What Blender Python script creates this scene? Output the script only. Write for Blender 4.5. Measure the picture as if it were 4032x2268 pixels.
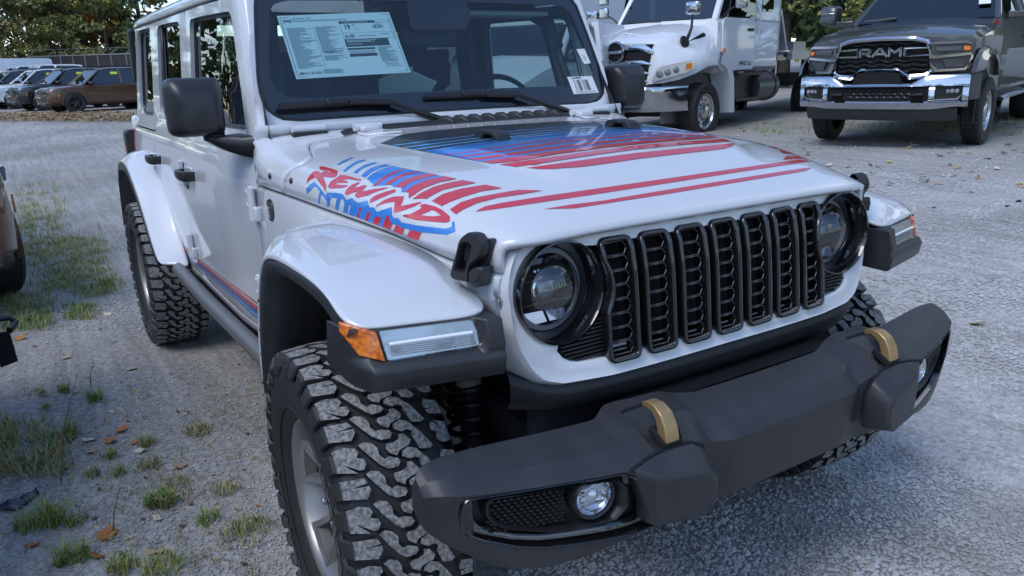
import bpy, bmesh, math, random
import numpy as np
from mathutils import Vector, Matrix
from mathutils.bvhtree import BVHTree
from mathutils.geometry import tessellate_polygon
for _o in list(bpy.data.objects): bpy.data.objects.remove(_o)
SC = bpy.context.scene
COL = SC.collection
R = math.radians
rnd = random.Random(7)

# ------------------------------------------------------------------ camera
CAM_C = np.array([1.77129, -1.41894, 1.47098])
CAM_R = np.array([[0.535081, 0.844239, -0.030801], [0.213366, -0.17033, -0.96201], [-0.817412, 0.508182, -0.271272]])   # rows: right, down, forward
CAM_F = 3044.73             # focal length in pixels of a 4032 wide frame
_cd = bpy.data.cameras.new('camera'); cam = bpy.data.objects.new('camera', _cd); COL.objects.link(cam)
_cd.sensor_width = 36; _cd.lens = CAM_F / 4032 * 36; _cd.clip_start = .05; _cd.clip_end = 2000
_m = Matrix([[CAM_R[0][i], -CAM_R[1][i], -CAM_R[2][i], CAM_C[i]] for i in range(3)] + [[0, 0, 0, 1]])
cam.matrix_world = _m
SC.camera = cam

# ------------------------------------------------------------------ world, sun, exposure
SUN_EL, SUN_AZ = R(52), R(165)      # azimuth measured from +y towards +x (sky texture convention)
W = bpy.data.worlds.new('World'); SC.world = W; W.use_nodes = True
_n = W.node_tree.nodes; _l = W.node_tree.links
_bg = _n['Background']; _bg.inputs[1].default_value = .15
_sky = _n.new('ShaderNodeTexSky'); _sky.sky_type = 'NISHITA'; _sky.sun_disc = False
_sky.sun_elevation = SUN_EL; _sky.sun_rotation = SUN_AZ; _sky.air_density = 1.0; _sky.dust_density = .35; _sky.ozone_density = 4.0
_tc = _n.new('ShaderNodeTexCoord'); _sep = _n.new('ShaderNodeSeparateXYZ'); _l.new(_tc.outputs['Generated'], _sep.inputs[0])
_zc = _n.new('ShaderNodeMath'); _zc.operation = 'MAXIMUM'; _zc.inputs[1].default_value = .06; _l.new(_sep.outputs[2], _zc.inputs[0])
_dv = _n.new('ShaderNodeVectorMath'); _dv.operation = 'DIVIDE'; _l.new(_tc.outputs['Generated'], _dv.inputs[0])
_cmb = _n.new('ShaderNodeCombineXYZ')
for i in range(3): _l.new(_zc.outputs[0], _cmb.inputs[i])
_l.new(_cmb.outputs[0], _dv.inputs[1])
_nz = _n.new('ShaderNodeTexNoise'); _nz.inputs['Scale'].default_value = .75; _nz.inputs['Detail'].default_value = 9; _nz.inputs['Roughness'].default_value = .56
_l.new(_dv.outputs[0], _nz.inputs['Vector'])
_rp = _n.new('ShaderNodeValToRGB'); _rp.color_ramp.elements[0].position = .55; _rp.color_ramp.elements[1].position = .74
_l.new(_nz.outputs['Fac'], _rp.inputs[0])
_mx = _n.new('ShaderNodeMixRGB'); _mx.inputs[2].default_value = (8.0, 8.3, 9.0, 1)
_l.new(_rp.outputs[0], _mx.inputs[0]); _l.new(_sky.outputs[0], _mx.inputs[1]); _l.new(_mx.outputs[0], _bg.inputs[0])
_sd = bpy.data.lights.new('sun', 'SUN'); _sd.energy = .95; _sd.angle = R(30); _sd.color = (1, .97, .93)
sun = bpy.data.objects.new('sun', _sd); COL.objects.link(sun)
_sv = Vector((math.sin(SUN_AZ) * math.cos(SUN_EL), math.cos(SUN_AZ) * math.cos(SUN_EL), math.sin(SUN_EL)))
sun.rotation_euler = (-_sv).to_track_quat('-Z', 'Y').to_euler()
sun.location = _sv * 60
SC.view_settings.view_transform = 'Standard'; SC.view_settings.look = 'None'
SC.view_settings.exposure = 0.8; SC.view_settings.gamma = 1.0
SC.cycles.max_bounces = 5; SC.cycles.diffuse_bounces = 3; SC.cycles.transparent_max_bounces = 10; SC.cycles.glossy_bounces = 4
SC.cycles.caustics_reflective = False; SC.cycles.caustics_refractive = False

# ------------------------------------------------------------------ helpers
def ray(p):
    return np.array([(p[0] - 2016) / CAM_F, (p[1] - 1134) / CAM_F, 1.]) @ CAM_R
def at(p, x=None, y=None, z=None, n=None, o=None, d=None):
    """point of the place seen at photograph pixel p that lies on a known plane"""
    v = ray(p)
    if d is not None: t = d
    elif x is not None: t = (x - CAM_C[0]) / v[0]
    elif y is not None: t = (y - CAM_C[1]) / v[1]
    elif z is not None: t = (z - CAM_C[2]) / v[2]
    else:
        n = np.array(n, float); t = ((np.array(o) - CAM_C) @ n) / (v @ n)
    return Vector(CAM_C + v * t)
def ip(x, tab):
    return float(np.interp(x, [t[0] for t in tab], [t[1] for t in tab]))
def sm(t):
    t = min(1, max(0, t)); return t * t * (3 - 2 * t)
def tag(o, label=None, cat=None, group=None, kind=None):
    if label: o['label'] = label
    if cat: o['category'] = cat
    if group: o['group'] = group
    if kind: o['kind'] = kind
    return o
def empty(name, loc=(0, 0, 0), rz=0):
    o = bpy.data.objects.new(name, None); COL.objects.link(o); o.location = loc; o.rotation_euler = (0, 0, rz)
    o.empty_display_size = .2
    return o
def finish(me, smooth):
    if smooth is not None:
        me.polygons.foreach_set('use_smooth', [True] * len(me.polygons))
        if smooth < 180: me.set_sharp_from_angle(angle=R(smooth))
    me.update()
def mk(name, verts, faces, mat, parent=None, smooth=35, bevel=None, sub=0, solid=None, midx=None, mirror=False, merge=False, bseg=2, bang=30):
    me = bpy.data.meshes.new(name)
    verts = [tuple(v) for v in verts]
    if mirror:
        n = len(verts); verts = verts + [(v[0], -v[1], v[2]) for v in verts]
        faces = list(faces) + [tuple(n + i for i in reversed(f)) for f in faces]
        if midx: midx = list(midx) * 2
    assert all(0 <= i < len(verts) for f in faces for i in f), name
    me.from_pydata(verts, [], [tuple(f) for f in faces])
    for m in (mat if isinstance(mat, (list, tuple)) else [mat]): me.materials.append(m)
    if midx: me.polygons.foreach_set('material_index', midx)
    if merge:
        bm = bmesh.new(); bm.from_mesh(me); bmesh.ops.remove_doubles(bm, verts=bm.verts, dist=1e-5)
        bmesh.ops.recalc_face_normals(bm, faces=bm.faces); bm.to_mesh(me); bm.free()
    o = bpy.data.objects.new(name, me); COL.objects.link(o)
    if parent is not None: o.parent = parent
    if solid:
        s = o.modifiers.new('s', 'SOLIDIFY'); s.thickness = solid; s.offset = -1
    if bevel:
        b = o.modifiers.new('b', 'BEVEL'); b.width = bevel; b.segments = bseg; b.limit_method = 'ANGLE'; b.angle_limit = R(bang); b.harden_normals = False
    if sub:
        s = o.modifiers.new('u', 'SUBSURF'); s.levels = sub; s.render_levels = sub
    finish(me, smooth)
    return o
def share(name, me, parent=None, loc=None, rot=None, scale=None):
    o = bpy.data.objects.new(name, me); COL.objects.link(o)
    if parent is not None: o.parent = parent
    if loc is not None: o.location = loc
    if rot is not None: o.rotation_euler = rot
    if scale is not None: o.scale = scale
    return o
def copy_tree(o, parent=None):
    c = o.copy(); COL.objects.link(c)
    c.parent = parent
    for ch in o.children: copy_tree(ch, c)
    return c
class MB:
    """collects shapes into one mesh"""
    def __init__(s): s.v = []; s.f = []; s.m = []
    def add(s, v, f, m=0):
        n = len(s.v); s.v += [tuple(p) for p in v]; s.f += [tuple(n + i for i in q) for q in f]; s.m += [m] * len(f); return s
    def box(s, c, d, rot=None, m=0):
        v = [Vector((sx * d[0] / 2, sy * d[1] / 2, sz * d[2] / 2)) for sz in (-1, 1) for sy in (-1, 1) for sx in (-1, 1)]
        if rot is not None: v = [rot @ p for p in v]
        v = [p + Vector(c) for p in v]
        return s.add(v, [(0, 2, 3, 1), (4, 5, 7, 6), (0, 1, 5, 4), (2, 6, 7, 3), (0, 4, 6, 2), (1, 3, 7, 5)], m)
    def grid(s, rows, m=0, closed=False, flip=False):
        nr = len(rows); nc = len(rows[0]); v = [p for r in rows for p in r]; f = []
        for i in range(nr - 1):
            for j in range(nc if closed else nc - 1):
                q = (i * nc + j, i * nc + (j + 1) % nc, (i + 1) * nc + (j + 1) % nc, (i + 1) * nc + j)
                f.append(q[::-1] if flip else q)
        return s.add(v, f, m)
    def loft(s, rings, cap=True, m=0):
        s.grid(rings, m, closed=True); nc = len(rings[0])
        if cap:
            s.add(rings[0], [tuple(reversed(range(nc)))], m); s.add(rings[-1], [tuple(range(nc))], m)
        return s
    def tube(s, path, r, seg=10, m=0, cap=True, flat=None):
        path = [Vector(p) for p in path]; rings = []; up = Vector((0, 0, 1)); prev = None
        rr = r if isinstance(r, (list, tuple)) else [r] * len(path)
        for i, p in enumerate(path):
            t = (path[min(i + 1, len(path) - 1)] - path[max(i - 1, 0)]).normalized()
            if prev is None:
                a = t.cross(up)
                if a.length < .05: a = t.cross(Vector((1, 0, 0)))
            else: a = prev - t * prev.dot(t)
            a.normalize(); b = t.cross(a); prev = a
            rings.append([p + (a * math.cos(2 * math.pi * k / seg) + b * math.sin(2 * math.pi * k / seg) * (flat or 1)) * rr[i] for k in range(seg)])
        return s.loft(rings, cap, m)
    def prism(s, outline, e, m=0, back=True):
        """outline: 3D polygon, e: extrusion vector"""
        o = [Vector(p) for p in outline]; e = Vector(e); n = len(o)
        v = o + [p + e for p in o]
        f = [tuple(range(n, 2 * n))] + [(i, (i + 1) % n, n + (i + 1) % n, n + i) for i in range(n)]
        if back: f.append(tuple(reversed(range(n))))
        return s.add(v, f, m)
    def lathe(s, prof, o, ax, seg=24, m=0, a0=0, a1=2 * math.pi):
        """prof: (radius, height along axis)"""
        ax = Vector(ax).normalized(); u = ax.orthogonal().normalized(); w = ax.cross(u); o = Vector(o)
        full = abs(a1 - a0 - 2 * math.pi) < 1e-6; k = seg if full else seg + 1
        rows = [[o + ax * h + (u * math.cos(a0 + (a1 - a0) * i / seg) + w * math.sin(a0 + (a1 - a0) * i / seg)) * r for i in range(k)] for r, h in prof]
        return s.grid(rows, m, closed=full)
    def build_each(s, name, mat, parent=None, **k):
        """one object for each connected piece"""
        par = list(range(len(s.v)))
        def find(i):
            while par[i] != i: par[i] = par[par[i]]; i = par[i]
            return i
        seen = {}
        for i, v in enumerate(s.v):
            key = (round(v[0], 5), round(v[1], 5), round(v[2], 5))
            if key in seen: par[find(i)] = find(seen[key])
            else: seen[key] = i
        for f in s.f:
            for a in f[1:]: par[find(a)] = find(f[0])
        grp = {}
        for f, m in zip(s.f, s.m): grp.setdefault(find(f[0]), []).append((f, m))
        out = []
        for fs in grp.values():
            q = MB(); ids = sorted({i for f, _ in fs for i in f}); mp = {i: n for n, i in enumerate(ids)}
            q.v = [s.v[i] for i in ids]; q.f = [tuple(mp[i] for i in f) for f, _ in fs]; q.m = [m for _, m in fs]; out.append(q.build(name, mat, parent, **k))
        return out
    def build(s, name, mat, parent=None, **k):
        k.setdefault('merge', True)
        return mk(name, s.v, s.f, mat, parent, midx=s.m if any(s.m) else None, **k)
def fillet(pts, r, n=4):
    """round the corners of a closed 2D or 3D polygon"""
    out = []; N = len(pts)
    for i in range(N):
        p = Vector(pts[i]); a = Vector(pts[i - 1]); b = Vector(pts[(i + 1) % N])
        rr = r[i] if isinstance(r, (list, tuple)) else r
        if rr <= 0: out.append(p); continue
        da = (a - p); db = (b - p); la = min(rr, da.length * .49); lb = min(rr, db.length * .49)
        q0 = p + da.normalized() * la; q1 = p + db.normalized() * lb
        for k in range(n + 1):
            t = k / n; out.append(q0 * (1 - t) ** 2 + p * 2 * t * (1 - t) + q1 * t * t)
    return out
def resample(pts, n, closed=False):
    pts = [Vector(p) for p in pts]
    if closed: pts = pts + [pts[0]]
    d = [0]
    for a, b in zip(pts, pts[1:]): d.append(d[-1] + (b - a).length)
    out = []
    for k in range(n):
        t = d[-1] * k / (n if closed else n - 1); i = int(np.searchsorted(d, t, 'right')) - 1; i = min(max(i, 0), len(pts) - 2)
        u = (t - d[i]) / max(d[i + 1] - d[i], 1e-9); out.append(pts[i].lerp(pts[i + 1], u))
    return out
def boolean_cut(o, cutter):
    m = o.modifiers.new('c', 'BOOLEAN'); m.operation = 'DIFFERENCE'; m.object = cutter; m.solver = 'EXACT'
    dg = bpy.context.evaluated_depsgraph_get(); me = bpy.data.meshes.new_from_object(o.evaluated_get(dg), depsgraph=dg)
    o.modifiers.clear(); old = o.data; o.data = me; bpy.data.meshes.remove(old)
    cm = cutter.data; bpy.data.objects.remove(cutter); bpy.data.meshes.remove(cm)
    return o
def text_polys(body, size=1.0, bold=0.0):
    """flat triangles (verts2d, faces) of a word in the built-in typeface"""
    cu = bpy.data.curves.new('t', 'FONT'); cu.body = body; cu.size = size; cu.offset = bold; cu.align_x = 'CENTER'; cu.align_y = 'CENTER'; cu.resolution_u = 3
    o = bpy.data.objects.new('t', cu); COL.objects.link(o)
    dg = bpy.context.evaluated_depsgraph_get(); me = bpy.data.meshes.new_from_object(o.evaluated_get(dg))
    v = [(p.co.x, p.co.y) for p in me.vertices]; f = [tuple(p.vertices) for p in me.polygons]
    bpy.data.objects.remove(o); bpy.data.curves.remove(cu); bpy.data.meshes.remove(me)
    return v, f

# ------------------------------------------------------------------ materials
def M(name, col, rough=.5, metal=0., coat=0., spec=.5, bump=None, var=None, coat_r=.04, sheen=0, trans=0, ior=1.5):
    """col: base colour; bump=(scale,strength,distance); var=(scale, other colour, low, high)"""
    m = bpy.data.materials.new(name); m.use_nodes = True; nt = m.node_tree; n = nt.nodes; l = nt.links; b = n['Principled BSDF']
    b.inputs['Base Color'].default_value = (*col, 1); b.inputs['Roughness'].default_value = rough; b.inputs['Metallic'].default_value = metal
    b.inputs['Coat Weight'].default_value = coat; b.inputs['Coat Roughness'].default_value = coat_r; b.inputs['Specular IOR Level'].default_value = spec
    b.inputs['Transmission Weight'].default_value = trans; b.inputs['IOR'].default_value = ior
    if bump or var: tc = n.new('ShaderNodeTexCoord')
    if var:
        t = n.new('ShaderNodeTexNoise'); t.inputs['Scale'].default_value = var[0]; t.inputs['Detail'].default_value = 6; l.new(tc.outputs['Object'], t.inputs['Vector'])
        r = n.new('ShaderNodeValToRGB'); r.color_ramp.elements[0].position = var[2]; r.color_ramp.elements[1].position = var[3]
        r.color_ramp.elements[0].color = (*col, 1); r.color_ramp.elements[1].color = (*var[1], 1)
        l.new(t.outputs['Fac'], r.inputs[0]); l.new(r.outputs[0], b.inputs['Base Color'])
    if bump:
        t = n.new('ShaderNodeTexNoise'); t.inputs['Scale'].default_value = bump[0]; t.inputs['Detail'].default_value = 4; l.new(tc.outputs['Object'], t.inputs['Vector'])
        u = n.new('ShaderNodeBump'); u.inputs['Strength'].default_value = bump[1]; u.inputs['Distance'].default_value = bump[2]
        l.new(t.outputs['Fac'], u.inputs['Height']); l.new(u.outputs[0], b.inputs['Normal'])
    return m
def GLASS(name, tint, refl=1.5, rough=0.0, base=0.0):
    """window glass: coloured see-through pane with a Fresnel reflection"""
    m = bpy.data.materials.new(name); m.use_nodes = True; nt = m.node_tree; n = nt.nodes; l = nt.links; n.clear()
    out = n.new('ShaderNodeOutputMaterial'); mx = n.new('ShaderNodeMixShader'); tr = n.new('ShaderNodeBsdfTransparent'); gl = n.new('ShaderNodeBsdfGlossy'); fr = n.new('ShaderNodeLayerWeight')
    tr.inputs[0].default_value = (*tint, 1); gl.inputs['Roughness'].default_value = rough; fr.inputs[0].default_value = .5; f0 = ((refl - 1) / (refl + 1)) ** 2
    pw = n.new('ShaderNodeMath'); pw.operation = 'POWER'; pw.inputs[1].default_value = 5; ma = n.new('ShaderNodeMath'); ma.operation = 'MULTIPLY_ADD'; ma.inputs[1].default_value = 1 - f0; ma.inputs[2].default_value = f0 * 1.9
    l.new(fr.outputs['Facing'], pw.inputs[0]); l.new(pw.outputs[0], ma.inputs[0])
    ad = n.new('ShaderNodeMath'); ad.operation = 'ADD'; ad.inputs[1].default_value = base; ad.use_clamp = True
    l.new(ma.outputs[0], ad.inputs[0]); l.new(ad.outputs[0], mx.inputs[0]); l.new(tr.outputs[0], mx.inputs[1]); l.new(gl.outputs[0], mx.inputs[2]); l.new(mx.outputs[0], out.inputs[0])
    return m
WHITE = M('white_paint', (.62, .63, .65), .35, coat=1.0)
BODYIN = M('dark_shell', (.02, .02, .022), .8)
PLAST = M('textured_black_plastic', (.024, .025, .028), .42, bump=(900, .25, .0006), var=(14, (.034, .035, .039), .45, .75))
PLAST2 = M('smooth_black_plastic', (.014, .014, .016), .38)
GLOSS = M('gloss_black', (.006, .006, .007), .12, coat=1.0)
RUBBER = M('tyre_rubber', (.018, .018, .019), .62, bump=(160, .2, .001))
CHROME = M('chrome', (.52, .53, .55), .09, metal=1)
STEEL = M('bare_metal', (.55, .55, .56), .3, metal=1)
DARKGAP = M('shadow_gap', (.006, .006, .007), .9)

# ------------------------------------------------------------------ ground
def ground_z(x, y):
    a = .36 * sm((y - 1.2) / 6.6) + .02 * max(0, y - 8)
    b = .32 * sm((-x - 7) / 26) + .012 * max(0, -x - 34)
    return max(a, b) + .25 * min(a, b) * 0
def ground_mat():
    m = bpy.data.materials.new('gravel_lot'); m.use_nodes = True; nt = m.node_tree; n = nt.nodes; l = nt.links; b = n['Principled BSDF']; b.inputs['Roughness'].default_value = .95; b.inputs['Specular IOR Level'].default_value = .2
    tc = n.new('ShaderNodeTexCoord')
    def noise(scale, det=8, rough=.55, vec=None):
        t = n.new('ShaderNodeTexNoise'); t.inputs['Scale'].default_value = scale; t.inputs['Detail'].default_value = det; t.inputs['Roughness'].default_value = rough; l.new(vec or tc.outputs['Object'], t.inputs['Vector']); return t.outputs['Fac']
    def ramp(f, a, ca, c, cc):
        r = n.new('ShaderNodeValToRGB'); r.color_ramp.elements[0].position = a; r.color_ramp.elements[1].position = c; r.color_ramp.elements[0].color = (*ca, 1); r.color_ramp.elements[1].color = (*cc, 1); l.new(f, r.inputs[0]); return r.outputs[0]
    def mix(f, a, c, mode='MIX'):
        x = n.new('ShaderNodeMixRGB'); x.blend_type = mode
        for i, v in ((0, f), (1, a), (2, c)):
            if isinstance(v, float): x.inputs[i].default_value = v
            else: l.new(v, x.inputs[i])
        return x.outputs[0]
    big = ramp(noise(.45, 5), .38, (.34, .33, .31), .66, (.50, .485, .46))
    fine = ramp(noise(38, 8, .7), .30, (.50, .50, .50), .72, (1.25, 1.25, 1.24))
    col = mix(1.0, big, fine, 'MULTIPLY')
    vo = n.new('ShaderNodeTexVoronoi'); vo.inputs['Scale'].default_value = 75; l.new(tc.outputs['Object'], vo.inputs['Vector'])
    peb = ramp(vo.outputs['Color'], .15, (.55, .55, .56), .9, (1.35, 1.34, 1.32)); col = mix(.4, col, mix(1.0, col, peb, 'MULTIPLY'))
    tan = ramp(noise(.9, 6), .52, (0, 0, 0), .72, (1, 1, 1)); brown = n.new('ShaderNodeRGB'); brown.outputs[0].default_value = (.36, .325, .28, 1)
    tf = n.new('ShaderNodeMath'); tf.operation = 'MULTIPLY'; tf.inputs[1].default_value = .55; l.new(tan, tf.inputs[0]); col = mix(tf.outputs[0], col, brown.outputs[0])
    mp = n.new('ShaderNodeMapping'); ta, tb = at((100, 1530), z=0), at((800, 1440), z=0); mp.inputs['Rotation'].default_value = (0, 0, -math.atan2(tb.y - ta.y, tb.x - ta.x)); mp.inputs['Scale'].default_value = (.5, 9, 1); l.new(tc.outputs['Object'], mp.inputs['Vector'])
    trk = ramp(noise(1.6, 6, .6, mp.outputs[0]), .34, (.74, .73, .72), .62, (1.10, 1.10, 1.10)); col = mix(.75, col, mix(1.0, col, trk, 'MULTIPLY'))
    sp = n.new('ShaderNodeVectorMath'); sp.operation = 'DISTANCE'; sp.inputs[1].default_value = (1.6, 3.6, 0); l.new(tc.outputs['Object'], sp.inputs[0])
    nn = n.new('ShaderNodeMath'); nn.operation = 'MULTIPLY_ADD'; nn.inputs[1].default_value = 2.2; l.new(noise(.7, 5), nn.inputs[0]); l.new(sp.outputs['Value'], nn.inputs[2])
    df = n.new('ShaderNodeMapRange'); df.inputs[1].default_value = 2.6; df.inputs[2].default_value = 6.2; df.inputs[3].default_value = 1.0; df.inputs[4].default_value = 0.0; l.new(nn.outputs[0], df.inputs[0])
    painted_light = n.new('ShaderNodeMixRGB'); painted_light.blend_type = 'MULTIPLY'; painted_light.inputs[0].default_value = 1.0; l.new(col, painted_light.inputs[1]); painted_light.inputs[2].default_value = (1.35, 1.35, 1.35, 1); col = mix(df.outputs[0], col, painted_light.outputs[0])  # stronger open-sky light right of the SUV, painted into the gravel colour
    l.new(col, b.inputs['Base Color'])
    bm_ = n.new('ShaderNodeBump'); bm_.inputs['Strength'].default_value = .55; bm_.inputs['Distance'].default_value = .006
    ad = n.new('ShaderNodeMath'); ad.operation = 'ADD'; ad2 = n.new('ShaderNodeMath'); ad2.operation = 'MULTIPLY_ADD'; ad2.inputs[1].default_value = 1.6; l.new(noise(1.6, 6, .6, mp.outputs[0]), ad2.inputs[0]); l.new(noise(30, 8, .7), ad2.inputs[2]); l.new(ad2.outputs[0], ad.inputs[0]); l.new(vo.outputs['Distance'], ad.inputs[1]); l.new(ad.outputs[0], bm_.inputs['Height']); l.new(bm_.outputs[0], b.inputs['Normal'])
    return m
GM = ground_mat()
def axis(segs):
    out = []
    for a, b, n in segs: out += list(np.linspace(a, b, n, endpoint=False))
    return out + [segs[-1][1]]
xs = axis([(-400, -90, 10), (-90, -30, 24), (-30, -6, 40), (-6, 3, 60), (3, 12, 12), (12, 400, 10)])
ys = axis([(-400, -40, 10), (-40, -6, 22), (-6, 10, 90), (10, 40, 24), (40, 400, 10)])
mb = MB(); rg = random.Random(3)
from mathutils import noise as mnoise
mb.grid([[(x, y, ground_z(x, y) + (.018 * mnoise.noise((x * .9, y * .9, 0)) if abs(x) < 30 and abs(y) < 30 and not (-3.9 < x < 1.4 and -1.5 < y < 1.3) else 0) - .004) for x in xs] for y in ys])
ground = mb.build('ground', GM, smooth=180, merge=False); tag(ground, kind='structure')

# ================================================================== white off-road SUV (front axle at x=0, centre line y=0, facing +x)
jeep = empty('off_road_suv')
tag(jeep, 'white four door off-road SUV with red and blue hood stripes and black front bumper', 'car')
def spl(x, tab):
    xs = [t[0] for t in tab]; ys = [t[1] for t in tab]
    if x <= xs[0]: return ys[0]
    if x >= xs[-1]: return ys[-1]
    i = max(k for k in range(len(xs) - 1) if xs[k] <= x)
    def sl(k):
        if k <= 0: return (ys[1] - ys[0]) / (xs[1] - xs[0])
        if k >= len(xs) - 1: return (ys[-1] - ys[-2]) / (xs[-1] - xs[-2])
        return (ys[k + 1] - ys[k - 1]) / (xs[k + 1] - xs[k - 1])
    h = xs[i + 1] - xs[i]; t = (x - xs[i]) / h; a, b = sl(i) * h, sl(i + 1) * h
    return (2*t**3 - 3*t**2 + 1) * ys[i] + (t**3 - 2*t**2 + t) * a + (-2*t**3 + 3*t**2) * ys[i+1] + (t**3 - t**2) * b
HW = [(-.86, .79), (-.70, .78), (-.53, .765), (-.23, .735), (.05, .70), (.29, .65), (.40, .622), (.50, .597)]
HS = [(-.86, 1.143), (-.53, 1.134), (-.23, 1.121), (.05, 1.105), (.29, 1.072), (.43, 1.064), (.50, 1.055)]
HT = [(-.86, 1.302), (-.72, 1.286), (-.6, 1.278), (-.25, 1.268), (0, 1.257), (.165, 1.242), (.289, 1.212), (.37, 1.184), (.43, 1.160), (.50, 1.124)]
HN = [(-.88, 12), (-.80, 8), (-.72, 4.6), (-.60, 3.6), (-.3, 3.5), (.2, 3.5), (.36, 4.4), (.47, 6)]
def hood_pt(x, th):
    """th -90..90 degrees: centre of the hood to its side seam"""
    n = spl(x, HN); w = spl(x, HW); zs = spl(x, HS); zt = spl(x, HT); s = math.sin(th); c = math.cos(th)
    y = math.copysign(abs(s) ** (2 / n), s) * w; z = zs + (zt - zs) * max(c, 0) ** (2 / n)
    bw = ip(x, [(-.75, .50), (-.1, .42), (.165, .375), (.34, .30)])
    z += .015 * sm((bw + .03 - abs(y)) / .06) * sm((.36 - x) / .22) * sm((x + .74) / .08)
    return Vector((x, y, z))
NTH = 72
THS = [R(-90 + 180 * i / NTH) for i in range(NTH + 1)]
def hood_front(th):
    s = abs(math.sin(th)); return .478 - .046 * s ** 6
def hood_rear(th):
    a = abs(math.degrees(th))
    return spl(a, [(0, -.70), (20, -.70), (38, -.69), (46, -.64), (54, -.53), (62, -.505), (72, -.53), (90, -.552)])
def hood_rows(x0, x1, n, e=1.0):
    rows = []
    for i in range(n + 1):
        t = (i / n) ** e
        rows.append([hood_pt(x0(th) + (x1(th) - x0(th)) * t, th) for th in THS])
    return rows
mb = MB(); mb.grid(hood_rows(hood_rear, hood_front, 46), flip=True)
hood = mb.build('hood', WHITE, jeep, smooth=180, solid=.014)
HBVH = BVHTree.FromPolygons([Vector(v) for v in mb.v], mb.f)
mb = MB(); mb.grid(hood_rows(lambda t: -.80 - .055 * sm((abs(math.degrees(t)) - 40) / 14) * sm((72 - abs(math.degrees(t))) / 10) + .004 * sm((abs(math.degrees(t)) - 70) / 15), lambda t: hood_rear(t) - .007, 10), flip=True)
cowl = mb.build('cowl', WHITE, jeep, smooth=180, solid=.012)
# dark under-structure that shows in the panel gaps
mb = MB(); mb.grid([[p + Vector((0, -math.copysign(.012, p.y) * (abs(p.y) > .4), -.018)) for p in r] for r in hood_rows(lambda t: -.78, lambda t: hood_front(t) - .02, 20)], flip=True)
mb.build('inner_panel', BODYIN, jeep, smooth=180)

# ---- fender sides below the hood seam
for sgn in (-1, 1):
    rows = []
    for x in [-.775, -.70, -.6, -.5, -.4, -.3, -.2, -.1, 0, .1, .2, .29, .35, .40, .43]:
        w = spl(x, HW) + .003; zs = spl(x, HS) - .007
        zb = ip(x, [(-.775, .56), (-.42, .56), (-.34, .98), (.0, 1.0), (.4, .97), (.43, .97)])
        bul = ip(x, [(-.775, .006), (-.4, .012), (.1, .004), (.43, .004)])
        rows.append([(x, sgn * (w - .012), zs + .001), (x, sgn * w, zs - .006), (x, sgn * (w + bul), zs - .05), (x, sgn * (w + bul), (zs + zb) / 2), (x, sgn * (w + bul), zb)])
    mb = MB(); mb.grid(rows, flip=(sgn > 0))
    mb.build('fender', WHITE, jeep, smooth=40, solid=.01)

# ---- grille panel
XG = [(.70, .525), (.79, .511), (.826, .503), (1.0, .483), (1.04, .477), (1.103, .463), (1.16, .446)]
def gx(y, z): return spl(z, XG) - .034 * (abs(y) / .6) ** 2.6
HLC = (.479, 1.003)
half = [(0, 1.131), (.20, 1.131), (.40, 1.131), (.50, 1.128), (.55, 1.120), (.583, 1.098), (.598, 1.066), (.608, 1.03), (.604, .94), (.592, .885), (.570, .843), (.545, .818), (.505, .804), (.377, .797), (.2, .798), (0, .799)]
outer = resample([Vector((a, b, 0)) for a, b in half] + [Vector((-a, b, 0)) for a, b in half[-2:0:-1]], 240, True)
def arc(c, r, a0, a1, n): return [(c[0] + r * math.cos(R(a0 + (a1 - a0) * i / n)), c[1] + r * math.sin(R(a0 + (a1 - a0) * i / n))) for i in range(n + 1)]
oh = [(0, 1.093), (.1, 1.093), (.2, 1.093), (.30, 1.093), (.372, 1.091)] + arc(HLC, .112, 125, -82, 30) + [(.500, .876), (.487, .858), (.465, .846), (.44, .842), (.38, .838), (.2, .838), (.1, .838), (0, .838)]
inner = [Vector((a, b, 0)) for a, b in oh] + [Vector((-a, b, 0)) for a, b in oh[-2:0:-1]]
inner = resample(inner, 300, True)
def pang(p): return math.atan2((p.y - .965) / .168, p.x / .605)
oa = sorted((pang(p), p) for p in resample(outer, 2000, True)); oang = [a for a, _ in oa]
def outer_at(a):
    i = int(np.searchsorted(oang, a)) % len(oa); return oa[i][1]
mb = MB(); rows = [[] for _ in range(9)]
for p in inner:
    q = outer_at(pang(p)); c = Vector((0, .965, 0)); d = (q - c); d = Vector((d.x * .25, d.y, 0)); d = d.normalized() if abs(q.x) < .45 else (q - Vector((math.copysign(.47, q.x), .965, 0))).normalized()
    def P(a, dx): return Vector((gx(a.x, a.y) + dx, a.x, a.y))
    rows[0].append(P(p, -.035)); rows[1].append(P(p, -.004)); rows[2].append(P(p.lerp(q, .08), .0)); rows[3].append(P(p.lerp(q, .45), .001)); rows[4].append(P(p.lerp(q, .82), .002)); rows[5].append(P(p.lerp(q, .93), .005)); rows[6].append(P(q, .0))
    e = q + d * .010; rows[7].append(P(e, -.022)); e = q + d * .026 * (1 if q.y < 1.06 else .1); rows[8].append(P(e, -.075))
mb.grid(rows, closed=True)
gpanel = mb.build('grille_panel', WHITE, jeep, smooth=50)
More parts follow.
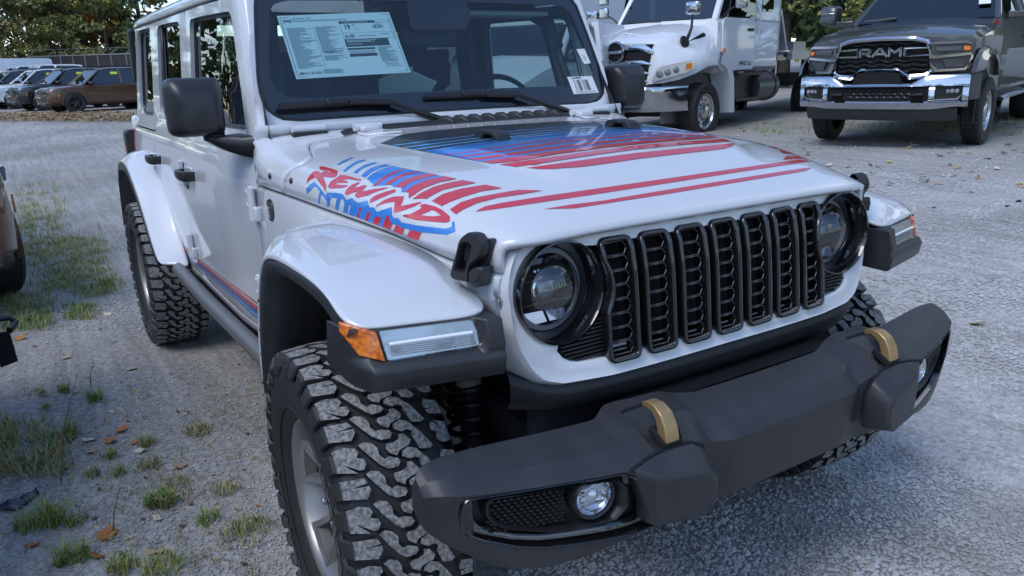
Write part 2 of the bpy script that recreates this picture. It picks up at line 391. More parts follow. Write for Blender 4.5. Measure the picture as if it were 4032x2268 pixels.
# black insert behind the opening, with its fins
mb = MB(); plate = [Vector((gx(p.x, p.y) - .033, p.x, p.y)) for p in resample(inner, 150, True)]
tris = tessellate_polygon([[Vector((p.y, p.z, 0)) for p in plate]]); mb.add([p + Vector((-.03, 0, 0)) for p in plate], tris)
mb.build('grille_back', DARKGAP, jeep)
FIN = M('grille_fin', (.02, .021, .023), .4)
mb = MB()
for i in range(31):
    z = .845 + i * .008
    for k in range(-4, 4):
        y0 = (k + .5) * .112; a, b = y0 - .02, y0 + .02
        if abs(y0) > .36: continue
        mb.box((gx(y0, z) - .018, y0, z), (.01, b - a, .0022))
mb.build('grille_fins', FIN, jeep, merge=False)['kind'] = 'stuff'
mb = MB()
for sg in (-1, 1):
    for i in range(10):
        z = .848 + i * .0088; a = .372
        b = ip(z, [(.846, .452), (.858, .480), (.876, .494), (.885, .49)]) if z < .886 else HLC[0] - math.sqrt(max(.117 ** 2 - (z - HLC[1]) ** 2, 0))
        if b > a: mb.box((gx(.44, z) - .010, sg * (a + b) / 2, z), (.012, b - a, .0035))
mb.build_each('lower_fin', FIN, jeep, merge=False)
# seven slot surrounds and their honeycomb
MESHG = M('honeycomb', (.075, .078, .082), .3)
for k in range(-3, 4):
    yc = k * .1105; hw = .0455; zt, zb = 1.108, .824
    path = fillet([(yc - hw, zt, 0), (yc + hw, zt, 0), (yc + hw, zb, 0), (yc - hw, zb, 0)], .020, 5)
    path = resample(path, 96, True)
    def bend(p):
        y, z = p.x, p.y
        if abs(k) == 3:
            s = 1 if k > 0 else -1
            dz = (z - HLC[1]); lim = HLC[0] - math.sqrt(max(.118 ** 2 - dz ** 2, 0)) if abs(dz) < .118 else 9
            if y * s > lim: y = s * lim
        return y, z
    def slot_x(y, z): return gx(y, z) + .010 + ip(z, [(.82, .004), (1.04, .007), (1.085, .006), (1.11, .0)])
    rows = [[], [], [], [], [], []]
    c = Vector((yc, .966, 0))
    for i, p in enumerate(path):
        y, z = bend(p); q = path[(i + 1) % len(path)] - path[i - 1]; nrm = Vector((q.y, -q.x, 0)).normalized()
        if nrm.dot(p - c) > 0: nrm = -nrm
        for j, (off, dx) in enumerate([(0, -.035), (0, -.004), (.003, .0), (.009, .0), (.013, -.006), (.015, -.04)]):
            rows[j].append(Vector((slot_x(y, z) + dx, y + nrm.x * off, z + nrm.y * off)))
    mb = MB(); mb.grid(rows, closed=True); sl = mb.build('grille_slot', GLOSS, jeep, smooth=60)
    mb = MB(); n = 8; ph = (zt - zb - .024) / n
    for i in range(n):
        z0 = zb + .012 + ph * (i + .5); hx = [(-.030, .4), (-.022, -.38), (.0, -.38), (.022, -.38), (.030, .4)]
        def pt(u, v):
            y, z = yc + u, z0 + v * ph; y, z = bend(Vector((y, z, 0))); return Vector((slot_x(y, z) - .018, y, z))
        hexa = [pt(u, v) for u, v in ((-.034, 0), (-.025, .44), (.025, .44), (.034, .0), (.025, -.44), (-.025, -.44))]
        for a, b in zip(hexa, hexa[1:] + hexa[:1]): mb.tube([a, b], .0011, 5)
        mb.box((pt(.0, .48)), (.006, .016, .004))
    mb.build('honeycomb', MESHG, sl, merge=False)

# ---- headlamps
LENS = GLASS('lamp_cover', (.93, .95, .97), 1.55, base=.05)
REFL = M('lamp_reflector', (.85, .86, .88), .08, metal=1)
DRL = M('grey_light_ring', (.30, .31, .33), .35)
LAMPB = M('lamp_housing', (.03, .03, .033), .25)
for sg in (-1, 1):
    c = Vector((gx(HLC[0], HLC[1]) - .006, sg * HLC[0], HLC[1])); ax = Vector((1, -sg * .03, .06)).normalized(); c0 = c
    hl = MB().lathe([(.116, -.03), (.117, .004), (.115, .012), (.111, .013), (.108, .008), (.101, -.022), (.095, -.052), (.094, -.065)], c0, ax, 64).build('headlamp', GLOSS, jeep, smooth=50)
    MB().lathe([(.095, -.060), (.094, -.050), (.082, -.044), (.0815, -.052)], c0, ax, 64).build('light_ring', DRL, hl, smooth=50)
    u = Vector((0, 1, 0)); u = (u - ax * u.dot(ax)).normalized(); w = ax.cross(u)
    mb = MB(); mb.lathe([(.083, -.05), (.078, -.075), (.05, -.095), (.0, -.10)], c0, ax, 40); mb.build('reflector_bowl', LAMPB, hl)
    mb = MB()
    for (v0, v1, d0, d1) in [(.028, .072, -.078, -.050), (-.074, -.034, -.050, -.078)]:
        for side in (-1, 1):
            mb.grid([[c0 + ax * (d0 + (d1 - d0) * i / 4) + u * (side * (.004 + .05 * j / 4)) + w * (v0 + (v1 - v0) * i / 4) for j in range(5)] for i in range(5)])
    mb.build_each('reflector', REFL, hl, merge=False)
    mb = MB(); mb.box(c0 + ax * -.068 + w * .024, (.03, .155, .004)); mb.box(c0 + ax * -.066 + w * -.029, (.03, .150, .004)); mb.build('lamp_bar', LAMPB, hl)
    MB().lathe([(.03, -.09), (.03, -.072), (.026, -.062), (.016, -.056), (0, -.054)], c0 + u * -.006 * sg - w * .003, ax, 28).build('projector', M('projector_glass', (.10, .11, .12), .04, spec=1.0), hl, smooth=60)
    MB().lathe([(.031, -.085), (.033, -.066), (.030, -.064)], c0 + u * -.006 * sg - w * .003, ax, 28).build('projector_ring', REFL, hl, smooth=60)
    MB().lathe([(.083, -.050), (.078, -.032), (.066, -.016), (.048, -.003), (.027, .005), (.0, .008)], c0, ax, 40).build('lens', LENS, hl, smooth=180)

# ---- lower black valance under the grille
rows = []
for y in np.linspace(-.60, .60, 41):
    a = abs(y); e = max(0, (a - .45) / .15)
    x = gx(min(a, .56), .80) - .012 - .05 * e ** 2; zt = .803 + .032 * e ** 2.5
    rows.append([(x - .12, y, zt), (x + .002, y, zt), (x + .016, y, zt - .022), (x + .012, y, .752 + .01 * e), (x - .006, y, .730 + .012 * e), (x - .12, y, .728)])
VAL = M('valance_plastic', (.012, .013, .015), .55)
MB().grid(rows).build('lower_valance', VAL, jeep, smooth=40, bevel=.006)
mb = MB()
for i in range(6): mb.box((.50 - .004 * i, 0, .722 - .013 * i), (.10, .72, .004))
mb.build('air_slats', PLAST2, jeep, merge=False)

# ---- windshield
WP0 = Vector((-.838, 0, 1.333)); WUP = Vector((-.992 + .838, 0, 1.729 - 1.333)).normalized(); WN = Vector((0, 1, 0)).cross(WUP).normalized() * 1
if WN.x < 0: WN = -WN
def wsp(y, t, d=0.0):
    """windshield plane: y across, t metres up the slope, d metres out of the glass"""
    return WP0 + Vector((0, y, 0)) + WUP * t + WN * (d - .018 * (abs(y) / .7) ** 2 + .004)
def ws_px(p):
    q = at(p, n=WN, o=WP0); return (q.y, (q - WP0).dot(WUP))
gl = [(-.60, .0), (.60, .0), (.668, .010), (.702, .042), (.716, .085), (.714, .15), (.690, .30), (.668, .42), (.645, .455), (.60, .470), (-.60, .470), (-.645, .455), (-.668, .42), (-.690, .30), (-.714, .15), (-.716, .085), (-.702, .042), (-.668, .010)]
gl = resample([Vector((a, b, 0)) for a, b in gl], 120, True)
WSG = GLASS('windshield_glass', (.62, .79, .81), 1.52)
WSB = M('windshield_frit', (.010, .012, .018), .15, coat=1)
mb = MB(); cen = Vector((0, .235, 0)); ring = [[cen.lerp(p, f) for p in gl] for f in (.02, .25, .5, .75, .87, 1)]
mb.grid([[wsp(q.x, q.y) for q in r] for r in ring], closed=True, flip=True); mb.add([wsp(q.x, q.y) for q in ring[0]], [tuple(range(120))])
ws = mb.build('windshield', WSG, jeep, smooth=180)
def inset(p, dx, dyb, dyt):
    y = p.x * (1 - dx / .7); t = p.y; t = dyb + (t / .47) * (.47 - dyb - dyt); return Vector((y, t, 0))
mb = MB(); mb.grid([[wsp(q.x, q.y, .0012) for q in gl], [wsp(*inset(q, .042, .075, .05).to_2d(), .0012) for q in gl]], closed=True)
mb.build('frit_border', WSB, ws, smooth=180)
mb = MB(); o = fillet([Vector((a, b, 0)) for a, b in [(-.10, .468), (.13, .468), (.135, .36), (.10, .31), (-.13, .31), (-.125, .40)]], .02, 3); mb.add([wsp(q.x, q.y, .0010) for q in o], [tuple(range(len(o)))])
mb.build('mirror_shade', WSB, ws)
mb = MB(); mb.grid([[wsp(q.x * 1.008, q.y * 1.02 - .004, .003) for q in gl], [wsp(q.x, q.y, .005) for q in gl], [wsp(q.x * .992, (q.y - .235) * .985 + .235, .003) for q in gl]], closed=True)
mb.build('glass_seal', PLAST2, ws, smooth=60)
# frame
def frame_pt(p, k):
    y, t = p.x, p.y; s = 1 if y > 0 else -1; top = t > .4; bot = t < .05; e = max(0, min(1, (abs(y) - .5) / .15))
    side = abs(y) > .66 - .07 * (t / .47)
    yy = s * (.752 - .046 * t / .47)
    if k == 0: return wsp(y, t, .001)
    if k == 1: return wsp(y * 1.03, (t - .235) * 1.06 + .235, .006)
    if k == 2:
        q = wsp(s * (.742 - .045 * t / .47) if e > .3 else y * 1.05, (t - .235) * 1.13 + .235, .002); return q
    if k == 3:
        q = wsp((yy * (1 - .0) if e > .3 else y * 1.06), (t - .235) * 1.17 + .235, -.018); return q
    if k == 4:
        q = wsp((yy * 1.012 if e > .3 else y * 1.06), (t - .235) * 1.18 + .235, -.045); return q
    q = wsp((yy * 1.016 if e > .3 else y * 1.06), (t - .235) * 1.18 + .235, -.105); return q
mb = MB(); mb.grid([[frame_pt(p, k) for p in gl] for k in range(6)], closed=True)
mb.build('windshield_frame', WHITE, jeep, smooth=60)
rows = []
for y in np.linspace(-.765, .765, 41):
    e = max(0, (abs(y) - .70) / .065); b = wsp(y, 0, 0); rows.append([(b.x + .004, y, 1.333 - .016), (-.806 - .02 * e, y, 1.322), (-.800 - .02 * e, y, 1.310), (-.804 - .02 * e, y, 1.297), (-.82, y, 1.28)])
MB().grid(rows).build('windshield_sill', WHITE, jeep, smooth=60)

# ---- fender flares (white top, black lip)
FO = [(-.377, .94, .60), (-.374, .94, .705), (-.35, .94, .795), (-.314, .94, .886), (-.259, .94, .976), (-.20, .94, 1.030), (-.10, .94, 1.049), (.05, .94, 1.053), (.184, .94, 1.053), (.29, .942, 1.044), (.345, .945, 1.026), (.385, .940, 1.008), (.412, .915, .998)]
FC2 = [(-.42, .905, .60), (-.425, .905, .715), (-.41, .905, .82), (-.39, .905, .92), (-.345, .905, 1.012), (-.25, .905, 1.064), (-.12, .905, 1.078), (.04, .905, 1.077), (.175, .905, 1.069), (.27, .905, 1.055), (.335, .900, 1.036), (.385, .89, 1.015), (.428, .84, .997)]
FC1 = [(-.47, .86, .60), (-.48, .86, .72), (-.46, .86, .835), (-.44, .86, .945), (-.38, .86, 1.047), (-.27, .86, 1.088), (-.13, .86, 1.096), (.04, .86, 1.089), (.17, .86, 1.076), (.27, .86, 1.060), (.335, .84, 1.042), (.395, .80, 1.018), (.449, .76, .996)]
FI = [(-.50, .79, .60), (-.51, .79, .72), (-.50, .79, .84), (-.48, .785, .95), (-.42, .775, 1.052), (-.30, .742, 1.095), (-.14, .718, 1.104), (.04, .698, 1.096), (.17, .675, 1.082), (.27, .662, 1.066), (.335, .672, 1.040), (.40, .658, 1.020), (.474, .662, .998)]
BO = [(-.331, .928, .60), (-.30, .928, .72), (-.262, .928, .80), (-.222, .928, .89), (-.175, .928, .972), (-.12, .928, .999), (-.05, .928, 1.006), (.06, .928, 1.006), (.17, .928, 1.003), (.24, .93, .993), (.285, .932, .976), (.325, .932, .952), (.345, .93, .94)]
LAMPX = lambda y: .474 - .057 * ((y - .66) / .235) - (.035 * ((y - .905) / .04) ** 2 if y > .905 else 0)
CLEAR = GLASS('clear_lens', (.95, .96, .97), 1.5)
AMBER = M('amber_reflector', (.80, .20, .012), .22, coat=1, bump=(260, .6, .002), var=(90, (.45, .08, .004), .4, .6))
SILV = M('lamp_silver', (.60, .61, .63), .18, metal=.9)
def flip(l, s): return [(a, s * b, c) for a, b, c in l]
for s in (-1, 1):
    mb = MB(); mb.grid([flip(l, s) for l in (FO, FC2, FC1, FI)], flip=(s > 0))
    fl = mb.build('front_fender_flare', WHITE, jeep, smooth=180, sub=2)
    so = fl.modifiers.new('s', 'SOLIDIFY'); so.thickness = .008; so.offset = -1
    # black lip: outer band, rolled edge and return
    mid = [((a[0] + b[0]) / 2, .945, (a[2] + b[2]) / 2) for a, b in zip(FO, BO)]
    o1 = [(a[0], .939, a[2] - .002) for a in FO]
    r0 = [(a[0] * .99 - .004, .915, a[2] - .004) for a in FO]
    ret = [(b[0] + .012, .90, b[2] - .006) for b in BO]; ret2 = [(b[0] + .012, .80, b[2] - .002) for b in BO]; ret3 = [(b[0] - .01, .55, b[2] + .02) for b in BO]
    mb = MB(); mb.grid([flip(l, s) for l in (r0, o1, mid, BO, ret, ret2)], flip=(s < 0)); mb.build('flare_lip', PLAST, fl, smooth=50, sub=1)
    mb = MB(); mb.grid([flip(l, s) for l in (ret2, ret3)], flip=(s < 0)); mb.add([(-.45, s * .40, .55), (.40, s * .40, .62), (.40, s * .40, 1.02), (-.45, s * .40, 1.02)], [(0, 1, 2, 3)]); mb.build('wheel_liner', BODYIN, jeep)
    # rivets along the rear leg of the lip
    mb = MB()
    for z in (.64, .735, .81, .90): mb.lathe([(.0, .003), (.004, .003), (.005, 0)], (ip(z, [(.6, -.352), (.9, -.27)]), s * .946, z), (0, s, 0), 8)
    mb.build('lip_rivets', PLAST2, fl, merge=False)['kind'] = 'stuff'
    # black front end piece that holds the lamps
    def prof(y, inner=False):
        x = LAMPX(y); k = .028 if inner else 0
        return [(x - .07, y, .990), (x + k, y, .994), (x + .012 + k, y, .938), (x + .036, y, .926), (x + .043, y, .915), (x + .036, y, .880), (x + .028, y, .871), (x - .08, y, .874)]
    ys = [(.945, 0), (.935, 0), (.915, 0), (.89, 0), (.80, 0), (.703, 0), (.690, 1), (.672, 1), (.655, 1)]
    rings = []
    for y, i in ys:
        p = prof(y, i)
        if y > .93: p = [(a - .02 * (y - .93) / .015 - (.0 if z > .93 else .012), b, z + (.012 if z < .9 else 0) * (y - .93) / .015) for a, b, z in p]
        rings.append(flip(p, s))
    mb = MB(); mb.loft(rings); mb.build('flare_end', PLAST, fl, smooth=45, bevel=.004, bseg=2)
    # running light and amber side marker
    def lp(y, z, d=0): return Vector((LAMPX(y) + .016 * (.99 - z) / .056 + d, s * y, z))
    ol = fillet([Vector((.888, .9905, 0)), Vector((.706, .9895, 0)), Vector((.694, .938, 0)), Vector((.882, .934, 0))], [.004, .006, .014, .004], 3)
    mb = MB(); mb.prism([lp(q.x, q.y, .002) for q in ol], (.010, 0, 0)); dl = mb.build('running_light', CLEAR, fl, smooth=40)
    mb = MB(); mb.prism([lp(q.x, q.y, .001) for q in ol], (.003, 0, 0)); mb.build('light_base', SILV, dl)
    mb = MB()
    for i in range(7): z = .942 + i * .0038; mb.box(lp(.79, z, .005), (.004, .172, .0016), Matrix.Rotation(s * math.atan2(.057, .235), 3, 'Z'))
    mb.build('light_ribs', SILV, dl, merge=False)['kind'] = 'stuff'
    mb = MB(); mb.tube([lp(.876, .9655, .010), lp(.712, .9665, .010)], .0042, 8); mb.build('light_guide', M('light_guide', (.85, .87, .9), .2), dl)
    oa_ = [(.9465, 1.008), (.928, 1.004), (.892, .9895), (.885, .934), (.926, .946), (.948, .990)]
    def ap(y, z, d=0): return Vector((LAMPX(min(y, .93)) - max(0, y - .915) * .9 + .016 * (.99 - z) / .056 + d, s * y, z))
    mb = MB(); mb.prism([ap(a, b, .001) for a, b in oa_], (.011, s * .004, 0)); mb.build('side_marker', AMBER, fl, smooth=30, bevel=.003)
    # ---- rear flares
    RO = [(-3.62, .93, .62), (-3.56, .94, .80), (-3.47, .94, .95), (-3.34, .94, 1.022), (-3.15, .94, 1.042), (-2.98, .94, 1.035), (-2.86, .94, 1.0), (-2.74, .94, .935), (-2.58, .94, .842), (-2.437, .94, .728), (-2.30, .94, .638), (-2.24, .935, .618)]
    RC = [(a - (.02 if i < 3 else 0) + (.03 if i > 6 else 0), .91, c + ip(i, [(0, .0), (3, .03), (5, .036), (8, .026), (11, .0)])) for i, (a, b, c) in enumerate(RO)]
    RD = [(a + (.03 if i > 6 else 0), .87, c + ip(i, [(0, 0), (3, .02), (5, .03), (8, .02), (11, 0)])) for i, (a, b, c) in enumerate(RC)]
    RI = [(a + (.04 if i > 6 else 0), .815, c + ip(i, [(0, 0), (3, .0), (5, .004), (8, .01), (11, -.02)])) for i, (a, b, c) in enumerate(RD)]
    mb = MB(); mb.grid([flip(l, s) for l in (RO, RC, RD, RI)], flip=(s < 0))
    rf = mb.build('rear_fender_flare', WHITE, jeep, smooth=180, sub=2); so = rf.modifiers.new('s', 'SOLIDIFY'); so.thickness = .008; so.offset = -1
    c0 = Vector((-3.0, 0, .55)); L1 = [(a, .938, c - .002) for a, b, c in RO]; L2 = [(a + (c0.x - a) * .045, .942, c + (c0.z - c) * .075 - .01) for a, b, c in RO]; L3 = [(a + (c0.x - a) * .08, .91, c + (c0.z - c) * .11 - .012) for a, b, c in RO]; L4 = [(a, .70, c) for a, b, c in L3]
    mb = MB(); mb.grid([flip(l, s) for l in (L1, L2, L3, L4)], flip=(s > 0)); mb.build('flare_lip', PLAST, rf, smooth=50)
    mb = MB(); mb.grid([flip(l, s) for l in (L4, [(a, .5, c) for a, b, c in L4])], flip=(s > 0)); mb.build('wheel_liner', BODYIN, jeep)

# ---- body sides
YS = [(.53, .780), (.58, .797), (.64, .808), (.80, .820), (1.0, .820), (1.12, .812), (1.20, .797), (1.25, .779), (1.30, .7655)]
def side_y(x, z):
    if z > 1.30: y = .765 - .09 * (z - 1.30)
    else: y = spl(z, YS)
    return y - .024 * sm((x + 1.25) / .45)
def skin(x, z, s, d=0): return Vector((x, s * (side_y(x, z) + d), z))
def side_px(p, d=0):
    """photo pixel -> (x, z) on the passenger side skin"""
    y = .80
    for _ in range(6):
        q = at(p, y=-(y + d)); y = side_y(q.x, q.z)
    return q.x, q.z
def panel(rows, name, mat, s, parent, d=0.0, rim=.018):
    """rows: (z, x0, x1) from bottom to top"""
    NX = 14; g = []
    for z, x0, x1 in rows:
        xs = [x0 + (x1 - x0) * i / NX for i in range(NX + 1)]
        r = [skin(x, z, s, d) for x in xs]
        a, b = r[0], r[-1]
        g.append([Vector((a.x, a.y - s * rim, a.z)), Vector((a.x - .0005, a.y - s * .002, a.z))] + [q for q in r] + [Vector((b.x + .0005, b.y - s * .002, b.z)), Vector((b.x, b.y - s * rim, b.z))])
    bot = [Vector((q.x, q.y - s * rim, q.z)) for q in g[0]]; g = [bot] + g
    mb = MB(); mb.grid(g, flip=(s > 0)); return mb
def ring_panel(mb, outer, hole, s, d=0.0, n=96, depth=.028):
    """window surround between an outer outline and an opening, (x, z) pairs starting at the same corner"""
    def cp(pl, i0): return resample([Vector((a, b, 0)) for a, b in pl], n, True)
    A = cp(outer, 0); B = cp(hole, 0)
    rows = [[skin(a.x, a.y, s, d - .018) for a in A], [skin(a.x, a.y, s, d) for a in A], [skin(a.lerp(b, .5).x, a.lerp(b, .5).y, s, d) for a, b in zip(A, B)], [skin(b.x, b.y, s, d) for b in B], [skin(b.x, b.y, s, d - .008) for b in B], [skin(b.x, b.y, s, d - depth) for b in B]]
    mb.grid(rows, closed=True, flip=(s < 0))
def corners(x0, z0, x1, z1, r, x0t=None, x1t=None, n=5):
    """rounded four sided outline: bottom-left, bottom-right, top-right, top-left"""
    p = [Vector((x0, z0, 0)), Vector((x1, z0, 0)), Vector((x1t if x1t is not None else x1, z1, 0)), Vector((x0t if x0t is not None else x0, z1, 0))]
    return [(q.x, q.y) for q in fillet(p, r, n)]
TINT = GLASS('dark_side_glass', (.10, .115, .115), 1.55, base=.03)
TINTF = GLASS('side_glass', (.46, .53, .51), 1.55, base=.02)
BELT = 1.285
for s in (-1, 1):
    # front door
    rows = [(.603, -1.74, -.80), (.612, -1.80, -.80), (.64, -1.845, -.80), (.69, -1.885, -.80), (.76, -1.912, -.80), (.85, -1.918, -.80), (1.0, -1.918, -.80), (1.10, -1.917, -.80), (1.18, -1.916, -.803), (1.23, -1.915, -.81), (1.26, -1.915, -.818), (BELT, -1.914, -.828)]
    mb = panel(rows, 'door', WHITE, s, jeep)
    od = [(-1.914, BELT), (-1.40, BELT), (-.828, BELT), (-.885, 1.385), (-.93, 1.46), (-.985, 1.55), (-1.055, 1.66), (-1.095, 1.738), (-1.5, 1.748), (-1.908, 1.757)]
    hd = [(q.x, q.y) for q in fillet([Vector((a, b, 0)) for a, b in [(-1.845, 1.300), (-1.40, 1.300), (-.985, 1.300), (-.962, 1.345), (-1.035, 1.44), (-1.085, 1.60), (-1.115, 1.695), (-1.5, 1.708), (-1.815, 1.715)]], [.05, 0, .03, .03, 0, 0, .035, 0, .04], 4)]
    ring_panel(mb, od, hd, s)
    door = mb.build('front_door', WHITE, jeep, smooth=38)
    def pane(name, hole, mat, parent, d=-.022):
        n = 60; B = resample([Vector((a, b, 0)) for a, b in hole], n, True); c = sum(B, Vector()) / n
        mb = MB(); mb.grid([[skin(c.lerp(b, f).x, c.lerp(b, f).y, s, d) for b in B] for f in (.03, .5, 1.03)], closed=True); mb.add([skin(c.lerp(b, .03).x, c.lerp(b, .03).y, s, d) for b in B], [tuple(range(n))])
        return mb.build(name, mat, parent, smooth=180)
    def seal(hole, parent):
        mb = MB(); B = resample([Vector((a, b, 0)) for a, b in hole], 70, True); c = sum(B, Vector()) / 70
        mb.grid([[skin(b.x, b.y, s, -.017) for b in B], [skin(c.lerp(b, .965).x, c.lerp(b, .95).y, s, -.014) for b in B], [skin(c.lerp(b, .95).x, c.lerp(b, .93).y, s, -.023) for b in B]], closed=True, flip=(s < 0)); mb.build('window_seal', PLAST2, parent, smooth=60)
    pane('window_glass', hd, TINTF, door); seal(hd, door)
    # rear door
    rows = [(.588, -2.30, -1.93), (.60, -2.36, -1.926), (.65, -2.44, -1.925), (.75, -2.53, -1.925), (.85, -2.60, -1.925), (1.0, -2.72, -1.925), (1.06, -2.76, -1.925), (1.18, -2.765, -1.924), (1.23, -2.763, -1.923), (BELT, -2.76, -1.922)]
    mb = panel(rows, 'door', WHITE, s, jeep)
    od = [(-2.76, BELT), (-2.30, BELT), (-1.922, BELT), (-1.916, 1.757), (-2.30, 1.770), (-2.712, 1.782)]
    hd2 = [(q.x, q.y) for q in fillet([Vector((a, b, 0)) for a, b in [(-2.70, 1.300), (-2.3, 1.300), (-2.06, 1.300), (-2.045, 1.722), (-2.3, 1.732), (-2.655, 1.738)]], [.05, 0, .04, .035, 0, .06], 4)]
    ring_panel(mb, od, hd2, s); rdoor = mb.build('rear_door', WHITE, jeep, smooth=38)
    pane('window_glass', hd2, TINT, rdoor); seal(hd2, rdoor)
    mb = MB(); mb.grid([[skin(x, z, s, -.008) for x in (-2.60, -2.575)] for z in (1.30, 1.40, 1.5, 1.6, 1.735)], flip=(s < 0)); mb.build('window_bar', PLAST2, rdoor, solid=.01)
    # quarter panel of the hard top and tub
    rows = [(.70, -3.60, -2.80), (.80, -3.61, -2.785), (1.0, -3.62, -2.775), (1.12, -3.62, -2.772), (1.19, -3.62, -2.772), (1.215, -3.62, -2.772)]
    mb = panel(rows, 'tub', WHITE, s, jeep); mb.build('rear_quarter', WHITE, jeep, smooth=38)
    mb = MB()
    od = [(-3.56, 1.222), (-3.2, 1.222), (-2.768, 1.222), (-2.72, 1.782), (-3.1, 1.788), (-3.43, 1.794)]
    hq = [(q.x, q.y) for q in fillet([Vector((a, b, 0)) for a, b in [(-3.42, 1.290), (-3.1, 1.290), (-2.90, 1.290), (-2.87, 1.745), (-3.1, 1.75), (-3.36, 1.755)]], [.06, 0, .05, .05, 0, .08], 4)]
    ring_panel(mb, od, hq, s); q = mb.build('hardtop_side', WHITE, jeep, smooth=38)
    pane('window_glass', hq, TINT, q); seal(hq, q)
    # sill, step tube
    mb = MB(); mb.grid([[skin(x, z, s, d) for x in np.linspace(-2.34, -.56, 12)] for z, d in ((.535, -.03), (.545, .0), (.575, .004), (.594, .001), (.598, -.02))], flip=(s > 0)); mb.build('door_sill', WHITE, jeep, smooth=60)
    SL = M('step_tube_paint', (.17, .165, .16), .42, metal=.35) if s < 0 else bpy.data.materials['step_tube_paint']
    mb = MB(); mb.tube([(-2.30, s * .80, .585), (-2.24, s * .845, .590), (-2.18, s * .862, .592), (-1.5, s * .862, .585), (-.80, s * .862, .600), (-.5, s * .862, .604)], .030, 12)
    st = mb.build('rock_rail', SL, jeep, smooth=60)
    mb = MB(); mb.grid([[(x, s * y, z) for x in np.linspace(-2.2, -.5, 6)] for y, z in ((.855, .577), (.845, .545), (.80, .535), (.70, .53))], flip=(s < 0)); mb.build('rail_skirt', PLAST, st, smooth=40)
    # inner dark body so the gaps read dark
    mb = MB(); mb.grid([[skin(x, z, s, -.024) for x in np.linspace(-3.55, -.80, 20)] for z in (.56, .7, .9, 1.1, 1.2, 1.27)], flip=(s > 0)); mb.build('inner_panel', BODYIN, jeep)
    mb = MB()
    for a, b in (((-1.918, 1.25), (-1.912, 1.76)), ((-2.764, 1.25), (-2.715, 1.785)), ((-.82, 1.28), (-1.10, 1.75))):
        mb.grid([[skin(a[0] + (b[0] - a[0]) * t + e, a[1] + (b[1] - a[1]) * t, s, -.02) for e in (-.035, .035)] for t in (0, .5, 1)], flip=(s > 0))
    mb.build_each('pillar_shadow_strip', BODYIN, jeep, merge=False)
# roof of the hard top
rows = []
for x, dz, in_ in [(-1.02, -.035, .02), (-1.06, -.004, .008), (-1.2, .012, 0), (-1.6, .024, 0), (-2.2, .030, 0), (-2.9, .030, 0), (-3.3, .026, 0), (-3.46, .015, .004), (-3.52, -.02, .01)]:
    base = 1.763 + .022 * (-x - 1.1) / 2.3; r = []
    for y, z in [(-.722, -.020), (-.728, -.004), (-.722, .016), (-.700, .034), (-.64, .045), (-.4, .053), (0, .057), (.4, .053), (.64, .045), (.700, .034), (.722, .016), (.728, -.004), (.722, -.020)]:
        r.append((x, y * (1 - in_), base + z + dz * (.3 + .7 * (1 - abs(y) / .73))))
    rows.append(r)
MB().grid(rows).build('hardtop_roof', WHITE, jeep, smooth=50, solid=.02)
mb = MB()
for s in (-1, 1): mb.grid([[(x, s * y, 1.752 + .022 * (-x - 1.1) / 2.3 + dz) for x in np.linspace(-3.45, -1.08, 6)] for y, dz in ((.726, -.006), (.722, .006), (.70, .0))], flip=(s > 0))
mb.build_each('roof_gutter', BODYIN, jeep, merge=False)
# tailgate with spare wheel cover, rear lamp, corner
mb = MB(); mb.box((-3.60, 0, .90), (.06, 1.60, .75)); mb.build('tailgate', WHITE, jeep, bevel=.02)
mb = MB(); mb.box((-3.50, 0, 1.50), (.03, 1.40, .46)); mb.build('rear_window', TINT, jeep)
mb = MB(); mb.lathe([(.40, -.10), (.42, -.05), (.42, .09), (.40, .13), (.22, .14), (0, .14)], (-3.68, .0, .98), (-1, 0, 0), 40); mb.build('spare_wheel', RUBBER, jeep, smooth=40)
TAILR = M('tail_lamp_red', (.25, .008, .012), .2, coat=1)
for s in (-1, 1):
    mb = MB(); mb.prism([(-3.66, s * y, z) for y, z in [(q.x, q.y) for q in fillet([Vector((.72, 1.0, 0)), Vector((.855, 1.0, 0)), Vector((.855, 1.19, 0)), Vector((.72, 1.19, 0))], .03, 4)]], (.11, 0, 0)); tl = mb.build('tail_lamp', PLAST2, jeep, bevel=.006)
    mb = MB(); mb.box((-3.60, s * .857, 1.06), (.07, .006, .07)); mb.build('lens', TAILR, tl)
mb = MB(); mb.box((-3.50, -.748, 1.62), (.05, .03, .30), Matrix.Rotation(R(8), 3, 'Y')); mb.build('rear_bracket', PLAST2, jeep, bevel=.01)
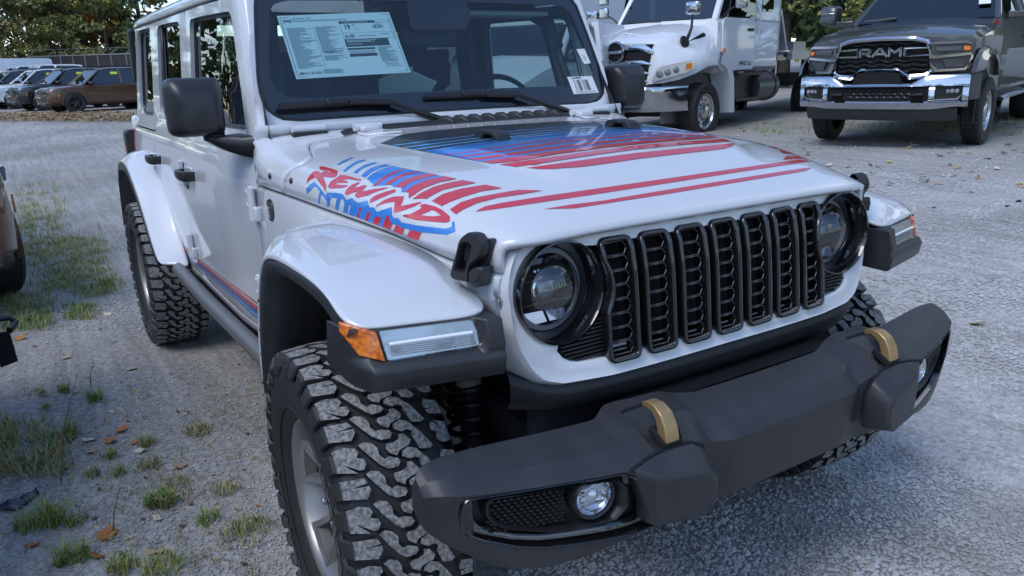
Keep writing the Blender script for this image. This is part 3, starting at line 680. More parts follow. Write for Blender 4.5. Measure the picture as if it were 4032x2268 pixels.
# ---- door mirrors
for s in (-1, 1):
    rings = []
    for x, y0, y1, z0, z1, r in [(-.898, .858, .958, 1.318, 1.428, .020), (-.904, .848, .970, 1.308, 1.440, .024), (-.928, .832, .988, 1.298, 1.470, .028), (-.950, .825, .9955, 1.293, 1.4785, .030), (-1.01, .823, .997, 1.293, 1.4785, .030), (-1.03, .828, .992, 1.298, 1.473, .028), (-1.034, .838, .982, 1.308, 1.463, .025)]:
        rings.append([(x, s * q.x, q.y) for q in resample(fillet([Vector((y0, z0, 0)), Vector((y1, z0, 0)), Vector((y1, z1, 0)), Vector((y0, z1, 0))], r, 5), 48, True)])
    mb = MB(); mb.loft(rings); mir = mb.build('door_mirror', M('mirror_shell', (.020, .021, .024), .36, bump=(1200, .2, .0004)) if s < 0 else bpy.data.materials['mirror_shell'], jeep, smooth=60)
    mb = MB(); mb.box((-1.036, s * .91, 1.386), (.004, .135, .145)); mb.build('mirror_glass', CHROME, mir, bevel=.01)
    mb = MB(); ar = []
    for x0, x1, y, z0, z1 in [(-1.02, -.83, .770, 1.218, 1.292), (-1.02, -.85, .80, 1.226, 1.290), (-1.03, -.885, .835, 1.240, 1.288), (-1.04, -.92, .868, 1.262, 1.290), (-1.035, -.93, .885, 1.276, 1.292)]:
        ar.append([(a, s * y, b) for a, b in [(q.x, q.y) for q in resample(fillet([Vector((x0, z0, 0)), Vector((x1, z0, 0)), Vector((x1, z1, 0)), Vector((x0, z1, 0))], .012, 3), 24, True)]])
    mb.loft(ar); mb.lathe([(.034, -.01), (.034, .02)], (-.975, s * .86, 1.286), (0, 0, 1), 20); mb.build('mirror_arm', PLAST2, mir, smooth=50)

# ---- front bumper
BS = [ # |y|, rear top, upper break, lower break, face bottom, bottom rear   (x, z)
 (0.0, (.605, .752), (.695, .728), (.731, .686), (.705, .532), (.60, .50)),
 (.10, (.604, .752), (.694, .728), (.730, .686), (.704, .532), (.60, .50)),
 (.205, (.601, .752), (.691, .726), (.728, .684), (.702, .531), (.60, .50)),
 (.228, (.597, .753), (.683, .725), (.720, .683), (.700, .531), (.60, .50)),
 (.262, (.585, .757), (.664, .733), (.704, .684), (.696, .532), (.60, .50)),
 (.300, (.577, .767), (.662, .752), (.712, .702), (.700, .533), (.60, .50)),
 (.37, (.571, .768), (.660, .752), (.716, .702), (.702, .534), (.60, .50)),
 (.445, (.565, .768), (.656, .750), (.716, .700), (.702, .534), (.59, .50)),
 (.485, (.582, .754), (.668, .731), (.718, .698), (.704, .532), (.60, .50)),
 (.53, (.578, .752), (.664, .727), (.710, .697), (.698, .526), (.60, .50)),
 (.60, (.567, .751), (.650, .725), (.690, .697), (.680, .514), (.58, .49)),
 (.68, (.552, .750), (.628, .725), (.667, .698), (.658, .512), (.56, .49)),
 (.76, (.539, .750), (.602, .725), (.641, .700), (.632, .532), (.55, .51)),
 (.82, (.534, .749), (.586, .727), (.620, .703), (.612, .572), (.545, .55)),
 (.855, (.533, .746), (.577, .728), (.603, .705), (.596, .604), (.543, .585)),
 (.875, (.536, .740), (.567, .725), (.588, .703), (.582, .626), (.545, .61)),
 (.888, (.545, .728), (.562, .716), (.574, .698), (.570, .645), (.55, .635)),
]
_Y = sorted(set([r[0] for r in BS] + list(np.round(np.linspace(0, .888, 60), 4)))); _B = []
for y in _Y:
    if any(abs(y - r[0]) < 1e-6 for r in BS): _B.append([r for r in BS if abs(y - r[0]) < 1e-6][0]); continue
    _B.append((y,) + tuple((spl(y, [(r[0], r[k][0]) for r in BS]), spl(y, [(r[0], r[k][1]) for r in BS])) for k in range(1, 6)))
BS = _B
rings = []
for sgn in (-1, 1):
    for row in (BS[::-1] if sgn < 0 else BS[1:]):
        y = row[0] * sgn; rings.append([(p[0], y, p[1]) for p in row[1:]] + [(row[5][0] - .03, y, row[5][1] + .02), (row[1][0] - .02, y, row[1][1] - .03)])
mb = MB(); mb.loft(rings); bump = mb.build('front_bumper', PLAST, jeep, smooth=40)
def bump_face(y, v):
    """point on the bumper's front face, v 0 at the lower break .. 1 at the bottom"""
    a = abs(y); C = [(r[0], r[3][0]) for r in BS]; Cz = [(r[0], r[3][1]) for r in BS]; D = [(r[0], r[4][0]) for r in BS]; Dz = [(r[0], r[4][1]) for r in BS]
    return Vector((ip(a, C) + (ip(a, D) - ip(a, C)) * v, y, ip(a, Cz) + (ip(a, Dz) - ip(a, Cz)) * v))
def face_px(p):
    """passenger side: photo pixel -> (y, z) on the bumper face"""
    x = .68
    for _ in range(12):
        q = at(p, x=x); f = bump_face(q.y, .5); x = .5 * x + .5 * f.x
    return abs(q.y), q.z
def bfx(y, z):
    a = abs(y); c = bump_face(a, 0); d = bump_face(a, 1); t = (c.z - z) / (c.z - d.z); return c.x + (d.x - c.x) * t
Qp = lambda u, v: (1600 + u / 1.887, 1500 + v / 1.887)
ol = [Qp(*p) for p in [(395, 920), (420, 885), (520, 862), (1100, 765), (1590, 682), (1640, 685), (1890, 790), (1905, 830), (1905, 1040), (1880, 1072), (1400, 1200), (1050, 1243), (800, 1235), (560, 1190), (440, 1150), (400, 1090), (385, 1000)]]
RECESS = [face_px(p) for p in ol]
FOGP = M('fog_bezel', (.013, .013, .015), .42)
for s in (-1, 1):
    cut = MB(); a = [(bfx(y, z) + .03, s * y, z) for y, z in RECESS]; cut.prism(a, (-.078, -s * .0, 0)); c = cut.build('cut', FOGP)
    boolean_cut(bump, c)
    def topz(x): return ip(x, [(.571, .768), (.660, .752), (.716, .702)])
    pad = fillet([Vector((.597, s * .338, 0)), Vector((.597, s * .432, 0)), (Vector((.665, s * .436, 0))), Vector((.712, s * .418, 0)), Vector((.712, s * .350, 0)), Vector((.665, s * .332, 0))], .014, 3)
    cut = MB(); cut.prism([Vector((q.x, q.y, topz(q.x) - .010)) for q in pad], (.0, 0, .06)); c = cut.build('cut', FOGP); boolean_cut(bump, c)
finish(bump.data, 180)
b_ = bump.modifiers.new('b', 'BEVEL'); b_.width = .011; b_.segments = 3; b_.limit_method = 'ANGLE'; b_.angle_limit = R(16)
FOGL = M('fog_glass', (.75, .77, .8), .06, metal=.85)
for s in (-1, 1):
    n = len(RECESS); cy = sum(p[0] for p in RECESS) / n; cz = sum(p[1] for p in RECESS) / n
    R0 = [Vector((y, z, 0)) for y, z in RECESS]; R0 = resample(R0, 80, True)
    def fr(f, d, g=1.0): return [Vector((bfx(cy + (p.x - cy) * f, cz + (p.y - cz) * f) + d, s * (cy + (p.x - cy) * f), cz + (p.y - cz) * (f if g == 1 else g))) for p in R0]
    mb = MB(); mb.grid([fr(1.0, .001), fr(.985, .004), fr(.955, .002), fr(.93, -.022), fr(.84, -.026, .78), fr(.80, -.030, .74)], closed=True, flip=(s < 0)); fs = mb.build('fog_surround', GLOSS, bump, smooth=50)
    mb = MB(); mb.add([Vector((bfx(p.x, p.y) - .042, s * p.x, p.y)) for p in R0], [tuple(range(80))]); mb.build('recess_back', FOGP, fs)
    # inner bezel with mesh window and lamp cup
    bz = [Qp(*p) for p in [(600, 930), (630, 890), (1240, 790), (1560, 738), (1620, 745), (1670, 800), (1680, 950), (1600, 1050), (1400, 1100), (1290, 1130), (1100, 1150), (800, 1130), (660, 1085), (605, 1020)]]
    BZ = resample([Vector((*face_px(p), 0)) for p in bz], 80, True); by = sum(p.x for p in BZ) / 80; bzc = sum(p.y for p in BZ) / 80
    def br(f, d): return [Vector((bfx(p.x, p.y) + d, s * (by + (p.x - by) * f), bzc + (p.y - bzc) * f)) for p in BZ]
    mb = MB(); mb.grid([br(1.0, -.030), br(.99, -.010), br(.96, -.008), br(.90, -.014), br(.86, -.036)], closed=True, flip=(s < 0)); fb = mb.build('fog_bezel', FOGP, fs, smooth=50)
    # mesh
    mw = [Vector((*face_px(Qp(*p)), 0)) for p in [(645, 925), (1225, 830), (1225, 1075), (980, 1085), (760, 1060), (660, 1020)]]
    mb = MB()
    y0, y1 = min(p.x for p in mw), max(p.x for p in mw); z0, z1 = min(p.y for p in mw), max(p.y for p in mw)
    for i in range(12):
        for j in range(9):
            y = y0 + (i + .5 + .5 * (j % 2)) * (y1 - y0) / 12; z = z0 + (j + .5) * (z1 - z0) / 9
            mb.box((bfx(y, z) - .026, s * y, z), (.012, (y1 - y0) / 12 * .85, .0028), Matrix.Rotation(R(18) * s, 3, 'X')); mb.box((bfx(y, z) - .026, s * y, z), (.010, .003, (z1 - z0) / 9))
    mb.build('fog_mesh', PLAST2, fs, merge=False)['kind'] = 'stuff'
    # lamp
    fy, fz = face_px(Qp(1420, 880)); c = Vector((bfx(fy, fz) - .014, s * fy, fz)); ax = Vector((1, s * .12, 0)).normalized()
    MB().lathe([(.050, -.03), (.050, .0), (.046, .006), (.041, .003), (.040, -.006)], c, ax, 40).build('lamp_cup', FOGP, fs, smooth=50)
    MB().lathe([(.040, .0), (.036, -.012), (.02, -.02), (0, -.022)], c, ax, 36).build('fog_reflector', FOGL, fs, smooth=60)
    mb = MB()
    for i in range(5): mb.box(c + Vector((-.006, s * .0, -.02 + i * .01)), (.004, .06, .002))
    mb.lathe([(.014, -.018), (.014, -.004), (.009, .0), (0, .002)], c, ax, 16); mb.build('fog_bulb', FOGL, fs, merge=False)
    MB().lathe([(.040, -.002), (.03, .006), (.015, .010), (0, .011)], c, ax, 36).build('fog_lens', CLEAR, fs, smooth=180)
    # raised end box between fog lamp and centre
    fo = [(.300, .600), (.300, .632), (.316, .650), (.345, .661), (.395, .668), (.430, .673), (.448, .670), (.450, .600), (.444, .566), (.335, .558), (.306, .572)]
    bk = [(.284, .600), (.284, .655), (.298, .690), (.332, .708), (.395, .712), (.450, .708), (.500, .700), (.456, .600), (.450, .552), (.330, .544), (.292, .560)]
    def sx(y, z): return bfx(y, min(z, .697)) if z < .70 else .716 - (z - .70) * .9
    rr = [[Vector((sx(y, z) - .03, s * y, z)) for y, z in bk], [Vector((sx(y, z) + .006, s * y, z)) for y, z in bk], [Vector((.768 - .02 * max(0, (abs(y) - .34)) / .11, s * y, z)) for y, z in fo]]
    mb = MB(); mb.loft(rr); bb = mb.build('bumper_box', PLAST, bump, smooth=30, bevel=.009, bseg=3)
    mb = MB(); gp = [Vector((sx(y, z) + .004, s * y, z)) for y, z in bk[:7]]; mb.tube(gp, .0035, 6); mb.build('box_groove', DARKGAP, bb)
    # tow hook and its pad
    GOLD = M('hook_gold', (.42, .28, .13), .38, metal=.55) if s < 0 else bpy.data.materials['hook_gold']
    hy = .384; path = [(.640, .762), (.636, .784), (.650, .789), (.672, .783), (.688, .770), (.698, .748), (.702, .715), (.700, .690)]; path = [(.630, .779), (.648, .787), (.668, .785), (.686, .773), (.697, .752), (.701, .732), (.702, .716)]
    wv = [.010, .013, .015, .017, .018, .019, .019]; tv = [.006, .008, .010, .012, .013, .014, .014]; rg = []
    for i, (x, z) in enumerate(path):
        a = path[max(i - 1, 0)]; b = path[min(i + 1, len(path) - 1)]; t = Vector((b[0] - a[0], 0, b[1] - a[1])).normalized(); nn = Vector((-t.z, 0, t.x))
        rg.append([Vector((x, s * hy, z)) + Vector((0, e * wv[i], 0)) + nn * f * tv[i] for e, f in ((-1, -1), (1, -1), (1, 1), (-1, 1))])
    mb = MB(); mb.loft(rg); hk = mb.build('tow_hook', GOLD, bump, smooth=50, bevel=.003, bseg=2)
    MB().box((.690, s * hy, .729), (.055, .048, .018), Matrix.Rotation(R(28), 3, 'Y')).build('hook_slot', DARKGAP, bump, bevel=.004)
    fo = fillet([Vector((.600, s * (hy - .05), .7675)), Vector((.600, s * (hy + .045), .7675)), Vector((.672, s * (hy + .05), .7505)), Vector((.715, s * (hy + .03), .7255)), Vector((.715, s * (hy - .03), .7255)), Vector((.672, s * (hy - .05), .7505))], .012, 3)
    # plate behind
mb = MB(); mb.box((.52, 0, .62), (.10, 1.0, .10)); mb.build('bumper_beam', BODYIN, jeep)
mb = MB(); mb.box((.40, 0, .70), (.04, 1.05, .18)); mb.box((.30, 0, .48), (.5, .9, .01)); mb.build('radiator_support', BODYIN, jeep)
mb = MB()
for s in (-1, 1): mb.box((-1.4, s * .42, .55), (3.9, .08, .13))
mb.build_each('chassis_rail', BODYIN, jeep)
mb = MB(); mb.box((-1.9, 0, .60), (3.2, 1.3, .04)); mb.build('floor_pan', BODYIN, jeep)

# ---- wheels (local frame: axle along y, outside is +y)
TREAD = M('dusty_tread', (.12, .12, .118), .9, bump=(260, .9, .003), var=(110, (.34, .335, .325), .36, .64))
SIDEW = M('tyre_sidewall', (.020, .020, .021), .55, var=(9, (.034, .033, .032), .4, .8))
RIMG = M('wheel_gunmetal', (.30, .29, .28), .36, metal=.6)
RIMS = M('wheel_machined', (.70, .69, .67), .24, metal=.9)
NP = 20; PITCH = 2 * math.pi * .414 / NP * 1000
UB = [(69, 66), (57, 71), (42, 64), (34, 50), (35, 35), (26, 23), (16, 25), (-1, 17), (-4, 8), (3, 0), (22, 1), (36, 13), (55, 41)]
LK = [(-16, 68), (-27, 66), (-37, 49), (-32, 39), (-21, 37), (-8, 33), (-1, 24), (12, 34), (17, 45), (13, 53), (-3, 53), (-14, 58)]
IV = [(-13, 94), (-28, 100), (-44, 92), (-53, 77), (-64, 62), (-80, 25), (-71, 20), (-52, 26), (-49, 38), (-43, 57), (-45, 68), (-38, 75), (-25, 73), (-11, 84)]
SA = [(122, 66), (76, 60), (70, 47), (105, 45.5), (69, 42), (68, 31), (79, 16), (122, 27)]
SB = [(122, 68), (98, 70), (77, 62), (73, 51), (80, 41), (66, 35), (63, 23), (71, 13), (80, 14), (110, 37), (84, 9), (122, 20)]
def neg(l): return [(-87 - (v - 64) * .61, 60 - u * .92 + 30) for v, u in l]
def jit(l, k): r_ = random.Random(k); return [(v + r_.uniform(-.8, .8), u + r_.uniform(-.8, .8)) for v, u in l]
def build_tyre():
    Rt = .414; mb = MB()
    prof = [(.220, .100), (.232, .118), (.262, .134), (.30, .141), (.335, .142), (.360, .139), (.380, .130), (.392, .119), (.397, .108), (.399, .05), (.399, 0)]
    prof = [(r, -a) for r, a in prof] + [(r, a) for r, a in prof[-2::-1]]
    mb.lathe(prof, (0, 0, 0), (0, 1, 0), 96, m=0)
    mb.lathe([(.262, .1365), (.265, .1385), (.268, .1365)], (0, 0, 0), (0, 1, 0), 96, m=0)
    for k in range(NP):
        for idx, (l, off) in enumerate([(UB, 0), (UB, PITCH / 2), (LK, 0), (LK, PITCH / 2), (IV, 0), (IV, PITCH / 2), (SA, 0), (SB, PITCH / 2), (neg(SA), 0), (neg(SB), PITCH / 2)]):
            l = jit(l, idx * 7 + (k % 4)); n = len(l); top = []; bot = []; cv = sum(p[0] for p in l) / n; cu = sum(p[1] for p in l) / n
            for v, u in l:
                for rr, sc, lst in ((Rt - .007 * (abs(v) / 116) ** 3, 1.02, top), (.394 - .004 * (abs(v) / 116) ** 2, 1.07, bot)):
                    vv = cv + (v - cv) * sc; uu = cu + (u - cu) * sc; a = (k * PITCH + off + uu) / 1000 / Rt
                    lst.append((rr * math.sin(a), vv / 1000 * 1.09, rr * math.cos(a)))
            up = Vector(top[0]).lerp(Vector(top[n // 2]), .5)
            nv = Vector((0, 0, 0))
            for i in range(n): nv += Vector(top[i]).cross(Vector(top[(i + 1) % n]))
            flipf = nv.dot(Vector((up.x, 0, up.z))) < 0
            tri = tessellate_polygon([[Vector((p[0], p[1], 0)) for p in [(l[i][1], l[i][0]) for i in range(n)]]])
            mb.add(top, tri, 1)
            mb.add(bot + top, [(i, (i + 1) % n, n + (i + 1) % n, n + i) for i in range(n)], 0)
        # side lugs
        for sgn in (-1, 1):
            for u0, u1, dp in ((24, 66, .002), (PITCH / 2 + 20, PITCH / 2 + 66, .0)):
                if sgn < 0: u0 += 34; u1 += 34
                rows = []
                for t in (0, .08, .92, 1):
                    a = (k * PITCH + u0 + (u1 - u0) * t) / 1000 / Rt; e = -.007 if t in (0, 1) else 0
                    rows.append([(r * math.sin(a + sk), sgn * (l + e), r * math.cos(a + sk)) for r, l, sk in ((.4065, .1325, 0), (.399, .1400, 0), (.384, .1425 + dp, .004), (.372, .1480 + dp, .008), (.352 + dp * 5, .1475, .03), (.346 + dp * 5, .139, .03))])
                mb.grid(rows, 0)
    tyre = mk('tyre', mb.v, mb.f, [SIDEW, TREAD], None, midx=mb.m, smooth=32)
    return tyre
def ring_text(word, r, size, a0, step, a=.1435):
    mb = MB(); ang = a0
    for ch in word:
        if ch == ' ': ang += step; continue
        v, f = text_polys(ch, size, .002)
        base = [((r + y) * 1, ang + x / r) for x, y in v]
        mb.add([(rr * math.sin(t), a + .0006, rr * math.cos(t)) for rr, t in base], f); ang += step * (.6 if ch in 'i.l-/' else 1)
    return mb
def build_rim():
    mb = MB()
    mb.lathe([(.222, .090), (.226, .112), (.222, .116), (.214, .112), (.208, .096), (.196, .06), (.19, -.09), (.226, -.11)], (0, 0, 0), (0, 1, 0), 64); rim = mb.build('rim', RIMG, smooth=50)
    mb = MB(); mf = MB()
    for k in range(5):
        A = 2 * math.pi * k / 5
        def pt(r, t, y): return Vector((r * math.sin(A + t), y, r * math.cos(A + t)))
        for sg in (-1, 1):
            sec = []
            for r, t, w, y in ((.050, .16, .020, .068), (.085, .19, .017, .062), (.13, .22, .017, .066), (.175, .27, .018, .084), (.210, .30, .022, .098)):
                c = pt(r, sg * t, y); ta = pt(r, sg * t + .01, y) - c; ta.normalize()
                sec.append([c + ta * w * .5, c - ta * w * .5, c - ta * w * .6 - Vector((0, .030, 0)), c + ta * w * .6 - Vector((0, .030, 0))])
            mb.loft(sec); mf.add([q + Vector((0, .0012, 0)) for s_ in sec for q in s_[:2]], [(2 * i, 2 * i + 1, 2 * i + 3, 2 * i + 2) for i in range(4)])
        # bridge and pocket floor
        br = [pt(.188, t, .090) for t in (-.27, 0, .27)]; br2 = [pt(.207, t, .097) for t in (-.28, 0, .28)]
        mb.grid([[p - Vector((0, .03, 0)) for p in br], br, br2, [p - Vector((0, .03, 0)) for p in br2]]); mf.grid([[p + Vector((0, .0012, 0)) for p in br], [p + Vector((0, .0012, 0)) for p in br2]])
        mb.grid([[pt(.07, t, .045) for t in (-.14, .14)], [pt(.13, t, .040) for t in (-.2, .2)], [pt(.195, t, .055) for t in (-.26, .26)]])
    mb.lathe([(.0, .066), (.055, .066), (.072, .060), (.078, .045), (.078, .0)], (0, 0, 0), (0, 1, 0), 40)
    sp = mb.build('spokes', RIMG, rim, smooth=40); mf.build('spoke_face', RIMS, rim, merge=False)
    MB().lathe([(.034, .060), (.034, .072), (.030, .075), (0, .076)], (0, 0, 0), (0, 1, 0), 32).build('centre_cap', PLAST2, rim, smooth=50)
    for k in range(5):
        a = 2 * math.pi * (k + .5) / 5; MB().lathe([(.0115, .05), (.0115, .076), (.009, .083), (0, .084)], (.0635 * math.sin(a), 0, .0635 * math.cos(a)), (0, 1, 0), 6).build('lug_nut', CHROME, rim, smooth=30)
    MB().lathe([(.15, -.01), (.15, .01), (.05, .012)], (0, 0, 0), (0, 1, 0), 48).build('brake_disc', STEEL, rim)
    return rim
TY = build_tyre(); RM = build_rim(); LET = M('raised_letters', (.07, .07, .07), .5)
tx = ring_text('BFGoodrich', .308, .062, R(-118), .135).build('sidewall_lettering', LET, TY, merge=False); tx['kind'] = 'stuff'
tx2 = ring_text('ALL-TERRAIN T/A', .308, .046, R(92), .115).build('sidewall_lettering', LET, TY, merge=False); tx2['kind'] = 'stuff'
STEER = R(-3.0)
def place_wheel(loc, rz, spin, i):
    w = empty('wheel'); w.parent = jeep; w.location = loc; w.rotation_euler = (0, spin, rz); w.rotation_mode = 'YXZ'
    w.rotation_euler = (0, spin, rz)
    if i == 0:
        TY.parent = w; RM.parent = w
        return w
    copy_flat(TY, w); copy_flat(RM, w)
    return w
def copy_flat(o, parent):
    c = o.copy(); COL.objects.link(c); c.parent = parent
    for ch in o.children:
        k = ch.copy(); COL.objects.link(k); k.parent = c
    return c
# keep three levels: wheel > tyre, lettering, rim pieces
for ch in list(TY.children) + list(RM.children): ch.parent = None
def wheel_at(loc, rz, spin, first):
    w = empty('wheel'); w.parent = jeep; w.location = loc; w.rotation_mode = 'YXZ'; w.rotation_euler = (0, spin, rz)
    for o in WP:
        c = o if first else o.copy()
        if not first: COL.objects.link(c)
        c.parent = w
WP = [TY, RM] + [o for o in COL.objects if o.parent is None and o.name.split('.')[0] in ('sidewall_lettering', 'spokes', 'spoke_face', 'centre_cap', 'lug_nut', 'brake_disc')]
wheel_at((0, -.815, .408), math.pi + STEER, R(8), True)
wheel_at((0, .815, .408), STEER, R(40), False)
wheel_at((-3.008, -.815, .408), math.pi, R(70), False)
wheel_at((-3.008, .815, .408), 0, R(100), False)
# ---- axle and springs
SPR = M('spring_black', (.01, .01, .011), .3)
mb = MB(); mb.tube([(0, -.68, .41), (0, .68, .41)], .045, 12); mb.lathe([(.0, -.12), (.10, -.09), (.13, 0), (.10, .09), (0, .12)], (.02, .15, .41), (0, 1, 0), 20)
mb.tube([(.0, -.60, .36), (-.9, -.42, .52)], .03, 8); mb.tube([(.0, .60, .36), (-.9, .42, .52)], .03, 8); mb.tube([(.14, -.62, .42), (.16, .60, .46)], .018, 8); mb.build('front_axle', BODYIN, jeep, merge=False)
for s in (-1, 1):
    path = [(.055 + .060 * math.cos(t), s * .50 + .060 * math.sin(t), .50 + .042 * t / (2 * math.pi)) for t in np.linspace(0, 2 * math.pi * 7.5, 150)]
    sp = MB().tube(path, .0085, 7).build('coil_spring', SPR, jeep, smooth=60)
    MB().lathe([(.036, .0), (.036, .022), (.030, .024), (.030, .045), (.034, .047), (.034, .058), (0, .06)], (.055, s * .50, .66), (0, 0, 1), 20).build('bump_stop', M('bump_stop', (.45, .42, .36), .6), sp)
    MB().lathe([(.028, 0), (.028, .26), (.016, .262), (.016, .40)], (.055, s * .50, .42), (0, 0, 1), 14).build('shock_absorber', BODYIN, sp)
    mb = MB(); mb.tube([(.15, s * .40, .50), (.15, s * .58, .50)], .016, 10); mb.lathe([(.022, 0), (.022, .02)], (.15, s * .53, .50), (0, s, 0), 12); mb.build('drag_link', STEEL, jeep)

# ---- printed stripes and lettering on the hood (thin vinyl laid on the paint)
RED = M('vinyl_red', (.58, .030, .045), .3, coat=.8)
BLUE = M('vinyl_blue', (.045, .22, .62), .3, coat=.8)
LBLUE = M('vinyl_light_blue', (.10, .36, .72), .3, coat=.8)
COAL = M('vinyl_charcoal', (.030, .032, .038), .38, coat=.4, bump=(500, .15, .0005))
NAVY = M('vinyl_navy', (.02, .05, .17), .3, coat=.8)
def hood_px(p):
    h = HBVH.ray_cast(Vector(CAM_C), Vector(ray(p)).normalized()); return h[0]
DD_ = Vector((0, .55, -.83)).normalized()          # passenger side vinyl is laid along this direction, centre vinyl straight down
def decal(name, polys, mat, parent, side=False, lift=.0011, mirror=False, cell=.035):
    """polys: list of rings of photo pixels (first the outline, then holes)"""
    d = DD_ if side else Vector((0, 0, -1)); u = Vector((1, 0, 0)); w = d.cross(u).normalized()
    rings = []
    for r in polys:
        q = []; N = len(r)
        for i in range(N):
            a, b = r[i], r[(i + 1) % N]; k = max(1, int(math.hypot(b[0] - a[0], b[1] - a[1]) / 25))
            for j in range(k): q.append((a[0] + (b[0] - a[0]) * j / k, a[1] + (b[1] - a[1]) * j / k))
        pts = [hood_px(p) for p in q]; rings.append([Vector((p.dot(u), p.dot(w), 0)) for p in pts if p is not None])
    tri = tessellate_polygon(rings); flat = [v for r in rings for v in r]
    bm = bmesh.new(); vs = [bm.verts.new(v) for v in flat]
    for t in tri:
        try: bm.faces.new([vs[i] for i in t])
        except ValueError: pass
    for ax in (0, 1):
        lo = min(v[ax] for v in flat); hi = max(v[ax] for v in flat); k = lo + cell
        while k < hi:
            co = Vector((0, 0, 0)); co[ax] = k; no = Vector((0, 0, 0)); no[ax] = 1
            bmesh.ops.bisect_plane(bm, geom=bm.verts[:] + bm.edges[:] + bm.faces[:], dist=1e-6, plane_co=co, plane_no=no); k += cell
    bmesh.ops.triangulate(bm, faces=bm.faces[:])
    bm.verts.index_update(); out = []
    for v in bm.verts:
        o = u * v.co.x + w * v.co.y - d * 3; h = HBVH.ray_cast(o, d)
        if h[0] is None: h = HBVH.find_nearest(o + d * 3.0)
        nn = h[1] if h[1].dot(d) < 0 else -h[1]; out.append(h[0] + nn * lift)
    fs = [tuple(v.index for v in f.verts) for f in bm.faces]; bm.free()
    fs2 = []
    for f in fs:
        n_ = (out[f[1]] - out[f[0]]).cross(out[f[2]] - out[f[0]]); fs2.append(f if n_.dot(d) < 0 else f[::-1])
    o = mk(name, out, fs2, mat, parent, smooth=180)
    if mirror: mk(name, [(a.x, -a.y, a.z) for a in out], [f[::-1] for f in fs2], mat, parent, smooth=180)
    return o
def Z(x0, y0, s): return lambda l: [(x0 + u / s, y0 + v / s) for u, v in l]
c1 = Z(1480, 440, 3.22); c2 = Z(2200, 440, 3.22); c3 = Z(1180, 600, 4.83); c4 = Z(1480, 700, 4.83); c5 = Z(1300, 600, 3.0306); e5 = Z(2000, 400, 1.61)
def band(l1, l2, r1, r2): return c1(l1) + c2(l2) + (c2(r2)[::-1] + c1(r1)[::-1])
decal('hood_blackout', [c1([(60, 404), (330, 290), (700, 245), (1350, 186), (2000, 146)]) + c2([(0, 126), (400, 112), (800, 118), (1060, 130), (1480, 200), (800, 225), (0, 284)]) + c1([(1740, 345), (1300, 418), (900, 470), (615, 509)])], COAL, hood)
decal('hood_blue_field', [c1([(605, 506), (1000, 443), (1450, 378), (1740, 334)]) + c2([(0, 273), (800, 222), (1480, 198), (1965, 311), (1500, 337), (1000, 380), (500, 433), (0, 494)]) + c1([(1800, 575), (1330, 638)])], BLUE, hood, lift=.0013)
for a, b, w in (([(215, 434), (800, 358), (1215, 309), (1660, 259)], [(0, 198), (500, 170), (1130, 147)], 5), ([(350, 459), (800, 402), (1230, 346), (1690, 289)], [(0, 228), (600, 192), (1290, 164)], 6), ([(475, 484), (900, 425), (1300, 372), (1720, 322)], [(0, 256), (700, 212), (1400, 184)], 7)):
    decal('thin_blue_stripe', [band([(u, v - w) for u, v in a], [(u, v - w * .6) for u, v in b], [(u, v + w) for u, v in a], [(u, v + w * .6) for u, v in b])], LBLUE, hood, lift=.0014)
decal('navy_line', [band([(690, 515), (1300, 423), (1700, 359)], [(0, 296), (500, 261), (1000, 231), (1520, 206)], [(690, 519), (1300, 429), (1700, 365)], [(0, 302), (500, 265), (1000, 234), (1520, 208)])], NAVY, hood, lift=.0016)
for t in (([(860, 550), (1300, 491), (1700, 429)], [(0, 346), (500, 302), (1000, 266), (1640, 233)], [(885, 556), (1300, 501), (1700, 440)], [(0, 356), (500, 309), (1000, 272), (1645, 238)]),
          ([(1020, 577), (1700, 480)], [(0, 382), (500, 335), (1000, 298), (1740, 258)], [(1085, 585), (1700, 500)], [(0, 405), (500, 352), (1000, 312), (1770, 266)]),
          ([(1160, 605), (1700, 530)], [(0, 437), (500, 380), (1000, 338), (1500, 300), (1830, 280)], [(1265, 622), (1700, 565)], [(0, 467), (500, 410), (1000, 360), (1500, 322), (1930, 297)]),
          ([(1330, 637), (1800, 572)], [(0, 492), (500, 430), (1000, 377), (1500, 335), (1960, 310)], [(1480, 660), (1800, 630)], [(0, 537), (500, 470), (1000, 412), (1500, 368), (2050, 330)]),
          ([(1560, 675), (2000, 612)], [(0, 562), (500, 495), (1000, 430), (1500, 390), (2110, 347)], [(1770, 702), (2000, 675)], [(0, 622), (500, 545), (1000, 478), (1500, 428), (2180, 378)]),
          ([(1910, 717)], [(0, 660), (500, 590), (1000, 525), (1500, 475), (2000, 425), (2222, 403)], [(1910, 719), (2050, 728), (2200, 729)], [(0, 721), (300, 700), (600, 660), (1000, 600), (1500, 540), (1900, 495), (2100, 470), (2190, 440), (2222, 415)])):
    decal('hood_red_stripe', [band(*t)], RED, hood, lift=.0017)
decal('hood_red_stripe', [c5([(1740, 704), (1850, 648), (2050, 605), (2576, 522)]) + e5([(600, 548), (1000, 490), (1500, 418), (1850, 368), (1925, 363), (1958, 373), (1500, 442), (1000, 520), (600, 582)]) + c5([(2576, 590), (2100, 660), (1900, 690), (1745, 709)])], RED, hood)
decal('hood_red_stripe', [e5([(228, 683), (400, 655), (600, 630), (1000, 562), (1500, 482), (1880, 422), (1926, 420), (1890, 440), (1500, 505), (1000, 588), (600, 650), (420, 678)])], RED, hood)
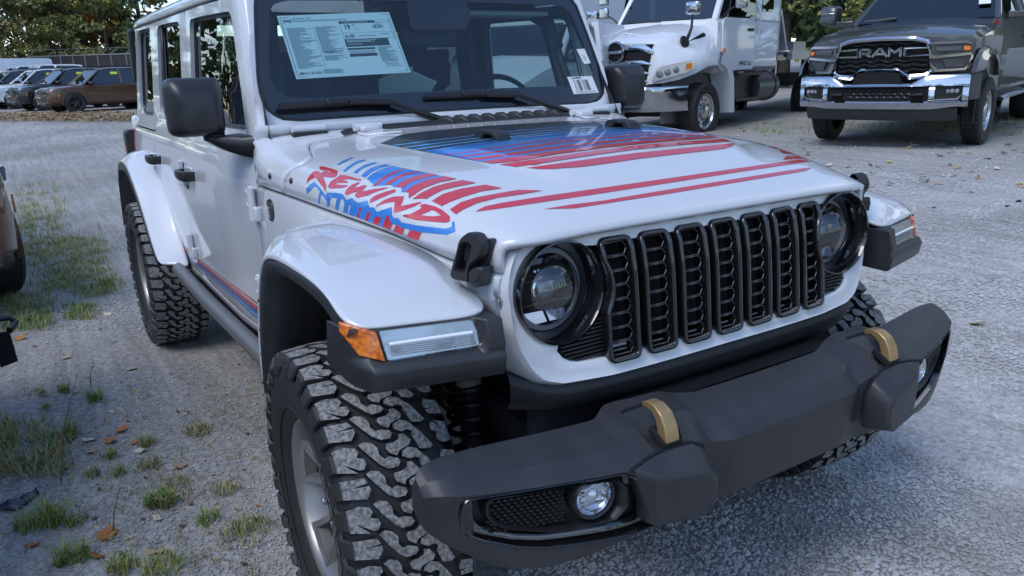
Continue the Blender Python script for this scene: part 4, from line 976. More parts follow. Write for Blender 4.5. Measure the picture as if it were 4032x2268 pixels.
for p in ([(80, 150), (170, 95), (265, 60), (283, 63), (190, 110), (100, 155)], [(155, 225), (200, 180), (300, 115), (400, 88), (432, 97), (320, 135), (240, 185), (185, 232)], [(275, 245), (330, 200), (430, 145), (520, 118), (577, 128), (450, 165), (370, 205), (320, 255)], [(378, 290), (378, 270), (450, 210), (550, 165), (655, 143), (722, 157), (610, 185), (520, 225), (450, 275), (425, 298)]):
    decal('side_blue_stripe', [c5(p)], BLUE, hood, side=True, mirror=True)
decal('side_blue_field', [c5([(437, 312), (520, 250), (620, 200), (740, 163), (890, 195), (1075, 232), (1190, 255), (1290, 278), (1370, 290), (1240, 320), (1050, 390), (930, 450), (880, 478), (852, 475), (855, 415), (760, 415), (720, 388), (545, 400), (500, 370)])], BLUE, hood, side=True, mirror=True)
for p in ([(495, 405), (540, 380), (640, 300), (760, 235), (890, 195), (915, 198), (800, 240), (680, 305), (590, 375), (545, 400)], [(650, 388), (740, 320), (860, 265), (1040, 228), (1085, 233), (930, 270), (800, 330), (720, 388)], [(770, 415), (870, 345), (1000, 290), (1185, 255), (1290, 275), (1130, 310), (980, 355), (900, 405), (855, 440), (855, 418)], [(885, 475), (980, 405), (1150, 330), (1370, 290), (1515, 320), (1300, 360), (1120, 430), (1010, 505), (940, 550), (940, 480)], [(985, 560), (1080, 490), (1250, 410), (1400, 370), (1580, 335), (1745, 367), (1520, 410), (1350, 450), (1230, 510), (1150, 558), (1100, 553)], [(1215, 582), (1350, 500), (1550, 440), (1850, 390), (2052, 430), (1800, 470), (1600, 530), (1440, 590), (1335, 645)], [(1430, 685), (1560, 600), (1750, 540), (2000, 495), (2250, 452), (2540, 460), (2300, 500), (2000, 545), (1750, 610), (1600, 680), (1503, 742)]):
    decal('side_red_stripe', [c5(p)], RED, hood, side=True, mirror=True, lift=.0015)
decal('lettering_shadow', [c3([(150, 785), (135, 780), (135, 690), (250, 580), (290, 562), (380, 660), (420, 720), (500, 830), (530, 760), (560, 770), (690, 768), (820, 790), (890, 905), (1010, 870), (1030, 905), (1110, 960), (1290, 920), (1330, 1050), (1410, 1045), (1480, 1135), (1755, 1040), (1760, 1200), (1800, 1255), (1880, 1250)]) + c4([(490, 845), (770, 905), (1320, 970), (1450, 935), (1455, 845), (1480, 830), (1500, 845), (1515, 1020), (1360, 1085), (1150, 1060), (800, 1030), (650, 990), (550, 960), (480, 945), (400, 885), (322, 885), (260, 790), (255, 722), (215, 722), (130, 935), (62, 910), (110, 745)]) + c3([(1520, 1232), (1445, 1210), (1392, 1350), (1250, 1290), (1090, 1230), (940, 1185), (980, 985), (940, 1010), (915, 1170), (830, 1140), (860, 960), (820, 880), (790, 885), (735, 1105), (680, 1085), (715, 870), (600, 865), (565, 1040), (520, 1030), (530, 940), (480, 870), (415, 790), (380, 975), (355, 970), (390, 740), (300, 645), (285, 650), (215, 720)])], BLUE, hood, side=True, cell=.02)
for p in (c3([(1090, 1230), (1140, 1055), (1185, 1055), (1130, 1248)]), c3([(1250, 1290), (1300, 1120), (1350, 1150), (1305, 1312)]), c3([(1395, 1350), (1445, 1210), (1520, 1232), (1563, 1222), (1510, 1393)]), c4([(130, 935), (215, 722), (255, 722), (260, 790), (320, 880), (275, 990)]), c4([(340, 1015), (385, 890), (415, 890), (480, 947), (550, 965), (505, 1080)]), c4([(595, 1115), (655, 993), (780, 1012), (800, 1032), (875, 1042), (800, 1193)])):
    decal('shadow_red_bar', [p], RED, hood, side=True, lift=.0015)
LT = [[c3([(135, 590), (145, 520), (200, 440), (240, 400), (250, 372), (345, 355), (410, 395), (480, 352), (600, 388), (560, 352), (385, 335), (378, 270), (470, 275), (600, 310), (722, 350), (715, 430), (680, 468), (620, 480), (450, 465), (500, 590), (512, 650), (495, 745), (440, 660), (385, 590), (330, 500), (290, 478), (230, 505), (170, 555)])],
      [c3([(540, 650), (575, 585), (590, 555), (740, 465), (755, 440), (850, 435), (980, 465), (1170, 520), (1165, 545), (1060, 530), (930, 510), (800, 525), (915, 550), (915, 580), (830, 580), (720, 585), (665, 605), (800, 625), (910, 625), (905, 650), (800, 680), (570, 690)])],
      [c3([(858, 770), (900, 700), (1000, 615), (1130, 568), (1145, 580), (1050, 670), (1035, 685), (1240, 625), (1280, 640), (1190, 750), (1400, 705), (1660, 670), (1680, 680), (1590, 710), (1430, 760), (1300, 820), (1100, 870), (1045, 820), (1105, 745), (885, 822)])],
      [c3([(1330, 965), (1345, 900), (1430, 830), (1640, 750), (1800, 710), (1835, 715), (1815, 760), (1620, 840), (1480, 900), (1400, 940)])],
      [c4([(5, 555), (20, 520), (200, 410), (350, 360), (540, 355), (515, 450), (470, 540), (640, 510), (850, 462), (875, 475), (740, 545), (480, 640), (340, 665), (350, 570), (370, 460), (280, 465), (130, 500)])],
      [c4([(515, 735), (530, 705), (670, 690), (800, 620), (880, 575), (840, 545), (860, 515), (940, 500), (1130, 550), (1260, 610), (1410, 735), (1410, 830), (1320, 858), (1000, 830), (760, 800)]), c4([(850, 715), (1030, 640), (1050, 618), (1120, 630), (1245, 720), (1100, 738)])]]
for l in LT: decal('hood_letter', l, RED, hood, side=True, cell=.02)
# stripes along the doors
def door_stripe(f0, f1, mat, nm):
    top = [(465, 705), (590, 815), (720, 915), (860, 1018), (985, 1110)]; bot = [(480, 757), (600, 872), (730, 985), (870, 1105), (985, 1212)]
    mp = lambda p: (400 + p[0] / 1.61, 500 + p[1] / 1.61)
    a = []; b = []
    for t, q in zip(top, bot):
        for f, l in ((f0, a), (f1, b)): l.append(side_px(mp((t[0] + (q[0] - t[0]) * f, t[1] + (q[1] - t[1]) * f))))
    xs_ = np.linspace(-2.38, -.93, 40)
    za = [float(np.interp(x, [p[0] for p in a], [p[1] for p in a])) for x in xs_]; zb = [float(np.interp(x, [p[0] for p in b], [p[1] for p in b])) for x in xs_]
    for s in (-1, 1):
        mb = MB(); mb.grid([[skin(x, z, s, .0014) for x, z in zip(xs_, za)], [skin(x, z, s, .0014) for x, z in zip(xs_, zb)]], flip=(s < 0)); mb.build(nm, mat, jeep, smooth=180)
for f0, f1, m, nm in ((0, .10, RED, 'door_red_stripe'), (.24, .52, RED, 'door_red_stripe'), (.54, .60, NAVY, 'door_navy_stripe'), (.60, .80, BLUE, 'door_blue_stripe'), (.89, 1.0, BLUE, 'door_blue_stripe')): door_stripe(f0, f1, m, nm)
for i, (x0, x1, m) in enumerate(((-3.50, -3.535, RED), (-3.545, -3.56, RED), (-3.565, -3.59, BLUE))):
    mb = MB(); mb.grid([[skin(x, z, -1, .0014) for x in (x0, x1)] for z in (1.0, 1.1, 1.2)]); mb.build('corner_stripe', m, jeep)

# ---- cowl vent, washer loops, hinges, latches
VENT = M('cowl_plastic', (.020, .021, .023), .5, bump=(800, .2, .0005))
rows = []
for y in np.linspace(-.515, .515, 60):
    e = sm((.515 - abs(y)) / .03); z0 = hood_pt(-.72, math.asin(min(.99, (abs(y) / .78) ** 1.75))).z
    rows.append([(-.772, y, z0 + .0), (-.768, y, z0 + .018 * e), (-.745, y, z0 + .020 * e), (-.712, y, z0 + .014 * e), (-.700, y, z0 + .006 * e), (-.696, y, z0 - .004)])
cv = MB().grid(rows).build('cowl_vent', VENT, jeep, smooth=40)
mb = MB()
for i in range(9):
    y = -.11 + i * .058; z0 = hood_pt(-.72, math.asin((abs(y) / .78) ** 1.75)).z
    mb.tube([(-.769, y - .016, z0 + .013), (-.757, y - .008, z0 + .019), (-.740, y, z0 + .020), (-.722, y + .008, z0 + .014), (-.708, y + .014, z0 + .007)], [.010, .014, .015, .013, .007], 10)
mb.build('vent_ribs', VENT, cv, merge=False)['kind'] = 'stuff'
for s in (-1, 1):
    # footman loop
    P1, P2, P3 = [hood_px((1480 + u / 3.22, 440 + v / 3.22)) for u, v in ((1235, 322), (1545, 376), (1715, 357))]
    a = (P2 - P1); b = (P3 - P2); a.z *= 1; up = a.cross(b).normalized(); up = up if up.z > 0 else -up; La = a.length; a.normalize(); b.normalize(); wd = (P3 - P2).length
    def lp_(u, v, h): q = P1 + a * u * La + b * v * wd + up * h; return Vector((q.x, s * abs(q.y), q.z))
    mb = MB()
    for v0, v1 in ((0, 1),):
        outl = [(0, 0), (.10, .020), (.30, .026), (.78, .026), (.93, .020), (1, 0), (.84, 0), (.74, .014), (.42, .014), (.34, 0)]
        mb.prism([lp_(u, .0, h) for u, h in outl], lp_(0, 1, 0) - lp_(0, 0, 0))
    mb.build('washer_loop', VENT, hood, smooth=35, bevel=.003)
    # hood hinge
    q = hood_pt(-.66, math.asin((.44 / .775) ** 1.75))
    mb = MB(); mb.tube([(-.672, s * .392, q.z + .016), (-.672, s * .486, q.z + .016)], .0125, 14); hh = mb.build('hood_hinge', WHITE, jeep, smooth=50)
    pl = [(-.672, .405), (-.672, .478), (-.64, .482), (-.60, .475), (-.555, .42), (-.54, .375), (-.57, .365), (-.615, .39), (-.64, .40)]
    mb = MB(); pts = []
    for x, y in pl:
        h = HBVH.ray_cast(Vector((x, s * y, 2)), Vector((0, 0, -1))); z = h[0].z if h[0] else q.z; pts.append(Vector((x, s * y, z + .001)))
    mb.prism(pts, (0, 0, .007)); mb.build('hinge_leaf', WHITE, hh, bevel=.003, smooth=40)
    mb = MB(); mb.box((-.655, s * .44, q.z + .012), (.045, .06, .018)); mb.build('hinge_block', WHITE, hh, bevel=.006, smooth=40)
    # windshield hinge
    mb = MB(); mb.tube([(-.785, s * .545, 1.306), (-.785, s * .655, 1.306)], .0145, 16); mb.tube([(-.785, s * .601, 1.306), (-.785, s * .603, 1.306)], .0152, 16); wh = mb.build('windshield_hinge', WHITE, jeep, smooth=50)
    mb = MB(); mb.box((-.778, s * .60, 1.288), (.03, .118, .016)); mb.build('hinge_base', PLAST2, wh, bevel=.004)
    # body bolts, badge
    for px in ((988, 305), (1142, 358)):
        x = {988: -.66, 1142: -.50}[px[0]]; z = 1.183; w = hood_pt(x, R(-72)); w = Vector((x, -abs(w.y) - .001, w.z)); 
        h = HBVH.ray_cast(Vector((x, -1.2, 1.178)), Vector((0, 1, 0)))
        y = abs(h[0].y) if h[0] else spl(x, HW) * .998
        MB().lathe([(.0, .004), (.007, .004), (.010, .0)], (x, s * (y + .001), 1.178), (0, s, .15), 14).build('body_bolt', PLAST2, jeep)
    yb = spl(-.63, HW) + .010; mb = MB(); mb.lathe([(.0, .004), (.030, .004), (.034, .005), (.036, .0)], (-.66, s * yb, 1.072), (0, s, 0), 32); bd = mb.build('trail_badge', M('badge_dark', (.03, .03, .03), .35, metal=.5) if s < 0 else bpy.data.materials['badge_dark'], jeep, smooth=40)
    mb = MB()
    for i, w in enumerate((.02, .036, .044, .04, .024)): mb.box((-.66, s * (yb + .005), 1.050 + i * .011), (w, .002, .005))
    mb.build('badge_text', STEEL, bd, merge=False)['kind'] = 'stuff'
    # door hinges and handles
    for x, z, k in ((-.80, 1.075, 1), (-.80, .775, 1), (-1.925, 1.075, 0), (-1.925, .745, 0)):
        y = side_y(x - .03, z)
        mb = MB(); mb.tube([(x, s * (y + .014), z - .052), (x, s * (y + .014), z + .052)], .0145, 14); mb.tube([(x, s * (y + .014), z - .003), (x, s * (y + .014), z - .001)], .0152, 14)
        hg = mb.build('door_hinge', WHITE, jeep, smooth=50)
        ol = [(x - .01, z - .03), (x - .01, z + .05), (x - .055, z + .055), (x - .085, z + .03), (x - .085, z - .005), (x - .06, z - .03)]
        mb = MB(); mb.prism([Vector((a_, s * (side_y(a_, b_) + .0), b_)) for a_, b_ in ol], (0, s * .014, 0)); mb.build('hinge_leaf', WHITE, hg, bevel=.005, smooth=40)
        for dz in (-.012, .032): MB().lathe([(.0, .004), (.010, .004), (.012, 0)], (x - .058, s * (side_y(x - .06, z) + .014), z + dz), (0, s, 0), 12).build('hinge_bolt', WHITE, hg)
        mb = MB(); mb.box((x + .022, s * (y + .008), z - .028), (.05, .02, .048)); mb.build('hinge_body_leaf', WHITE, hg, bevel=.005, smooth=40)
    for x, z, dr in ((-1.79, 1.083, 'front_door'), (-2.66, 1.083, 'rear_door')):
        y = side_y(x, z)
        mb = MB(); sec = []
        for u, d, h in ((-.105, .004, .014), (-.098, .034, .016), (-.06, .044, .018), (.03, .046, .019), (.085, .040, .021), (.10, .030, .021), (.108, .004, .019)):
            sec.append([Vector((x + u, s * (y + d + a_), z + b_)) for a_, b_ in ((-.010, -h), (.006, -h), (.010, 0), (.006, h), (-.010, h))])
        mb.loft(sec); hd_ = mb.build('door_handle', PLAST2, jeep, smooth=50, bevel=.003)
        mb = MB(); mb.box((x, s * (y + .002), z + .004), (.17, .008, .055)); mb.build('handle_recess', WHITE, hd_, bevel=.003)
    MB().lathe([(.0, .004), (.010, .004), (.013, .0)], (-1.86, s * side_y(-1.86, 1.02), 1.022), (0, s, 0), 16).build('door_lock', PLAST2, jeep)
# hood latches
LATCH = M('latch_rubber', (.022, .022, .024), .45)
lz = Z(1780, 880, 5.175)
nL = Vector((.42, -.88, .12)).normalized(); oL = Vector((.375, -.668, 1.09))
for s in (-1, 1):
    def L3(p, d=0.0):
        q = at(p, n=nL, o=oL) + nL * d; return Vector((q.x, -s * q.y, q.z)) if s > 0 else q
    ol = lz([(12, 1060), (60, 830), (110, 650), (190, 340), (250, 260), (380, 168), (540, 205), (620, 310), (680, 440), (640, 640), (520, 760), (420, 850), (385, 960), (370, 1190), (60, 1130)])
    ho = lz([(110, 930), (170, 700), (205, 540), (245, 430), (300, 378), (400, 395), (440, 460), (425, 600), (345, 850), (310, 975)])
    A_ = [Vector((*p, 0)) for p in fillet([Vector((*p, 0)) for p in ol], 8, 2) and [(q.x, q.y) for q in fillet([Vector((*p, 0)) for p in ol], 8, 2)]]; B_ = [Vector((q.x, q.y, 0)) for q in fillet([Vector((*p, 0)) for p in ho], 8, 2)]
    mb = MB(); na, nb_ = len(A_), len(B_); ca = sum(A_, Vector()) / na; cb = sum(B_, Vector()) / nb_
    A2_ = [p + (ca - p).normalized() * 5 for p in A_]; B2_ = [p + (p - cb).normalized() * 5 for p in B_]
    tri = tessellate_polygon([A2_, B2_]); mb.add([L3(p, .012) for p in A2_ + B2_], tri)
    mb.grid([[L3(p, -.020) for p in A_], [L3(p, .006) for p in A_], [L3(p, .012) for p in A2_]], closed=True); mb.grid([[L3(p, .012) for p in B2_], [L3(p, .007) for p in B_], [L3(p, -.020) for p in B_]], closed=True)
    la = mb.build('hood_latch', LATCH, jeep, smooth=50)
    blk = lz([(385, 1180), (390, 1000), (460, 900), (600, 870), (690, 880), (690, 980), (640, 1280), (490, 1300)])
    mb = MB(); mb.prism([L3(p, -.03) for p in blk], L3(blk[0], .012) - L3(blk[0], -.03)); mb.build('latch_base', LATCH, la, bevel=.005, smooth=40)
    cpx = lz([(520, 1050)])[0]; MB().lathe([(.0, .004), (.012, .004), (.014, .0)], L3(cpx, .012), (nL.x, nL.y * (1 if s < 0 else -1), nL.z), 18).build('latch_pivot', LATCH, la)
    bp = lz([(0, 1080), (60, 800), (300, 560), (640, 310), (735, 330), (700, 560), (640, 760), (420, 1250), (60, 1190)])
    mb = MB(); mb.prism([L3(p, -.034) for p in bp], L3(bp[0], -.018) - L3(bp[0], -.034)); mb.build('latch_plate', PLAST2, la, bevel=.003)
    mb = MB(); mb.tube([L3(p, -.008) for p in lz([(320, 400), (270, 560), (250, 700), (290, 840)])], .006, 8); mb.tube([L3(p, -.008) for p in lz([(400, 500), (380, 640), (330, 800)])], .012, 8); mb.build('latch_strap', PLAST2, la, merge=False)
# ---- wipers
def w3(p, d): q = at(p, n=WN, o=WP0 + WN * d); return q
wz = Z(1000, 0, 1.84)
for bl, arm in (([(180, 772), (400, 758), (700, 741), (1003, 735)], [(690, 740), (1000, 742), (1150, 800), (1345, 865), (1420, 892), (1450, 898)]), ([(1247, 702), (1400, 694), (1650, 683), (1922, 675)], [(1680, 690), (1925, 690), (2080, 745), (2250, 800), (2310, 830), (2345, 838)])):
    P = [w3(p, .018) for p in wz(bl)]
    mb = MB(); mb.tube(P, [.012, .014, .014, .010], 8, flat=.8); wb = mb.build('wiper', PLAST2, jeep, smooth=50)
    mb = MB(); mb.tube([p - WN * .012 for p in P], .004, 6); mb.build('wiper_rubber', DARKGAP, wb)
    A2 = [w3(p, d) for p, d in zip(wz(arm), (.030, .032, .034, .038, .03, .016))]
    mb = MB(); mb.tube(A2, [.010, .011, .014, .018, .017, .014], 8, flat=.75); mb.build('wiper_arm', PLAST2, wb, smooth=50)
    mb = MB(); c = P[2].lerp(P[1], .35) + WN * .010; mb.box(c, (.024, .075, .020), Matrix.Rotation(R(-20), 3, 'Y')); mb.build('wiper_joint', PLAST2, wb, bevel=.004)
    mb = MB(); mb.lathe([(.0, .02), (.016, .018), (.018, 0)], A2[-1] - Vector((0, 0, .012)), (0, 0, 1), 16); mb.build('wiper_pivot', PLAST2, wb)
# ---- cabin
CAB = M('cabin_trim', (.016, .017, .019), .6)
SEAT = M('seat_cloth', (.018, .018, .020), .75)
PAPER = M('paper', (.72, .74, .73), .7)
rows = []
for y in np.linspace(-.70, .70, 21):
    rows.append([(-.83, y, 1.20), (-.86, y, 1.285), (-1.05, y, 1.292), (-1.14, y, 1.275), (-1.17, y, 1.20), (-1.16, y, .90)])
MB().grid(rows).build('dashboard', CAB, jeep, smooth=40)
sw = at((1984, 300), x=-1.30); MB().lathe([(.178, -.014), (.192, 0), (.178, .014), (.164, 0), (.178, -.014)], (-1.30, sw.y, sw.z - .165), (1, 0, .42), 40).build('steering_wheel', CAB, jeep, smooth=60)
def seat(x, y, w=.50, hz=1.38):
    mb = MB(); rg = []
    for z, xx, ww, t in ((.78, 0, w, .16), (.95, -.03, w * 1.02, .17), (1.15, -.08, w, .15), (1.28, -.12, w * .86, .12), (1.34, -.13, w * .6, .09)):
        rg.append([(x + xx + q.x, y + q.y, z) for q in fillet([Vector((-t / 2, -ww / 2, 0)), Vector((t / 2, -ww / 2, 0)), Vector((t / 2, ww / 2, 0)), Vector((-t / 2, ww / 2, 0))], .05, 3)])
    mb.loft(rg); st_ = mb.build('seat', SEAT, jeep, smooth=60)
    mb = MB(); rg = []
    for z, ww, t in ((hz, .20, .07), (hz + .03, .27, .10), (hz + .12, .28, .11), (hz + .18, .24, .09), (hz + .20, .16, .05)):
        rg.append([(x - .15 + q.x, y + q.y, z) for q in fillet([Vector((-t / 2, -ww / 2, 0)), Vector((t / 2, -ww / 2, 0)), Vector((t / 2, ww / 2, 0)), Vector((-t / 2, ww / 2, 0))], .03, 3)])
    mb.loft(rg); mb.tube([(x - .14, y - .06, 1.30), (x - .15, y - .06, hz + .03)], .007, 6); mb.tube([(x - .14, y + .06, 1.30), (x - .15, y + .06, hz + .03)], .007, 6); mb.build('headrest', SEAT, st_, smooth=60)
    mb = MB(); mb.box((x + .22, y, .74), (.50, w, .14)); mb.build('cushion', SEAT, st_, bevel=.04)
for y in (-.36, .36): seat(-1.72, y)
for y in (-.34, .34): seat(-2.62, y, .55, 1.34)
mb = MB()
for s in (-1, 1): mb.tube([(-1.02, s * .645, 1.30), (-1.12, s * .60, 1.66), (-1.25, s * .585, 1.72), (-2.0, s * .60, 1.745), (-2.9, s * .62, 1.74), (-3.2, s * .64, 1.3)], .032, 10); mb.tube([(-1.95, s * .62, 1.74), (-1.97, s * .68, 1.25)], .035, 10)
mb.tube([(-1.97, -.6, 1.73), (-1.97, .6, 1.73)], .03, 10); mb.build('sport_bar', CAB, jeep, merge=False)
mb = MB()
for s in (-1, 1): mb.tube([(-1.00, s * .655, 1.36), (-.985, s * .62, 1.40), (-1.02, s * .60, 1.50), (-1.06, s * .61, 1.55), (-1.08, s * .635, 1.57)], .017, 10)
mb.build_each('grab_handle', CAB, jeep)
# rear view mirror and sun visor, papers, bags
mb = MB(); mb.box((-1.06, .0, 1.60), (.04, .24, .07)); mb.build('rear_view_mirror', CAB, jeep, bevel=.015)
mb = MB(); mb.box((-1.14, .36, 1.695), (.16, .42, .02)); mb.build('sun_visor', M('visor', (.35, .38, .38), .8), jeep, bevel=.008)
for px, sz, a in (((1560, 335), (.11, .15), .3), ((1640, 338), (.10, .13), -.4)):
    q = at(px, x=-1.08); mb = MB(); mb.box(q, (.004, sz[1], sz[0]), Matrix.Rotation(a, 3, 'X') @ Matrix.Rotation(R(35), 3, 'Y')); mb.build('paper_sheet', PAPER, jeep)
# window sticker, inside of the glass
def ws3(y, t, d): return wsp(y, t, d)
stk = [ws_px((1000 + u / 1.84, v / 1.84)) for u, v in ((172, 100), (980, 84), (1138, 522), (315, 562))]
INK = M('sticker_ink', (.05, .07, .09), .7); INKL = M('sticker_grey_ink', (.20, .27, .30), .7)
STK = M('sticker_paper', (.82, .86, .86), .6)
def sk(u, v, d): 
    a = Vector((*stk[0], 0)).lerp(Vector((*stk[1], 0)), u); b = Vector((*stk[3], 0)).lerp(Vector((*stk[2], 0)), u); q = a.lerp(b, v); return wsp(q.x, q.y, d)
# taped behind the glass
D0 = -.006
N_ = 10; mb = MB(); mb.grid([[sk(i / N_, j / N_, D0) for i in range(N_ + 1)] for j in range(N_ + 1)]); stick = mb.build('window_sticker', STK, ws, smooth=180)
ink = MB(); gry = MB()
def bar(m, u0, v0, u1, v1, d=.0004): m.add([sk(u0, v0, D0 + d), sk(u1, v0, D0 + d), sk(u1, v1, D0 + d), sk(u0, v1, D0 + d)], [(0, 1, 2, 3)])
def words(m, s_, u, v, h, d=.0006, asp=.55, left=True, bold=0):
    vv, ff = text_polys(s_, 1.0, bold); wmin = min(p[0] for p in vv); hh = h; sc = h * 1.0
    m.add([sk(u + (p[0] - (wmin if left else 0)) * sc * asp, v - p[1] * sc, D0 + d) for p in vv], ff)
rs = random.Random(11)
for e in ((.02, .03, .98, .036), (.02, .965, .98, .971)): bar(ink, *e)
for a in (.018, .978): bar(ink, a, .03, a + .004, .97)
words(ink, 'Jeep', .035, .085, .075, bold=.02); words(ink, '2027 MODEL YEAR', .115, .06, .035); words(ink, 'WRANGLER 4-DOOR REWIND SPECIAL EDITION 4X4', .115, .098, .036)
for i in range(52): bar(gry, .045, .20 + i * .0125, .045 + rs.uniform(.08, .22), .206 + i * .0125)
for i in range(34): bar(gry, .285, .20 + i * .0125, .285 + rs.uniform(.08, .2), .206 + i * .0125)
bar(gry, .268, .2, .271, .86)
for i in range(6): bar(gry, .285, .66 + i * .014, .285 + rs.uniform(.1, .2), .667 + i * .014)
words(ink, 'TOTAL PRICE:  $57,770', .30, .615, .026); bar(ink, .285, .595, .47, .598); bar(ink, .285, .632, .47, .635)
for i in range(46):
    if rs.random() < .65: bar(ink, .035 + i * .0042, .90, .035 + i * .0042 + .0028, .94)
for i in range(6): bar(gry, .24, .875 + i * .012, .24 + rs.uniform(.15, .22), .881 + i * .012)
# fuel economy block
bar(ink, .505, .125, .965, .165); bar(ink, .505, .125, .508, .62); bar(ink, .962, .125, .965, .45); bar(ink, .505, .315, .965, .318); bar(ink, .505, .415, .965, .418)
lb = MB(); bar(lb, .83, .13, .96, .16, .0007); words(lb, 'Fuel Economy and Environment', .54, .147, .032, .0008); lb.build('sticker_reverse_print', STK, stick, merge=False)['kind'] = 'stuff'
words(ink, '19', .545, .225, .105, bold=.03); words(ink, 'MPG', .61, .195, .03); words(ink, '17   22', .62, .25, .035); words(ink, 'spend', .82, .165 + .025, .04); words(ink, '$4,250', .80, .23, .062, bold=.02)
words(ink, 'cost', .57, .34, .04); words(ink, '$2,450', .52, .375, .06, bold=.02); bar(gry, .64, .365, .80, .375); bar(gry, .84, .345, .93, .355)
bar(ink, .508, .42, .90, .54); words(ink, 'FlexCare', .80, .84, .06, bold=.0); bar(gry, .80, .875, .95, .882)
rv = MB(); words(rv, 'fueleconomy.gov', .525, .50, .036, .0009); 
for i in range(3): bar(rv, .52, .435 + i * .014, .52 + rs.uniform(.2, .33), .441 + i * .014, .0008)
rv.build('sticker_reverse_print', STK, stick, merge=False)['kind'] = 'stuff'
bar(ink, .508, .56, .755, .59); bar(ink, .508, .65, .755, .70)
for i in range(3): bar(gry, .515, .605 + i * .014, .70 + rs.uniform(0, .05), .611 + i * .014)
for i in range(20): bar(gry, .775, .56 + i * .0125, .775 + rs.uniform(.08, .17), .566 + i * .0125)
a_ = ink.build('sticker_print', INK, stick, merge=False); a_['kind'] = 'stuff'; b_ = gry.build('sticker_small_print', INKL, stick, merge=False); b_['kind'] = 'stuff'
# two small labels on the driver's side of the glass
for quad, code in (([(82, 705), (320, 692), (383, 845), (145, 865)], True), ([(172, 447), (250, 440), (308, 573), (245, 582)], False)):
    q = [ws_px((2200 + u / 2.342, v / 2.342)) for u, v in quad]
    def lk(u, v, d): a = Vector((*q[0], 0)).lerp(Vector((*q[1], 0)), u); b = Vector((*q[3], 0)).lerp(Vector((*q[2], 0)), u); p = a.lerp(b, v); return wsp(p.x, p.y, d)
    mb = MB(); mb.add([lk(0, 0, .002), lk(1, 0, .002), lk(1, 1, .002), lk(0, 1, .002)], [(0, 1, 2, 3)]); lab = mb.build('stock_label', PAPER, ws)
    mb = MB()
    if code:
        for i in range(34):
            if rs.random() < .72: mb.add([lk(.14 + i * .0185, .2, .0025), lk(.14 + i * .0185 + .012, .2, .0025), lk(.14 + i * .0185 + .012, .82, .0025), lk(.14 + i * .0185, .82, .0025)], [(0, 1, 2, 3)])
        v_, f_ = text_polys('AA909', 1.0, .03); mb.add([lk(.33 + p[0] * .14, .09 - p[1] * .16, .0025) for p in v_], f_)
        v_, f_ = text_polys('1C4PJXDG6VW505468', 1.0); mb.add([lk(.5 + p[0] * .085, .91 - p[1] * .12, .0025) for p in v_], f_)
    else:
        for i in range(5): mb.add([lk(.3, .45 + i * .07, .0025), lk(.3 + rs.uniform(.2, .5), .45 + i * .07, .0025), lk(.7, .47 + i * .07, .0025), lk(.3, .47 + i * .07, .0025)], [(0, 1, 2, 3)])
    k = mb.build('label_print', INK, lab, merge=False); k['kind'] = 'stuff'

# ================================================================== other vehicles (local frame: front axle at the origin, facing +x)
CARGLASS = GLASS('car_glass', (.10, .125, .14), 1.6, base=.05)
CLEARG = GLASS('truck_glass', (.30, .37, .37), 1.6, base=.06)
LAMPC = M('lamp_clear', (.55, .57, .6), .12, metal=.6)
LAMPK = M('lamp_dark', (.05, .052, .058), .12, coat=1)
ORANGE = M('marker_orange', (.85, .22, .02), .3, coat=.6)
BLACKW = M('black_wheel', (.015, .015, .017), .3)
ALU = M('polished_wheel', (.62, .62, .63), .22, metal=.95)
YTAG = M('yellow_tag', (.72, .80, .10), .6)
def frame(parent_loc, yaw, slope=(0, 0)):
    e = empty('frame', parent_loc, yaw); return e
def body(parent, name, secs, mat, smooth=40, bevel=None, cap=True):
    """secs: (x, half outline [(y, z)...] from the sill up to the centre line)"""
    rings = []
    for x, h in secs: rings.append([(x, y, z) for y, z in h] + [(x, -y, z) for y, z in h[::-1] if y > 1e-6])
    mb = MB(); mb.loft(rings, cap); return mb.build(name, mat, parent, smooth=smooth, bevel=bevel)
def poly(parent, name, pts, e, mat, **k):
    mb = MB(); mb.prism(pts, e); return mb.build(name, mat, parent, **k)
def yz(x, l): return [Vector((x, y, z)) for y, z in l]
def both(fn):
    for s in (-1, 1): fn(s)
